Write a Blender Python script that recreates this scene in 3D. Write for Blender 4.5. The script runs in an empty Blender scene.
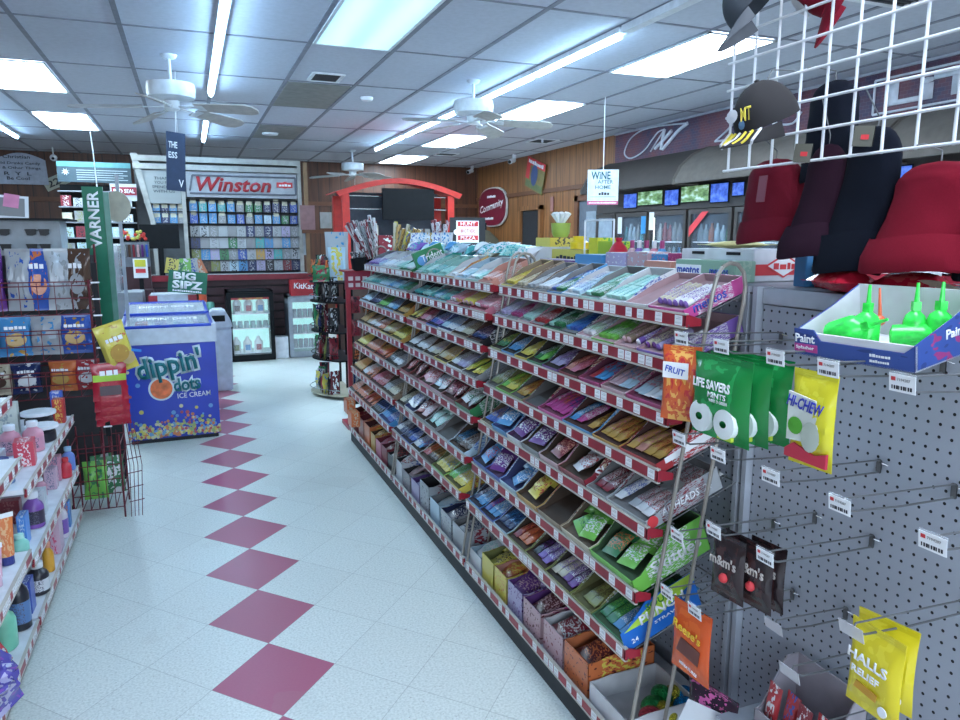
import bpy, bmesh, math, random
from mathutils import Vector, Matrix, Euler
random.seed(7)
PI = math.pi
sc = bpy.context.scene
# ---------------------------------------------------------------- camera, world, exposure
cam_d = bpy.data.cameras.new('camera'); cam = bpy.data.objects.new('camera', cam_d)
sc.collection.objects.link(cam); sc.camera = cam
cam_d.sensor_width = 36; cam_d.lens = 27.0; cam_d.clip_start = .02; cam_d.clip_end = 60
cam.location = (0, 0, 1.5); cam.rotation_euler = (math.radians(90 - 9.694), 0, math.radians(-21.79))
w = bpy.data.worlds.new('world'); sc.world = w; w.use_nodes = True
w.node_tree.nodes['Background'].inputs[0].default_value = (.45, .62, 1, 1)
w.node_tree.nodes['Background'].inputs[1].default_value = .3
sc.view_settings.view_transform = 'Standard'; sc.view_settings.look = 'None'
sc.view_settings.exposure = EXPOSURE = 1.9; sc.view_settings.gamma = 1; sc.view_settings.use_curve_mapping = False
TROFFER = 10.0; STRIP = 15.0; SCREEN = .30; COOLER = .24
# fill light added behind the camera for more ambient, at an assumed window
wl = bpy.data.lights.new('window_daylight', 'AREA'); wl.shape = 'RECTANGLE'; wl.size = 7.2; wl.size_y = 1.7; wl.energy = 80; wl.color = (.72, .86, 1.0)
wo = bpy.data.objects.new('window_daylight', wl); sc.collection.objects.link(wo); wo.location = (.6, -2.98, 1.75); wo.rotation_euler = (math.radians(90), 0, math.radians(0))
LIGHTCOL = (.80, .885, 1.0)
# ---------------------------------------------------------------- materials
MATS = {}
def _new(name):
    m = bpy.data.materials.new(name); m.use_nodes = True
    nt = m.node_tree; return m, nt, nt.nodes['Principled BSDF']
def rgb(c): return (c[0], c[1], c[2], 1)
def mat(name, col, rough=.5, metal=0, alpha=1, var=.12, scale=14, bump=0, trans=0, coat=0):
    """plain surface with a little procedural mottling"""
    if name in MATS: return MATS[name]
    m, nt, b = _new(name)
    tc = nt.nodes.new('ShaderNodeTexCoord'); n = nt.nodes.new('ShaderNodeTexNoise'); n.inputs['Scale'].default_value = scale
    nt.links.new(tc.outputs['Object'], n.inputs['Vector'])
    r = nt.nodes.new('ShaderNodeValToRGB'); r.color_ramp.elements[0].position = .3; r.color_ramp.elements[1].position = .7
    r.color_ramp.elements[0].color = rgb([x * (1 - var) for x in col]); r.color_ramp.elements[1].color = rgb([min(1, x * (1 + var)) for x in col])
    nt.links.new(n.outputs['Fac'], r.inputs[0]); nt.links.new(r.outputs[0], b.inputs['Base Color'])
    b.inputs['Roughness'].default_value = rough; b.inputs['Metallic'].default_value = metal
    b.inputs['Alpha'].default_value = alpha; b.inputs['Transmission Weight'].default_value = trans; b.inputs['Coat Weight'].default_value = coat
    if bump:
        bp = nt.nodes.new('ShaderNodeBump'); bp.inputs['Strength'].default_value = bump; bp.inputs['Distance'].default_value = .01
        nt.links.new(n.outputs['Fac'], bp.inputs['Height']); nt.links.new(bp.outputs[0], b.inputs['Normal'])
    MATS[name] = m; return m
def emit(name, col, s):
    if name in MATS: return MATS[name]
    m, nt, b = _new(name)
    b.inputs['Base Color'].default_value = rgb([x * .5 for x in col]); b.inputs['Emission Color'].default_value = rgb(col); b.inputs['Emission Strength'].default_value = s
    MATS[name] = m; return m
def glow_print(name, cols, s, scale=3):
    """a lit picture: coloured blotches that give off light"""
    if name in MATS: return MATS[name]
    m, nt, b = _new(name)
    tc = nt.nodes.new('ShaderNodeTexCoord'); n = nt.nodes.new('ShaderNodeTexNoise'); n.inputs['Scale'].default_value = scale; n.inputs['Detail'].default_value = 4
    nt.links.new(tc.outputs['Generated'], n.inputs['Vector'])
    r = nt.nodes.new('ShaderNodeValToRGB'); e = r.color_ramp.elements
    e[0].position = .3; e[0].color = rgb(cols[0]); e[1].position = .7; e[1].color = rgb(cols[-1])
    for i, c in enumerate(cols[1:-1]): k = e.new(.3 + .4 * (i + 1) / (len(cols) - 1)); k.color = rgb(c)
    nt.links.new(n.outputs['Fac'], r.inputs[0]); nt.links.new(r.outputs[0], b.inputs['Emission Color']); nt.links.new(r.outputs[0], b.inputs['Base Color'])
    b.inputs['Emission Strength'].default_value = s; b.inputs['Roughness'].default_value = .3
    MATS[name] = m; return m
def wrap(c1, c2=(.9, .9, .9), rough=.32, c3=None, scale=9, thr=.535, stretch=(1, 1, 1), metal=0):
    """printed packaging: a ground colour with a band of letter-like print"""
    scale *= 1.9
    key = 'print_%s_%s_%s_%s_%s' % (c1, c2, c3, scale, stretch)
    if key in MATS: return MATS[key]
    m, nt, b = _new('printed_wrapper')
    L = nt.links.new
    tc = nt.nodes.new('ShaderNodeTexCoord'); mp = nt.nodes.new('ShaderNodeMapping'); mp.inputs['Scale'].default_value = stretch
    L(tc.outputs['Generated'], mp.inputs['Vector'])
    n = nt.nodes.new('ShaderNodeTexNoise'); n.inputs['Scale'].default_value = scale; n.inputs['Detail'].default_value = 1.5
    oi = nt.nodes.new('ShaderNodeObjectInfo'); n.noise_dimensions = '4D'; ml = nt.nodes.new('ShaderNodeMath'); ml.operation = 'MULTIPLY'; ml.inputs[1].default_value = 50
    L(oi.outputs['Random'], ml.inputs[0]); L(ml.outputs[0], n.inputs['W']); L(mp.outputs[0], n.inputs['Vector'])
    gt = nt.nodes.new('ShaderNodeMath'); gt.operation = 'GREATER_THAN'; gt.inputs[1].default_value = thr; L(n.outputs['Fac'], gt.inputs[0])
    sx = nt.nodes.new('ShaderNodeSeparateXYZ'); L(tc.outputs['Generated'], sx.inputs[0])
    cm = nt.nodes.new('ShaderNodeMath'); cm.operation = 'COMPARE'; cm.inputs[1].default_value = .5; cm.inputs[2].default_value = .3; L(sx.outputs[0], cm.inputs[0])
    mu = nt.nodes.new('ShaderNodeMath'); mu.operation = 'MULTIPLY'; L(gt.outputs[0], mu.inputs[0]); L(cm.outputs[0], mu.inputs[1])
    mx = nt.nodes.new('ShaderNodeMix'); mx.data_type = 'RGBA'; mx.inputs[6].default_value = rgb(c1); mx.inputs[7].default_value = rgb(c2); L(mu.outputs[0], mx.inputs[0])
    out = mx.outputs[2]
    if c3:
        lt = nt.nodes.new('ShaderNodeMath'); lt.operation = 'LESS_THAN'; lt.inputs[1].default_value = .385; L(n.outputs['Fac'], lt.inputs[0])
        m2 = nt.nodes.new('ShaderNodeMix'); m2.data_type = 'RGBA'; m2.inputs[7].default_value = rgb(c3); L(out, m2.inputs[6]); L(lt.outputs[0], m2.inputs[0]); out = m2.outputs[2]
    L(out, b.inputs['Base Color']); b.inputs['Roughness'].default_value = rough; b.inputs['Metallic'].default_value = metal
    MATS[key] = m; return m
def knit(name, col):
    if name in MATS: return MATS[name]
    m, nt, b = _new(name); L = nt.links.new
    tc = nt.nodes.new('ShaderNodeTexCoord'); wv = nt.nodes.new('ShaderNodeTexWave'); wv.inputs['Scale'].default_value = 130; wv.bands_direction = 'Y'; wv.inputs['Distortion'].default_value = .6
    n = nt.nodes.new('ShaderNodeTexNoise'); n.inputs['Scale'].default_value = 300
    L(tc.outputs['Object'], wv.inputs['Vector']); L(tc.outputs['Object'], n.inputs['Vector'])
    mx = nt.nodes.new('ShaderNodeMix'); mx.data_type = 'RGBA'; mx.inputs[6].default_value = rgb([c * .85 for c in col]); mx.inputs[7].default_value = rgb([c * 1.15 for c in col]); L(n.outputs['Fac'], mx.inputs[0])
    L(mx.outputs[2], b.inputs['Base Color']); b.inputs['Roughness'].default_value = .95; b.inputs['Specular IOR Level'].default_value = .15
    bp = nt.nodes.new('ShaderNodeBump'); bp.inputs['Strength'].default_value = .15; bp.inputs['Distance'].default_value = .001; L(wv.outputs['Fac'], bp.inputs['Height']); L(bp.outputs[0], b.inputs['Normal'])
    MATS[name] = m; return m
def panelling(name, c1, c2, pitch, axis, rough=.45):
    """vertical board panelling: grooves every pitch metres, streaked grain"""
    m, nt, b = _new(name); L = nt.links.new
    tc = nt.nodes.new('ShaderNodeTexCoord'); mp = nt.nodes.new('ShaderNodeMapping'); mp.inputs['Scale'].default_value = (8, 8, .6); L(tc.outputs['Object'], mp.inputs['Vector'])
    n = nt.nodes.new('ShaderNodeTexNoise'); n.inputs['Scale'].default_value = 2.5; n.inputs['Detail'].default_value = 6; L(mp.outputs[0], n.inputs['Vector'])
    r = nt.nodes.new('ShaderNodeValToRGB'); r.color_ramp.elements[0].position = .35; r.color_ramp.elements[1].position = .68; r.color_ramp.elements[0].color = rgb(c1); r.color_ramp.elements[1].color = rgb(c2); L(n.outputs['Fac'], r.inputs[0])
    sx = nt.nodes.new('ShaderNodeSeparateXYZ'); L(tc.outputs['Object'], sx.inputs[0])
    dv = nt.nodes.new('ShaderNodeMath'); dv.operation = 'DIVIDE'; dv.inputs[1].default_value = pitch; L(sx.outputs[axis], dv.inputs[0])
    fr = nt.nodes.new('ShaderNodeMath'); fr.operation = 'FRACT'; L(dv.outputs[0], fr.inputs[0])
    lt = nt.nodes.new('ShaderNodeMath'); lt.operation = 'LESS_THAN'; lt.inputs[1].default_value = .06; L(fr.outputs[0], lt.inputs[0])
    mx = nt.nodes.new('ShaderNodeMix'); mx.data_type = 'RGBA'; mx.inputs[7].default_value = rgb([c * .35 for c in c1]); L(r.outputs[0], mx.inputs[6]); L(lt.outputs[0], mx.inputs[0])
    L(mx.outputs[2], b.inputs['Base Color']); b.inputs['Roughness'].default_value = rough
    MATS[name] = m; return m
# ---------------------------------------------------------------- mesh building
class MB:
    def __init__(s): s.v = []; s.f = []; s.m = []; s.mats = []
    def mi(s, m):
        if m not in s.mats: s.mats.append(m)
        return s.mats.index(m)
    def add(s, vs, fs, m, M=None):
        k = len(s.v); i = s.mi(m)
        s.v += [tuple(M @ Vector(v)) if M else tuple(v) for v in vs]
        s.f += [tuple(k + j for j in f) for f in fs]; s.m += [i] * len(fs); return s
    def box(s, x0, x1, y0, y1, z0, z1, m, M=None):
        v = [(x, y, z) for x in (x0, x1) for y in (y0, y1) for z in (z0, z1)]
        return s.add(v, [(0, 1, 3, 2), (4, 6, 7, 5), (0, 4, 5, 1), (2, 3, 7, 6), (0, 2, 6, 4), (1, 5, 7, 3)], m, M)
    def cyl(s, p, q, r, m, n=10, r2=None, cap=True):
        p = Vector(p); q = Vector(q); d = (q - p)
        if d.length < 1e-6: return s
        z = d.normalized(); x = z.orthogonal().normalized(); y = z.cross(x); r2 = r if r2 is None else r2
        v = [p + (x * math.cos(2 * PI * i / n) + y * math.sin(2 * PI * i / n)) * r for i in range(n)]
        v += [q + (x * math.cos(2 * PI * i / n) + y * math.sin(2 * PI * i / n)) * r2 for i in range(n)]
        f = [(i, (i + 1) % n, n + (i + 1) % n, n + i) for i in range(n)]
        if cap: f += [tuple(range(n))[::-1], tuple(range(n, 2 * n))]
        return s.add(v, f, m)
    def curve(s, pts, r, m, n=6, k=6):
        P = [Vector(p) for p in pts]; Q = [P[0] * 2 - P[1]] + P + [P[-1] * 2 - P[-2]]; out = []
        for i in range(1, len(Q) - 2):
            for j in range(k):
                t = j / k; a, b, c, d = Q[i - 1:i + 3]
                out.append(.5 * ((2 * b) + (c - a) * t + (2 * a - 5 * b + 4 * c - d) * t * t + (3 * b - a - 3 * c + d) * t ** 3))
        return s.path(out + [P[-1]], r, m, n)
    def path(s, pts, r, m, n=6):
        for a, b in zip(pts, pts[1:]): s.cyl(a, b, r, m, n)
        return s
    def lathe(s, prof, m, n=16, M=None, sx=1, sy=1):
        v = []
        for r, z in prof: v += [(r * sx * math.cos(2 * PI * i / n), r * sy * math.sin(2 * PI * i / n), z) for i in range(n)]
        f = []
        for k in range(len(prof) - 1): f += [(k * n + i, k * n + (i + 1) % n, (k + 1) * n + (i + 1) % n, (k + 1) * n + i) for i in range(n)]
        f += [tuple(range(n))[::-1], tuple(range((len(prof) - 1) * n, len(prof) * n))]
        return s.add(v, f, m, M)
    def prism(s, poly, a0, a1, m, plane='xz'):
        """extrude a polygon; plane says which axes it lies in, a0..a1 along the third"""
        def P(u, v, a): return {'xz': (u, a, v), 'yz': (a, u, v), 'xy': (u, v, a)}[plane]
        n = len(poly); v = [P(u, w_, a0) for u, w_ in poly] + [P(u, w_, a1) for u, w_ in poly]
        f = [tuple(range(n)), tuple(range(n, 2 * n))[::-1]] + [(i, n + i, n + (i + 1) % n, (i + 1) % n) for i in range(n)]
        return s.add(v, f, m)
    def ball(s, c, r, m, n=10, k=6, sz=1):
        prof = [(max(1e-4, r * math.sin(PI * i / k)), -r * sz * math.cos(PI * i / k)) for i in range(k + 1)]
        return s.lathe(prof, m, n, Matrix.Translation(c))
    def pillow(s, w, h, t, m, crimp=.12, nx=8, ny=10, M=None, seed=1, wrinkle=.12):
        """a sealed bag in the XZ plane, thickness t along Y, centred in x, z from 0 to h"""
        rnd = random.Random(seed); v = []; f = []
        for side in (-1, 1):
            for j in range(ny + 1):
                for i in range(nx + 1):
                    u = i / nx; q = j / ny
                    qq = min(1, max(0, (q - crimp) / (1 - 2 * crimp)))
                    th = max(0, 1 - (2 * u - 1) ** 4) ** .5 * max(0, math.sin(PI * qq)) ** .55
                    th *= 1 + wrinkle * (rnd.random() - .5) * 2
                    nar = 1 - .06 * math.sin(PI * q)
                    v.append(((u - .5) * w * nar, side * (t / 2 * th + .0006), q * h))
        N = (nx + 1) * (ny + 1)
        for sd in (0, 1):
            for j in range(ny):
                for i in range(nx):
                    a = sd * N + j * (nx + 1) + i; q = (a, a + 1, a + nx + 2, a + nx + 1); f.append(q if sd == 0 else q[::-1])
        for j in range(ny):
            for i in (0, nx): a = j * (nx + 1) + i; f.append((a, a + nx + 1, N + a + nx + 1, N + a))
        for i in range(nx):
            for j in (0, ny): a = j * (nx + 1) + i; f.append((a, a + 1, N + a + 1, N + a))
        return s.add(v, f, m, M)
    def mesh(s, name, smooth=False, bevel=0):
        me = bpy.data.meshes.new(name); me.from_pydata(s.v, [], s.f)
        for m in s.mats: me.materials.append(m)
        me.polygons.foreach_set('material_index', s.m)
        bm = bmesh.new(); bm.from_mesh(me)
        if bevel: bmesh.ops.bevel(bm, geom=bm.edges[:], offset=bevel, segments=2, affect='EDGES', clamp_overlap=True)
        bmesh.ops.recalc_face_normals(bm, faces=bm.faces[:]); bm.to_mesh(me); bm.free()
        if smooth:
            me.polygons.foreach_set('use_smooth', [True] * len(me.polygons))
            try: me.set_sharp_from_angle(angle=math.radians(38))
            except Exception: pass
        me.update(); return me
    def obj(s, name, parent=None, loc=(0, 0, 0), rot=(0, 0, 0), smooth=False, bevel=0, **k):
        return place(s.mesh(name, smooth, bevel), name, parent, loc, rot, **k)
LABELS = {}
def tag(o, label, cat, group=None):
    n = len(label.split())
    if not 4 <= n <= 16: print('LABEL LENGTH', n, label)
    if label in LABELS and (group is None or LABELS[label] != group): print('LABEL REPEATED', label)
    LABELS[label] = group; o['label'] = label; o['category'] = cat
    if group: o['group'] = group
def place(me, name, parent=None, loc=(0, 0, 0), rot=(0, 0, 0), label=None, cat=None, group=None, kind=None):
    o = bpy.data.objects.new(name, me); sc.collection.objects.link(o); o.location = loc; o.rotation_euler = rot.to_euler() if hasattr(rot, 'to_euler') else rot
    if parent: o.parent = parent
    if label and cat: tag(o, label, cat, group)
    elif label: o['label'] = label
    if kind: o['kind'] = kind
    return o
def thing(name, label, cat, loc=(0, 0, 0), rot=(0, 0, 0), group=None):
    return place(None, name, None, loc, rot, label, cat, group)
def struct(mb, name, **k): return mb.obj(name, kind='structure', **k)
def copy_tree(o, loc, rot, label, group=None):
    c = o.copy(); sc.collection.objects.link(c); c.location = loc; c.rotation_euler = rot
    tag(c, label, o['category'], group)
    for ch in o.children:
        d = ch.copy(); sc.collection.objects.link(d); d.parent = c
        for g in ch.children: e = g.copy(); sc.collection.objects.link(e); e.parent = d
    return c
FACE = {'-y': (PI / 2, 0, 0), '-x': (PI / 2, 0, -PI / 2), '+x': (PI / 2, 0, PI / 2), '+z': (0, 0, 0)}
def text(s, m, parent, loc, face='-y', w=None, h=.1, bold=.02, shear=0, depth=.002, name='lettering', squash=None, mul=None):
    """raised lettering centred on loc, w wide and h high"""
    depth = min(depth, .0006 if h < .05 else .0012); bold *= .55
    if s.startswith('~'):                      # writing too small to read in the photo: only its word shapes
        b = MB(); rr_ = random.Random(len(s) * 7 + int(h * 1000)); x = -w / 2
        while x < w / 2 - h * .3:
            l_ = min(w / 2 - x, h * rr_.uniform(.5, 1.2)); b.box(x, x + l_, -h * .5, h * rr_.uniform(.15, .5), 0, depth, m); x += l_ + h * .22
        return b.obj('print_line', parent, loc, FACE[face] if isinstance(face, str) else face)
    cu = bpy.data.curves.new('t', 'FONT'); cu.body = s; cu.size = 1; cu.align_x = 'CENTER'; cu.align_y = 'CENTER'; cu.offset = bold; cu.shear = shear; cu.resolution_u = 2; cu.space_line = .8
    o = bpy.data.objects.new('t', cu); sc.collection.objects.link(o)
    me = bpy.data.meshes.new_from_object(o.evaluated_get(bpy.context.evaluated_depsgraph_get())); bpy.data.objects.remove(o); bpy.data.curves.remove(cu)
    xs = [v.co.x for v in me.vertices]; ys = [v.co.y for v in me.vertices]
    if not xs: return None
    kx = ky = h / max(1e-4, max(ys) - min(ys))
    if w: kx = w / max(1e-4, max(xs) - min(xs))
    cx = (max(xs) + min(xs)) / 2; cy = (max(ys) + min(ys)) / 2
    for v in me.vertices: v.co.x = (v.co.x - cx) * kx; v.co.y = (v.co.y - cy) * ky; v.co.z = 0
    bm = bmesh.new(); bm.from_mesh(me)
    r = bmesh.ops.extrude_face_region(bm, geom=bm.faces[:]); bmesh.ops.translate(bm, verts=[e for e in r['geom'] if isinstance(e, bmesh.types.BMVert)], vec=(0, 0, depth))
    bmesh.ops.recalc_face_normals(bm, faces=bm.faces[:]); bm.to_mesh(me); bm.free()
    me.materials.clear(); me.materials.append(m)
    for p in me.polygons: p.material_index = 0
    return place(me, name, parent, loc, FACE[face] if isinstance(face, str) else face)
# common materials
M_white = mat('white_enamel', (.72, .74, .78), .4); M_black = mat('black_plastic', (.008, .009, .011), .5)
M_red = mat('red_plastic', (.38, .02, .035), .4); M_redmetal = mat('red_enamel', (.30, .015, .03), .4)
M_wire = mat('grey_wire', (.13, .135, .14), .4, .3); M_beige = mat('beige_enamel', (.52, .52, .50), .45)
M_dark = mat('dark_kick_paint', (.035, .037, .042), .5); M_chrome = mat('chrome', (.6, .62, .65), .22, .9)
M_paper = mat('white_paper', (.78, .8, .82), .7, var=.04); M_kraft = mat('brown_cardboard', (.30, .23, .17), .8); M_grey = mat('grey_board', (.30, .30, .30), .8)
M_ink = mat('black_ink', (.03, .03, .04), .7); M_redink = mat('red_ink', (.6, .04, .05), .6); M_blueink = mat('blue_ink', (.03, .08, .45), .5)
M_clear = mat('clear_plastic', (.8, .85, .9), .12, alpha=.28, var=0)
M_green = mat('green_sign_paint', (.005, .15, .08), .5)

for _m in (M_black, M_dark): _m.node_tree.nodes['Principled BSDF'].inputs['Specular IOR Level'].default_value = .15
# ---------------------------------------------------------------- the room
H = 2.81; XL, XR, YF, YB = -3.6, 5.25, -3.0, 13.25
def floor_mat():
    m, nt, b = _new('vinyl_floor_tiles'); L = nt.links.new
    def math_(op, a, b_=None, c_=None):
        n = nt.nodes.new('ShaderNodeMath'); n.operation = op
        for i, x in enumerate((a, b_, c_)):
            if x is None: continue
            if isinstance(x, (int, float)): n.inputs[i].default_value = x
            else: L(x, n.inputs[i])
        return n.outputs[0]
    tc = nt.nodes.new('ShaderNodeTexCoord'); s = nt.nodes.new('ShaderNodeSeparateXYZ'); L(tc.outputs['Object'], s.inputs[0])
    u = math_('DIVIDE', math_('SUBTRACT', s.outputs[0], .185), .412); v = math_('DIVIDE', math_('SUBTRACT', s.outputs[1], 2.15), .447)
    a = math_('ADD', u, v); c = math_('SUBTRACT', u, v)
    fa = math_('FLOOR', a); fc = math_('FLOOR', c)
    red = math_('COMPARE', math_('ADD', fa, fc), -1, .1)
    def edge(x): f = math_('FRACT', x); return math_('LESS_THAN', math_('MINIMUM', f, math_('SUBTRACT', 1, f)), .0045)
    joint = math_('MAXIMUM', edge(a), edge(c))
    cv = nt.nodes.new('ShaderNodeCombineXYZ'); L(fa, cv.inputs[0]); L(fc, cv.inputs[1])
    wn = nt.nodes.new('ShaderNodeTexWhiteNoise'); L(cv.outputs[0], wn.inputs['Vector'])
    n1 = nt.nodes.new('ShaderNodeTexNoise'); n1.inputs['Scale'].default_value = 120; n1.inputs['Detail'].default_value = 5; L(tc.outputs['Object'], n1.inputs['Vector'])
    n2 = nt.nodes.new('ShaderNodeTexNoise'); n2.inputs['Scale'].default_value = 1.3; n2.inputs['Detail'].default_value = 4; L(tc.outputs['Object'], n2.inputs['Vector'])
    vo = nt.nodes.new('ShaderNodeTexVoronoi'); vo.inputs['Scale'].default_value = 38; L(tc.outputs['Object'], vo.inputs['Vector'])
    speck = math_('LESS_THAN', vo.outputs['Distance'], .10)
    r = nt.nodes.new('ShaderNodeValToRGB'); r.color_ramp.elements[0].position = .30; r.color_ramp.elements[0].color = (.56, .60, .555, 1); r.color_ramp.elements[1].position = .6; r.color_ramp.elements[1].color = (.76, .80, .755, 1); L(n1.outputs['Fac'], r.inputs[0])
    def mix(f, A, B):
        mx = nt.nodes.new('ShaderNodeMix'); mx.data_type = 'RGBA'
        L(f, mx.inputs[0]) if not isinstance(f, float) else setattr(mx.inputs[0], 'default_value', f)
        for i, x in ((6, A), (7, B)):
            if isinstance(x, tuple): mx.inputs[i].default_value = rgb(x)
            else: L(x, mx.inputs[i])
        return mx.outputs[2]
    base = mix(math_('MULTIPLY', speck, .5), r.outputs[0], (.30, .27, .24))
    rr = mix(math_('MULTIPLY', n1.outputs['Fac'], .35), (.40, .075, .15), (.50, .15, .22))
    base = mix(red, base, rr)
    base = mix(math_('MULTIPLY', wn.outputs[0], .10), base, (.42, .40, .36))
    base = mix(math_('MULTIPLY', joint, .38), base, (.14, .14, .14))
    base = mix(math_('MULTIPLY', math_('GREATER_THAN', n2.outputs['Fac'], .6), .08), base, (.35, .31, .26))
    L(base, b.inputs['Base Color']); b.inputs['Roughness'].default_value = .30
    rg = math_('ADD', .22, math_('MULTIPLY', n2.outputs['Fac'], .22)); L(rg, b.inputs['Roughness'])
    bp = nt.nodes.new('ShaderNodeBump'); bp.inputs['Strength'].default_value = .08; bp.inputs['Distance'].default_value = .003; L(n1.outputs['Fac'], bp.inputs['Height']); L(bp.outputs[0], b.inputs['Normal'])
    return m
struct(MB().box(XL, XR, YF, YB, -.1, 0, floor_mat()), 'floor')
M_tile = mat('ceiling_tile', (.47, .49, .57), .9, var=.05, scale=30)
M_stain = mat('ceiling_tile_unlit_lens', (.22, .22, .21), .6)
struct(MB().box(XL, XR, YF, YB, H, H + .1, M_tile), 'ceiling')
M_tbar = mat('ceiling_tee_bar', (.20, .205, .25), .7)
g = MB()
XG = [.27 + .585 * k for k in range(-6, 9)]; YG = [5.27 + 1.275 * k for k in range(-6, 7)]
for x in XG:
    if XL < x < XR: g.box(x - .016, x + .016, YF, YB, H - .006, H, M_tbar)
for y in YG: g.box(XL, XR, y - .011, y + .011, H - .005, H, M_tbar)
struct(g, 'trim_1')
W_orange = panelling('orange_wood_panelling', (.062, .020, .009), (.11, .036, .015), .2, 0)
W_orange2 = panelling('amber_wood_panelling', (.17, .065, .02), (.30, .125, .042), .2, 1)
struct(MB().box(XL, XR, YB, YB + .1, 0, H, W_orange), 'wall_back')
M_wall = mat('painted_wall', (.35, .36, .40), .8)
struct(MB().box(XL - .1, XL, YF, YB, 0, H, W_orange2), 'wall_left')
struct(MB().box(XL, XR, YF - .1, YF, 0, .9, M_wall).box(XL, XR, YF - .1, YF, 2.6, H, M_wall).box(XL, -3.0, YF - .1, YF, .9, 2.6, M_wall).box(4.2, XR, YF - .1, YF, .9, 2.6, M_wall), 'wall_front')
m = MB()
for x in (-3.0, -1.2, .6, 2.4, 4.16): m.box(x, x + .04, YF - .1, YF - .04, .9, 2.6, M_white)
struct(m.box(-3, 4.2, YF - .1, YF - .04, .9, .94, M_white).box(-3, 4.2, YF - .1, YF - .04, 2.56, 2.6, M_white), 'window_1')
struct(MB().box(XR, XR + .1, YF, YB, 0, H, W_orange2), 'wall_right')
M_trimwood = mat('dark_wood_trim', (.13, .045, .018), .5)
struct(MB().box(XR - .03, XR, 8.4, YB, 2.18, 2.24, M_trimwood), 'trim_2')
struct(MB().box(XL, XR, YB - .03, YB, 2.05, 2.12, M_trimwood), 'trim_3')
struct(MB().box(XR - .02, XR, 8.4, YB, 0, .1, M_trimwood), 'baseboard_right')
# doorways in the right-hand panelling
M_void = mat('dark_doorway', (.012, .012, .016), .9); M_doorgrey = mat('grey_door_paint', (.10, .12, .15), .5)
struct(MB().box(XR - .012, XR, 10.50, 11.18, 0, 1.93, M_void).box(XR - .06, XR, 10.42, 10.50, 0, 2.0, W_orange2).box(XR - .06, XR, 11.18, 11.26, 0, 2.0, W_orange2).box(XR - .06, XR, 10.42, 11.26, 1.93, 2.0, W_orange2), 'door_1')
d2 = struct(MB().box(XR - .05, XR - .005, 8.5, 9.2, 0, 2.0, M_doorgrey, None), 'door_2', bevel=.004)
struct(MB().box(XR - .08, XR, 9.2, 9.3, 0, 2.08, M_trimwood).box(XR - .08, XR, 8.4, 8.5, 0, 2.08, M_trimwood).box(XR - .08, XR, 8.4, 9.3, 2.0, 2.08, M_trimwood), 'door_frame', parent=d2)
struct(MB().box(XR - .06, XR - .045, 8.72, 8.98, 1.35, 1.85, mat('door_pane', (.28, .33, .38), .15)), 'door_pane', parent=d2)
struct(MB().cyl((XR - .05, 8.6, 1.0), (XR - .11, 8.6, 1.0), .025, M_chrome, 12), 'door_knob', parent=d2)
# light fixtures
M_frame = mat('fixture_frame', (.66, .68, .72), .5)
M_lens = {}
def lens(i, col, s):
    m, nt, b = _new('lit_lens_%d' % i); L = nt.links.new
    tc = nt.nodes.new('ShaderNodeTexCoord'); wv = nt.nodes.new('ShaderNodeTexWave'); wv.bands_direction = 'X'; wv.inputs['Scale'].default_value = 1.1 if i < 9 else .5; wv.inputs['Distortion'].default_value = .2
    L(tc.outputs['Object'], wv.inputs['Vector'])
    mr = nt.nodes.new('ShaderNodeMapRange'); mr.inputs[3].default_value = s * .75; mr.inputs[4].default_value = s * 1.25; L(wv.outputs['Fac'], mr.inputs[0]); L(mr.outputs[0], b.inputs['Emission Strength'])
    b.inputs['Emission Color'].default_value = rgb(col); b.inputs['Base Color'].default_value = (.7, .7, .7, 1); return m
TR = [('above the middle of the aisle', .87, 1.41, 4.02, 5.25, (.42, .90, 1), .035), ('nearest on the right beside the hanging cap', 3.2, 3.76, 4.02, 5.25, (.85, .97, 1), 1), ('second from the camera along the right row', 3.2, 3.76, 6.56, 7.8, (.85, .97, 1), 1),
      ('third along the right row above the candy racks', 3.2, 3.76, 9.11, 10.35, (.85, .97, 1), 1), ('farthest of the right row near the arched stand', 3.2, 3.76, 11.66, 12.9, (.85, .97, 1), 1),
      ('cut by the left edge of the photo', -1.47, -.92, 6.56, 7.8, (.85, .98, 1), .8), ('far left above the checkout counter, pull cord hanging', -1.47, -.92, 9.11, 10.35, (.8, .95, 1), 1.1)]
for i, (wh, x0, x1, y0, y1, col, s) in enumerate(TR):
    t = thing('ceiling_light', 'lit rectangular fluorescent ceiling panel ' + wh, 'ceiling light', ((x0 + x1) / 2, (y0 + y1) / 2, H - .012), group='fluorescent ceiling panels')
    a, c = (x1 - x0) / 2, (y1 - y0) / 2; f = .02
    MB().box(-a, a, -c, -c + f, -.004, .006, M_frame).box(-a, a, c - f, c, -.004, .006, M_frame).box(-a, -a + f, -c, c, -.004, .006, M_frame).box(a - f, a, -c, c, -.004, .006, M_frame).obj('frame', t)
    MB().box(-a + f, a - f, -c + f, c - f, 0, .005, lens(i, tuple(LIGHTCOL[k] * col[k] for k in range(3)), TROFFER * s)).obj('diffuser', t)
for i, (x0, x1, y0, y1, s) in enumerate([(.87, 1.41, 0.2, 1.4, .6), (3.2, 3.76, .2, 1.4, .35)]):   # unseen panels added to brighten the near floor and goods
    t = thing('ceiling_light', ['fluorescent ceiling panel behind the camera over the aisle', 'fluorescent ceiling panel over the pegboard gondola, behind the hats'][i], 'ceiling light', ((x0 + x1) / 2, (y0 + y1) / 2, H - .012), group='fluorescent ceiling panels')
    a, c = (x1 - x0) / 2, (y1 - y0) / 2
    MB().box(-a, a, -c, c, .004, .008, M_frame).obj('frame', t)
    MB().box(-a + .02, a - .02, -c + .02, c - .02, 0, .005, lens(10 + i, LIGHTCOL, TROFFER * s)).obj('diffuser', t)
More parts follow.
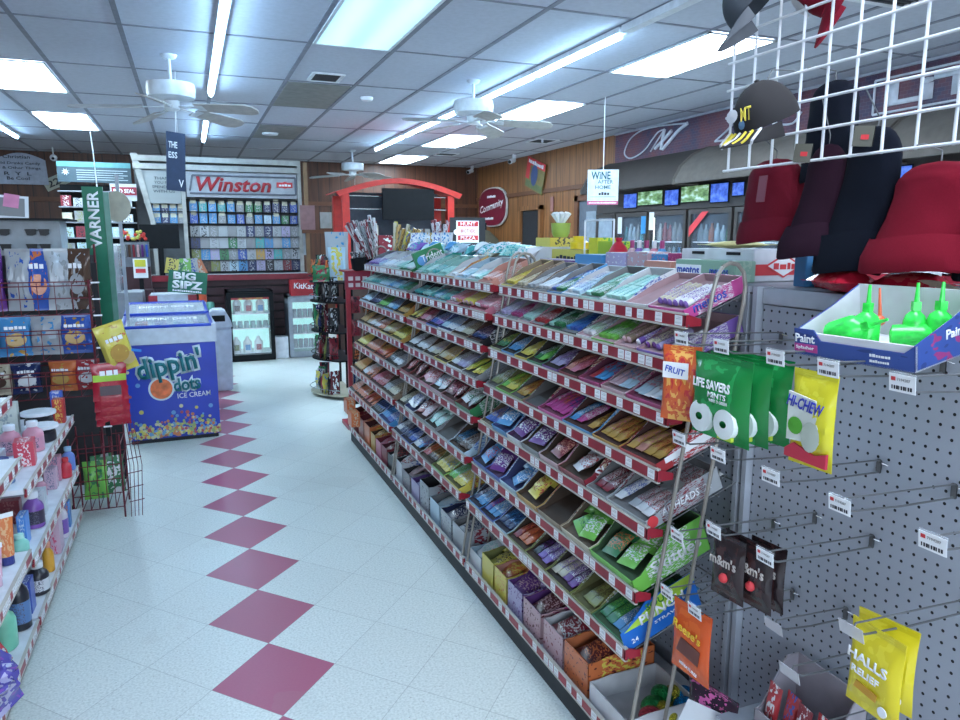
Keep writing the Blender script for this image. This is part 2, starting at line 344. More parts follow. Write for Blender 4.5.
for i, (y0, y1, wh) in enumerate([(6.56, 7.8, 'beside the square air vent'), (9.11, 10.35, 'above the cigarette display')]):
    MB().box(.87, 1.41, y0 + .03, y1 - .03, H - .012, H - .003, M_stain).obj('light_panel', label='dull grey unlit ceiling light lens ' + wh, cat='ceiling light', group='unlit ceiling lenses')
E_strip = emit('lit_tube', (.42, .72, 1.0), STRIP)
def strip(name_where, x, segs, unlit=None):
    t = thing('tube_light', 'long bare fluorescent tube strip ' + name_where, 'ceiling light', (x, segs[0][0], H - .02), group='bare fluorescent strips')
    y0 = segs[0][0]
    for a, b_ in segs:
        MB().box(-.03, .03, a - y0, b_ - y0, -.02, .018, M_frame).obj('housing', t)
        MB().cyl((0, a - y0 + .03, -.035), (0, b_ - y0 - .03, -.035), .017, E_strip, 10).obj('tube', t)
    if unlit: MB().box(-.03, .03, unlit[0] - y0, unlit[1] - y0, -.03, .018, M_frame).obj('unlit_housing', t)
strip('running up the ceiling over the aisle', .27, [(1.8, 4.0), (4.02, 5.5), (5.52, 7.2), (8.0, 10.6)])
strip('over the candy racks passing the white ceiling fan', 2.63, [(4.15, 5.4), (5.42, 6.6), (6.7, 7.9), (7.92, 9.1), (9.2, 10.7)], (2.0, 4.12))
strip('at the far left of the ceiling', -1.95, [(8.0, 9.6), (9.62, 11.1)])
# vents, smoke detector, cord
M_vent = mat('dark_vent', (.05, .055, .065), .6)
for i, (x, y, a, c, wh) in enumerate([(1.14, 6.28, .12, .15, 'square dark air vent in the ceiling above the aisle'), (4.6, 9.2, .16, .18, 'dark air vent in the ceiling behind the wine sign'), (3.6, 3.0, .28, .2, 'air vent in the ceiling seen behind the cap'), (3.9, 11.2, .16, .15, 'faint air vent near the arched red stand')]):
    t = thing('air_vent', wh, 'vent', (x, y, H - .014), group='ceiling vents')
    m_ = MB()
    for k in (-1, 1): m_.box(-a, a, k * c - .015, k * c + .015, -.004, .008, M_frame).box(k * a - .015, k * a + .015, -c, c, -.004, .008, M_frame)
    m_.obj('frame', t)
    m_ = MB()
    for k in range(9): yy = -c + 2 * c * (k + .5) / 9; m_.box(-a, a, yy - .008, yy + .002, 0, .006, M_vent)
    m_.box(-a, a, -c, c, .005, .007, M_void); m_.obj('louvre', t)
MB().lathe([(.09, -.02), (.1, 0), (.1, .012)], M_white, 20).obj('smoke_detector', loc=(1.05, 9.8, H - .013), smooth=True, label='small round white smoke detector on ceiling near back', cat='smoke detector')
MB().lathe([(.05, -.02), (.06, 0), (.06, .012)], M_white, 16).obj('sprinkler', loc=(1.66, 7.05, H - .013), smooth=True, label='tiny round fitting on ceiling right of the vent', cat='fitting')
MB().path([(0, 0, 0), (.02, -.02, -.35), (.03, -.03, -.8), (.05, -.04, -1.1)], .006, M_paper, 6).obj('pull_cord', loc=(-.93, 9.2, H - .03), label='thin white cord hanging from the far left light panel', cat='cord')
# ceiling fans
def fan(x, y, label, n=4, rot=0, drop=.16, sc_=1.0):
    t = thing('ceiling_fan', label, 'ceiling fan', (x, y, H), (0, 0, rot), group='white ceiling fans')
    mw = mat('fan_white', (.62, .66, .70), .4); mb_ = mat('fan_blade', (.40, .38, .37), .5)
    z = -drop
    MB().lathe([(.03, -.03), (.05, -.02), (.06, 0)], mw, 14).obj('canopy', t, smooth=True)
    MB().cyl((0, 0, 0), (0, 0, z), .013, mw, 10).obj('rod', t)
    MB().lathe([(.07, z - .115), (.165, z - .10), (.17, z - .04), (.165, z), (.06, z + .015)], mw, 28).obj('motor_housing', t, smooth=True)
    h = MB().lathe([(.04, z - .19), (.055, z - .18), (.055, z - .12)], mw, 16); h.obj('switch_housing', t, smooth=True)
    MB().cyl((.03, 0, z - .19), (.03, 0, z - .34), .002, M_paper, 5).obj('pull_chain', t)
    for k in range(n):
        a = 2 * PI * k / n
        b = MB(); b.prism([(.20, -.06), (.60, -.08), (.66, -.055), (.68, 0), (.66, .055), (.60, .08), (.20, .06)], -.004, .004, mb_, 'xy')
        bl = b.obj('blade', t, (0, 0, z - .16), Matrix.Rotation(a, 3, 'Z') @ Matrix.Rotation(math.radians(4), 3, 'Y') @ Matrix.Rotation(math.radians(-16), 3, 'X'))
        MB().box(.06, .26, -.012, .012, -.006, 0, mw).box(.2, .26, -.04, .04, -.006, 0, mw).obj('blade_bracket', bl)
fan(-.05, 6.0, 'white ceiling fan at left behind the navy banner', 5, -.55, .2)
fan(2.33, 5.98, 'white ceiling fan below the right hand tube strip', 5, -.42, .17)
fan(2.41, 11.29, 'distant white ceiling fan in front of the back wall', 5, .2, .2)
# ---------------------------------------------------------------- palette of goods
C = {'white': (.75, .77, .8), 'cream': (.62, .55, .38), 'grey': (.27, .28, .29), 'silver': (.42, .45, .48), 'black': (.02, .02, .025), 'brown': (.10, .05, .03), 'tan': (.33, .24, .15),
     'red': (.50, .02, .03), 'crimson': (.27, .012, .03), 'maroon': (.13, .012, .02), 'pink': (.70, .20, .30), 'rose': (.62, .38, .42), 'magenta': (.45, .02, .18), 'fuchsia': (.65, .05, .32), 'purple': (.16, .03, .27),
     'violet': (.22, .10, .48), 'lavender': (.46, .40, .65), 'blue': (.02, .10, .50), 'azure': (.04, .30, .65), 'navy': (.012, .025, .12), 'ice': (.45, .65, .78), 'teal': (.02, .42, .42), 'mint': (.35, .70, .62),
     'green': (.02, .22, .07), 'lime': (.16, .58, .04), 'olive': (.25, .27, .05), 'yellow': (.75, .62, .03), 'gold': (.60, .33, .03), 'orange': (.72, .16, .02), 'peach': (.72, .30, .22)}
def _dull(c, k=.14, g=.80): l = .3 * c[0] + .55 * c[1] + .15 * c[2]; return tuple((x * (1 - k) + l * k) * g for x in c)
C = {k: _dull(c) for k, c in C.items()}
SAY = {'azure': 'bright blue', 'navy': 'navy blue', 'ice': 'pale blue', 'lime': 'lime green', 'rose': 'pale pink', 'fuchsia': 'hot pink', 'crimson': 'dark red', 'olive': 'olive', 'gold': 'golden'}
say = lambda c: SAY.get(c, c)
ACC = {'white': 'blue', 'cream': 'red', 'black': 'white', 'brown': 'gold', 'red': 'white', 'crimson': 'cream', 'maroon': 'cream', 'yellow': 'red', 'gold': 'red', 'orange': 'yellow', 'ice': 'blue', 'teal': 'white', 'mint': 'teal', 'silver': 'crimson', 'rose': 'magenta', 'lavender': 'purple', 'pink': 'white', 'tan': 'brown', 'grey': 'silver'}
def wr(c, acc=None, **k): return wrap(C[c], C[acc or ACC.get(c, 'white')], **k)
ORD = ['first', 'second', 'third', 'fourth', 'fifth', 'sixth', 'seventh', 'eighth', 'ninth', 'tenth', 'eleventh', 'twelfth', 'thirteenth', 'fourteenth', 'fifteenth']
# item templates: meshes with x along the length
ITEM = {}
DIM = {'roll': (.125, .022), 'pack': (.078, .027), 'bar': (.125, .034), 'pouch': (.10, .075), 'stick': (.20, .026), 'bag': (.12, .10)}
KIND = {'roll': 'candy roll', 'pack': 'gum pack', 'bar': 'candy bar', 'pouch': 'candy pouch', 'stick': 'candy rope pack', 'bag': 'candy bag'}
def item(style, c1, c2=None):
    k = (style, c1, c2)
    if k in ITEM: return ITEM[k]
    m = wr(c1, c2, scale=7 if style in ('roll', 'pack', 'bar') else 5, stretch=(2.4, 1, 1))
    end = mat('end_' + c1, C[c1], .4); L_, W_ = DIM[style]; b = MB()
    if style == 'roll':
        b.cyl((.008, 0, .0105), (L_ - .008, 0, .0105), .0103, m, 10, cap=False)
        for x, s in ((.008, -1), (L_ - .008, 1)): b.cyl((x, 0, .0105), (x + s * .005, 0, .0105), .0103, mat('end_' + (c2 or ACC.get(c1, 'white')), C[c2 or ACC.get(c1, 'white')], .4), 10, .006)
        me = b.mesh('candy_roll', True)
    elif style == 'pack':
        b.box(0, L_, -.0125, .0125, 0, .012, m); b.box(-.0006, .006, -.0127, .0127, -.0002, .0122, end); me = b.mesh('gum_pack', bevel=.0012)
    elif style in ('bar', 'stick'):
        n = 10; v = []; f = []
        for i in range(n + 1):
            u = i / n; t_ = .0085 if .1 < u < .9 else .0012; ww = W_ / 2 - (.001 if .1 < u < .9 else 0)
            if .1 < u < .9: t_ *= 1 + .12 * math.sin(i * 2.3)
            for q in range(8):
                a = 2 * PI * q / 8 + PI / 8; v.append((u * L_, ww * 1.05 * math.copysign(abs(math.cos(a)) ** .6, math.cos(a)), .009 + t_ * math.copysign(abs(math.sin(a)) ** .6, math.sin(a))))
        for i in range(n):
            for q in range(8): a = i * 8 + q; c_ = i * 8 + (q + 1) % 8; f.append((a, c_, c_ + 8, a + 8))
        f += [tuple(range(8)), tuple(range(n * 8, n * 8 + 8))]
        b.add(v, f, m); me = b.mesh('candy_bar', True)
    else:
        b.pillow(W_, L_, .024, m, M=Matrix.Translation((0, 0, .013)) @ Euler((0, 0, -PI / 2)).to_matrix().to_4x4() @ Euler((-PI / 2, 0, 0)).to_matrix().to_4x4(), nx=6, ny=8, wrinkle=.22); me = b.mesh('candy_pouch', True)
    ITEM[k] = me; return me
def tray_mesh(w, d, hf, hb, mo, mi_, t=.002, cut=.55, fl=.002):
    """open display carton: low front at x=0, high back; outer and inner colours differ"""
    b = MB(); y0, y1 = -w / 2, w / 2
    b.box(t, d - t, y0 + t, y1 - t, 0, fl, mi_)
    b.box(0, t, y0, y1, 0, hf, mo); b.box(t, 2 * t, y0 + t, y1 - t, t, hf - .0005, mi_)
    b.box(d - t, d, y0, y1, 0, hb, mo); b.box(d - 2 * t, d - t, y0 + t, y1 - t, t, hb - .0005, mi_)
    side = [(0, 0), (d, 0), (d, hb), (d * cut, hb), (d * .12, hf), (0, hf)]; ins = [(t, t), (d - t, t), (d - t, hb - .0005), (d * cut, hb - .0005), (d * .12, hf - .0005), (t, hf - .0005)]
    for y, s in ((y0, 1), (y1, -1)):
        a, c = sorted((y, y + s * t)); b.prism(side, a, c, mo)
        a, c = sorted((y + s * t, y + s * 2 * t)); b.prism(ins, a, c, mi_)
    return b.mesh('display_carton')
TILT = math.radians(21)
NITEM = {}
def fill(style, w, d, loc, tilt, cols, label_tail, group, rnd, rows=2, maxn=99, z0=.003, slots=None, cat=None):
    """lay goods side by side in a carton; loc = carton's front middle on its floor"""
    L_, W_ = DIM[style]; n = max(1, min(maxn, int((w - .012) / W_))) if slots is None else slots
    rows = max(1, min(rows, int((d - .004) / (L_ * (1 if style in ('roll', 'pack', 'bar', 'stick') else .8)))))
    R = Matrix.Translation(loc) @ Euler((0, -tilt, 0)).to_matrix().to_4x4()
    for r in range(rows):
        for i in range(n):
            c = cols[min(len(cols) - 1, int(i * len(cols) / n))]; c1, _, c2 = c.partition('+')
            if rnd.random() < .04 and n > 2: continue
            me = item(style, c1, c2 or None); NITEM[style] = NITEM.get(style, 0) + 1
            y = (i - (n - 1) / 2) * min(W_ * 1.12, (w - .012) / n)
            if style in ('pouch', 'bag'):
                loc_ = (.008 + r * L_ * .72 + rnd.random() * .008, y + rnd.uniform(-.006, .006), z0 + r * .012 + rnd.random() * .006); rt = (rnd.uniform(-.2, .2), -.12 - rnd.random() * .25, rnd.uniform(-.35, .35))
            else:
                loc_ = (.006 + r * (L_ + .003) + rnd.random() * .006, y, z0 + .001); rt = (rnd.uniform(-.1, .1) if style == 'roll' else 0, 0, rnd.uniform(-.05, .05))
            M = R @ Matrix.Translation(loc_) @ Euler(rt).to_matrix().to_4x4()
            o = bpy.data.objects.new(KIND[style].replace(' ', '_'), me); sc.collection.objects.link(o); o.matrix_world = M
            two = say(c1) + (' and ' + say(c2) if c2 else '')
            tag(o, two + ' ' + KIND[style] + label_tail, cat or KIND[style].split()[0], group)
# ---------------------------------------------------------------- right gondola
GX = 1.39
M_peg = None
def peg_mat():
    m, nt, b = _new('pegboard'); L = nt.links.new
    tc = nt.nodes.new('ShaderNodeTexCoord'); s = nt.nodes.new('ShaderNodeSeparateXYZ'); L(tc.outputs['Object'], s.inputs[0])
    def M_(op, a, c=None):
        n = nt.nodes.new('ShaderNodeMath'); n.operation = op
        for i, x in enumerate((a, c)):
            if x is None: continue
            if isinstance(x, (int, float)): n.inputs[i].default_value = x
            else: L(x, n.inputs[i])
        return n.outputs[0]
    def cell(x): return M_('SUBTRACT', M_('FRACT', M_('DIVIDE', x, .0265)), .5)
    a = cell(s.outputs[1]); c = cell(s.outputs[2])
    d = M_('SQRT', M_('ADD', M_('MULTIPLY', a, a), M_('MULTIPLY', c, c)))
    hole = M_('LESS_THAN', d, .13)
    mx = nt.nodes.new('ShaderNodeMix'); mx.data_type = 'RGBA'; mx.inputs[6].default_value = (.34, .37, .43, 1); mx.inputs[7].default_value = (.002, .002, .003, 1); L(hole, mx.inputs[0]); L(mx.outputs[2], b.inputs['Base Color'])
    b.inputs['Roughness'].default_value = .55
    bp = nt.nodes.new('ShaderNodeBump'); bp.inputs['Strength'].default_value = .6; bp.inputs['Distance'].default_value = .003; bp.invert = True; L(hole, bp.inputs['Height']); L(bp.outputs[0], b.inputs['Normal'])
    return m
M_peg = peg_mat()
M_goncol = mat('gondola_upright_paint', (.34, .37, .42), .45)
gon = thing('gondola_shelving', 'long grey pegboard gondola carrying the candy racks and hooks', 'shelving unit', (1.4, 1.5, 0))
def GO(m, name, **k): return m.obj(name, gon, (-1.4, -1.5, 0), **k)
GY0, GY1 = -.2, 5.2
for y0, y1 in ((-.2, .28), (.30, 1.485), (1.515, 2.72), (2.75, 3.94), (3.97, 5.17)):
    GO(MB().box(GX, GX + .012, y0 + .012, y1 - .012, .15, 1.325, M_peg), 'back_panel')
    GO(MB().box(GX - .006, GX + .03, y0 + .01, y1 - .01, 1.328, 1.37, M_goncol), 'top_rail', bevel=.003)
for y in (.29, 1.5, 2.735, 3.955, 5.185):
    u = MB().box(GX - .022, GX + .03, y - .024, y - .008, .11, 1.372, M_goncol).box(GX - .022, GX + .03, y + .008, y + .024, .11, 1.372, M_goncol).box(GX - .006, GX + .03, y - .008, y + .008, .11, 1.372, M_goncol)
    for k in range(50): u.box(GX - .0075, GX - .005, y - .004, y + .004, .03 + k * .0265, .048 + k * .0265, M_void)
    GO(u, 'upright')
GO(MB().box(1.04, GX, GY0, GY1, .0, .085, M_dark), 'kick_plate')
GO(MB().box(1.025, GX, GY0, GY1, .088, .108, M_goncol), 'base_deck')
GO(MB().box(1.42, 1.95, GY0, GY1, .0, 1.365, M_goncol).box(1.40, 1.97, GY0, GY1, 1.362, 1.37, M_goncol), 'rear_body')
M_lip = mat('red_price_rail', (.28, .014, .03), .4, var=.15); M_lipedge = mat('cream_rail_edge', (.50, .47, .42), .5)
M_tagink = mat('pale_tag_print', (.42, .42, .45), .7)
def tag_mesh(w=.03, h=.026):
    b = MB(); b.box(-.001, 0, -w / 2, w / 2, 0, h, M_paper)
    for k in range(7): y = -w * .38 + k * w * .12; b.box(-.0014, -.001, y, y + w * .03, h * .14, h * .34, M_tagink)
    b.box(-.0014, -.001, -w * .35, w * .3, h * .62, h * .67, M_tagink); b.box(-.0014, -.001, -w * .35, w * .1, h * .78, h * .82, M_tagink)
    return b.mesh('price_tag')
TAG = tag_mesh()
def rail(parent, x, z, y0, y1, rnd, dens=.5, face=-1, h=.034, gaps=(.03, .05, .08)):
    """price rail: red channel with cream edges and paper tags (its sub-parts)"""
    b = MB(); L_ = y1 - y0
    b.box(min(0, face * -.008), max(0, face * -.008), 0, L_, 0, h, M_lip).box(min(-face * .008, face * .002), max(-face * .008, face * .002), 0, L_, -.003, .002, M_lipedge).box(min(-face * .008, face * .002), max(-face * .008, face * .002), 0, L_, h - .002, h + .003, M_lipedge)
    p = place(b.mesh('price_rail'), 'price_rail', parent, (x - parent.location.x, y0 - parent.location.y, z - parent.location.z))
    y = .03
    while y < L_ - .02:
        o = place(TAG, 'price_tag', p, (face * .0003 * 1, y, .004), (0, 0, 0 if face < 0 else PI)); y += .036 + (0 if rnd.random() < dens else rnd.choice(gaps))
    return p
rnd = random.Random(3)
for y0, y1 in ((1.5, 2.72), (2.75, 3.94), (3.97, 5.17)): rail(gon, 1.022, .092, y0, y1, rnd, .3)
rail(gon, 1.022, .092, .3, 1.48, rnd, .3)
# three wire candy racks leaning on the gondola
TX = [1.165, 1.14, 1.12, 1.10, 1.075, 1.045, 1.02]; TZ = [1.275, 1.155, 1.02, .87, .715, .54, .38]
RK = [('near', 1.5, 2.71), ('middle', 2.79, 3.92), ('far', 3.98, 5.15)]
M_tube = mat('tan_grey_tube', (.27, .25, .22), .4, .3)
for ri, (rn, y0, y1) in enumerate(RK):
    t = thing('candy_rack', rn + ('est' if rn == 'near' else 'thest' if rn == 'fa' else '') + ' of the three wire candy racks, seven tilted shelves with red rails', 'candy rack', (1.2, (y0 + y1) / 2, .1), group='tilted wire candy racks')
    if rn == 'far': t['label'] = 'farthest of the three wire candy racks, seven tilted shelves with red rails'
    if rn == 'middle': t['label'] = 'middle one of the three wire candy racks, seven tilted shelves with red rails'
    ox, oy, oz = t.location
    for y in (y0 - .012, y1 + .008):
        pts = [(1.025, .115), (1.235, 1.36), (1.245, 1.40), (1.262, 1.425), (1.285, 1.435), (1.31, 1.43), (1.33, 1.41), (1.338, 1.375), (1.335, 1.33), (1.24, .75), (1.14, .115)]
        MB().path([(a - ox, y - oy, c - oz) for a, c in pts], .0055, M_tube, 8).obj('side_frame', t, smooth=True)
    for k in range(7):
        x, z = TX[k], TZ[k]; d = (1.375 - x) / math.cos(TILT); b = MB()
        n = 26
        for i in range(n): yy = y0 + .012 + (y1 - y0 - .024) * i / (n - 1) - oy; b.cyl((0, yy, 0), (d, yy, 0), .0017, M_wire, 5)
        for i in range(5): xx = .002 + (d - .01) * i / 4; b.cyl((xx, y0 - oy, -.003), (xx, y1 - oy, -.003), .0025, M_wire, 6)
        b.obj('wire_shelf', t, (x + .006 - ox, 0, z + .004 - oz), (0, -TILT, 0))
        b = MB()
        for yy in (y0 + .004 - oy, y1 - .004 - oy): MB().prism([(0, 0), (.05, .0), (.05, .018), (0, .034)], yy - .002, yy + .002, M_redmetal).obj('end_bracket', t, (x - ox, 0, z - .002 - oz))
        rail(t, x, z - .004, y0, y1, rnd, .12 if k > 1 else .3, gaps=(.05, .07, .095) if k > 1 else (.022, .03, .05))
SPEC = {}
SPEC['near'] = ['''roll fuchsia/rose white+violet,cream+violet 1.5|roll white/rose - 1.1|pack white/white mint+teal,mint+teal 1.3|pack mint/grey green+white,mint+green 1.2|pack ice/white ice+blue,white+blue 1.1|pack azure/grey green+white,blue+white 1|pack grey/grey white+ice 1|pack tan/grey silver+white .9|pack tan/tan cream+gold .9|pack yellow/tan yellow 1''',
 '''roll violet/rose white+violet,lavender+violet,cream+purple 1.6|roll rose/rose violet+white,tan+rose 1.1|pack lime/rose lime+white,lime+green 1.2|pack white/rose white+lime .9|pack black/grey blue+azure,azure+blue 1|pack green/black green+white,mint+green 1.2|pack crimson/grey red+white 1|pack rose/grey mint+white 1|pack grey/grey magenta+lavender 1|pack lavender/grey lavender+white 1''',
 '''stick magenta/magenta ice+magenta,white+pink,ice+pink 1.5|stick rose/rose ice+pink,rose+azure 1.1|stick magenta/magenta azure+red,red+azure 1.1|bar crimson/maroon pink+red,peach+red 1.1|bar purple/black lavender+purple 1|bar green/black lime+green,green+white 1|bar yellow/black yellow+cream .9|bar azure/black azure+white 1|bar olive/black green+yellow .9''',
 '''bar red/maroon gold+red,peach+yellow,gold+pink 1.4|bar gold/maroon gold+red,gold+pink 1.2|bar azure/maroon gold+brown,fuchsia+white,azure+white 1.5|stick fuchsia/magenta fuchsia+blue,fuchsia+orange,fuchsia+white 1.4|bar crimson/grey - 1|bar olive/grey gold+red .9|bar lime/olive yellow+green,lime+yellow 1.1|bar grey/grey olive+white .8''',
 '''bar silver/silver white+red,silver+crimson,white+blue 1.5|bar silver/silver crimson+white .9|pouch crimson/brown white+red,black+pink 1.3|pouch rose/brown crimson+peach 1.1|pouch grey/brown purple+white 1.1|pouch white/purple purple+white,white+violet 1|pouch azure/blue azure+white,blue+gold 1.1|bar cream/tan blue+gold 1''',
 '''pouch lime/green lime+white,green+orange,lime+red 1.6|pouch cream/tan lime+white,lime+green 1.3|pouch tan/brown - 1.2|pouch gold/brown yellow+red,maroon+gold 1.2|pouch ice/blue azure+white,navy+white 1.1|pouch blue/purple purple+white,crimson+blue 1|pouch blue/navy azure+red,navy+azure 1''',
 '''bar green/green azure+white,green+lime 1.3|bar olive/olive olive+brown,cream+green 1|bar olive/black purple+white,cream+violet 1.3|bar olive/brown violet+white,black+purple 1.2|bar olive/brown orange+red,crimson+orange 1.2|bar ice/navy navy+azure 1|bar blue/navy azure+white,blue+red 1.1|bar azure/navy azure+white,navy+white 1''',]
SPEC['middle'] = ['''pack peach/peach peach+white 1.1|pack mint/white mint+teal,white+mint 1.2|pack white/ice ice+teal,white+teal 1.2|pack gold/white white+gold 1|pack mint/mint mint+teal 1.1|pack white/mint teal+white 1|pack green/mint mint+white .9|pack teal/white mint+green .9''',
 '''roll pink/crimson rose+pink,pink+white 1.2|roll crimson/brown yellow+rose 1|roll pink/rose pink+gold,pink+white 1.1|pack teal/grey teal+white,mint+teal 1|pack azure/grey ice+azure,teal+azure 1|pack teal/black mint+teal 1|pack navy/black teal+grey 1''',
 '''bar black/maroon navy+rose 1|bar tan/brown cream+brown,white+brown 1.2|bar white/blue white+azure,ice+blue 1.2|bar blue/navy violet+white,blue+white 1.1|bar pink/crimson rose+crimson,pink+red 1.1|bar gold/black yellow+grey .9''',
 '''bar grey/grey yellow+lime 1|bar white/brown lavender+white,white+brown 1.2|bar yellow/brown gold+white,cream+gold 1.1|bar cream/brown cream+violet,white+gold 1.1|bar grey/black white+grey 1|bar black/black white+grey .9''',
 '''pouch green/crimson silver+green,white+green 1.1|pouch crimson/maroon crimson+white,maroon+pink 1.1|pouch rose/brown white+red,ice+red 1.1|pouch pink/brown rose+red,pink+white 1.1|pouch crimson/maroon crimson+white,red+black 1|pouch red/maroon red+white,crimson+white 1''',
 '''bar ice/brown brown+white,black+azure 1.2|bar silver/grey - 1|pouch grey/black mint+white 1|pouch grey/maroon rose+white,crimson+white 1.1|pouch white/blue white+blue 1|bar black/black black+white,cream+black 1''',
 '''bar yellow/olive yellow+white,lime+ice 1.2|bar lime/olive yellow+azure,yellow+white 1.1|bar brown/brown brown+gold,red+gold 1.2|bar white/black azure+red,white+blue 1|bar blue/navy blue+white,navy+blue 1.1|bar silver/navy navy+silver,white+navy 1''',]
SPEC['far'] = ['''pack green/green white+mint,mint+white 1|pack mint/white mint+teal,white+mint 1|pack white/white white+ice .9|pack blue/white ice+blue,violet+ice 1|pack violet/grey violet+white .8''',
 '''pack grey/grey green+grey,teal+ice 1|pack azure/grey ice+azure,azure+white 1|pack ice/grey ice+teal 1|pack mint/grey teal+white 1|pack teal/grey mint+white .9''',
 '''bar gold/black gold+black 1|bar azure/grey azure+white,ice+blue 1|bar green/grey lime+navy .9|bar white/navy navy+white 1|bar ice/grey ice+navy 1''',
 '''bar gold/olive yellow+brown 1|bar yellow/brown gold+white,cream+yellow 1|bar orange/brown orange+white,white+red 1|bar gold/brown white+gold,cream+orange .9|bar brown/brown gold+brown .8''',
 '''bar grey/black white+navy,black+white 1|bar orange/crimson orange+red,red+yellow 1|bar orange/brown orange+white 1|bar gold/brown yellow+gold,yellow+orange .9''',
 '''bar tan/brown cream+brown,silver+brown 1|bar crimson/maroon red+white,pink+red 1|bar orange/brown orange+white,white+orange 1|bar orange/brown gold+orange .9''',
 '''bar azure/blue blue+white,azure+blue 1|bar white/black black+blue .9|bar orange/crimson orange+red,red+orange 1|bar orange/brown orange+white,orange+peach 1|bar silver/grey orange+white .7''',]
HT = {'roll': (.030, .045), 'pack': (.028, .05), 'bar': (.032, .07), 'stick': (.035, .06), 'pouch': (.045, .085)}
TRAYOBJ = {}; FL = {'roll': .022, 'pack': .023, 'bar': .024, 'stick': .026, 'pouch': .032}
for rn, y0, y1 in RK:
    rr = random.Random(len(rn))
    for k, line in enumerate(SPEC[rn]):
        es = [e.split() for e in line.split('|')]; tot = sum(float(e[3]) for e in es); span = y1 - y0 - .03; y = y0 + .012
        x, z = TX[k], TZ[k]; d = min(.27, (1.37 - x) / math.cos(TILT) - .004)
        for j, (style, tc_, items, wt) in enumerate(es):
            w_ = span * float(wt) / tot; co, ci = tc_.split('/'); hf, hb = HT[style]
            if rn == 'near' and k in (4, 5) and style == 'pouch': hb = .10
            yc = y + w_ / 2; y += w_
            loc = (x + .012, yc, z + .0115)
            me = tray_mesh(w_ - .006, d - .012, hf, hb * rr.uniform(.9, 1.1), wr(co, scale=11, stretch=(1, 1, 1.5)), mat('inside_%s_%d' % (ci, k > 1), [c * (.75 if k < 2 else .33) + (0 if k < 2 else q_) for c, q_ in zip(C[ci], (.022, .014, .008))], .75), fl=FL[style])  # lower tiers: brown card inside, darkened further to paint in the shelf shade
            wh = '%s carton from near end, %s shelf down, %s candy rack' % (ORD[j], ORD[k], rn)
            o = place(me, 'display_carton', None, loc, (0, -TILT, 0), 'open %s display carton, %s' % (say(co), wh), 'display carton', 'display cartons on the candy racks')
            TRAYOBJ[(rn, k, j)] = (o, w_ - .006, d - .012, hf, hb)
            if items != '-':
                if style == 'pouch': nn = dict(slots=2 if w_ > .15 else 1)
                else: nn = {}
                R0 = 2 if (rn == 'near' or style == 'pouch') else 1
                if rn == 'near' and style in ('bar', 'roll', 'stick'): R0 = 2
                fill(style, w_ - .012, d - .016, (loc[0] + .004 * math.cos(TILT), yc, loc[2] + FL[style] / math.cos(TILT) - .002), TILT, items.split(','), ', %s carton, %s shelf down, %s candy rack' % (ORD[j], ORD[k], rn), 'goods in %s carton, %s shelf, %s candy rack' % (ORD[j], ORD[k], rn), rr, R0)
print('ITEMS', NITEM)
# writing on the end faces of the cartons that show their flank to the camera
def flank(key, s, m, x, z, w, h, off=0, **kw):
    o, W_, D_, hf, hb = TRAYOBJ[key]
    text(s, m, o, (x, -W_ / 2 - .0004 - off, z), '-y', w, h, **kw)
M_wink = mat('white_ink', (.8, .82, .85), .5, var=0)
flank(('near', 0, 0), 'mentos', M_blueink, .085, .021, .11, .022, bold=.03)
flank(('near', 2, 0), 'Sweetarts', mat('pink_ink', (.75, .3, .5), .5), .12, .026, .14, .022, shear=.3)
flank(('near', 4, 0), 'AIRHEADS  24', M_wink, .14, .03, .17, .022, shear=.1)
flank(('near', 4, 2), 'Skittles', M_wink, .12, .045, .15, .032, bold=.03)
flank(('near', 5, 0), 'Skittles', M_wink, .15, .045, .17, .036, bold=.03)
o, W_, D_, hf, hb = TRAYOBJ[('near', 6, 0)]
pb = MB().prism([(.0, .0), (D_, 0), (D_, .11), (.10, .11), (.02, .062), (0, .062)], -W_ / 2 - .0035, -W_ / 2 - .0005, mat('sour_blue', (.01, .12, .45), .4))
pb.prism([(.01, .058), (D_ * .6, .11), (D_, .11), (D_, .085), (D_ * .5, .05)], -W_ / 2 - .0042, -W_ / 2 - .0036, mat('sour_lime', (.35, .55, .05), .4))
pb.obj('side_panel', o)
text('SOUR', mat('ink_green', (.03, .2, .03), .5), o, (.135, -W_ / 2 - .0045, .092), '-y', .085, .02, bold=.04)
text('PUNCH', M_wink, o, (.14, -W_ / 2 - .0045, .066), '-y', .15, .030, bold=.05)
text('STRAWS', M_wink, o, (.15, -W_ / 2 - .0045, .035), '-y', .09, .009); text('24', M_wink, o, (.035, -W_ / 2 - .0045, .022), '-y', .022, .014)
o, W_, D_, hf, hb = TRAYOBJ[('near', 3, 0)]
MB().prism([(.03, .02), (D_ * .95, .02), (D_ * .95, .045), (.03, .035)], -W_ / 2 - .002, -W_ / 2 - .0004, M_paper).obj('side_stripe', o)
o, W_, D_, hf, hb = TRAYOBJ[('near', 4, 0)]
MB().cyl((.022, -W_ / 2 - .002, .02), (.022, -W_ / 2, .02), .017, M_redink, 16).obj('emblem', o)
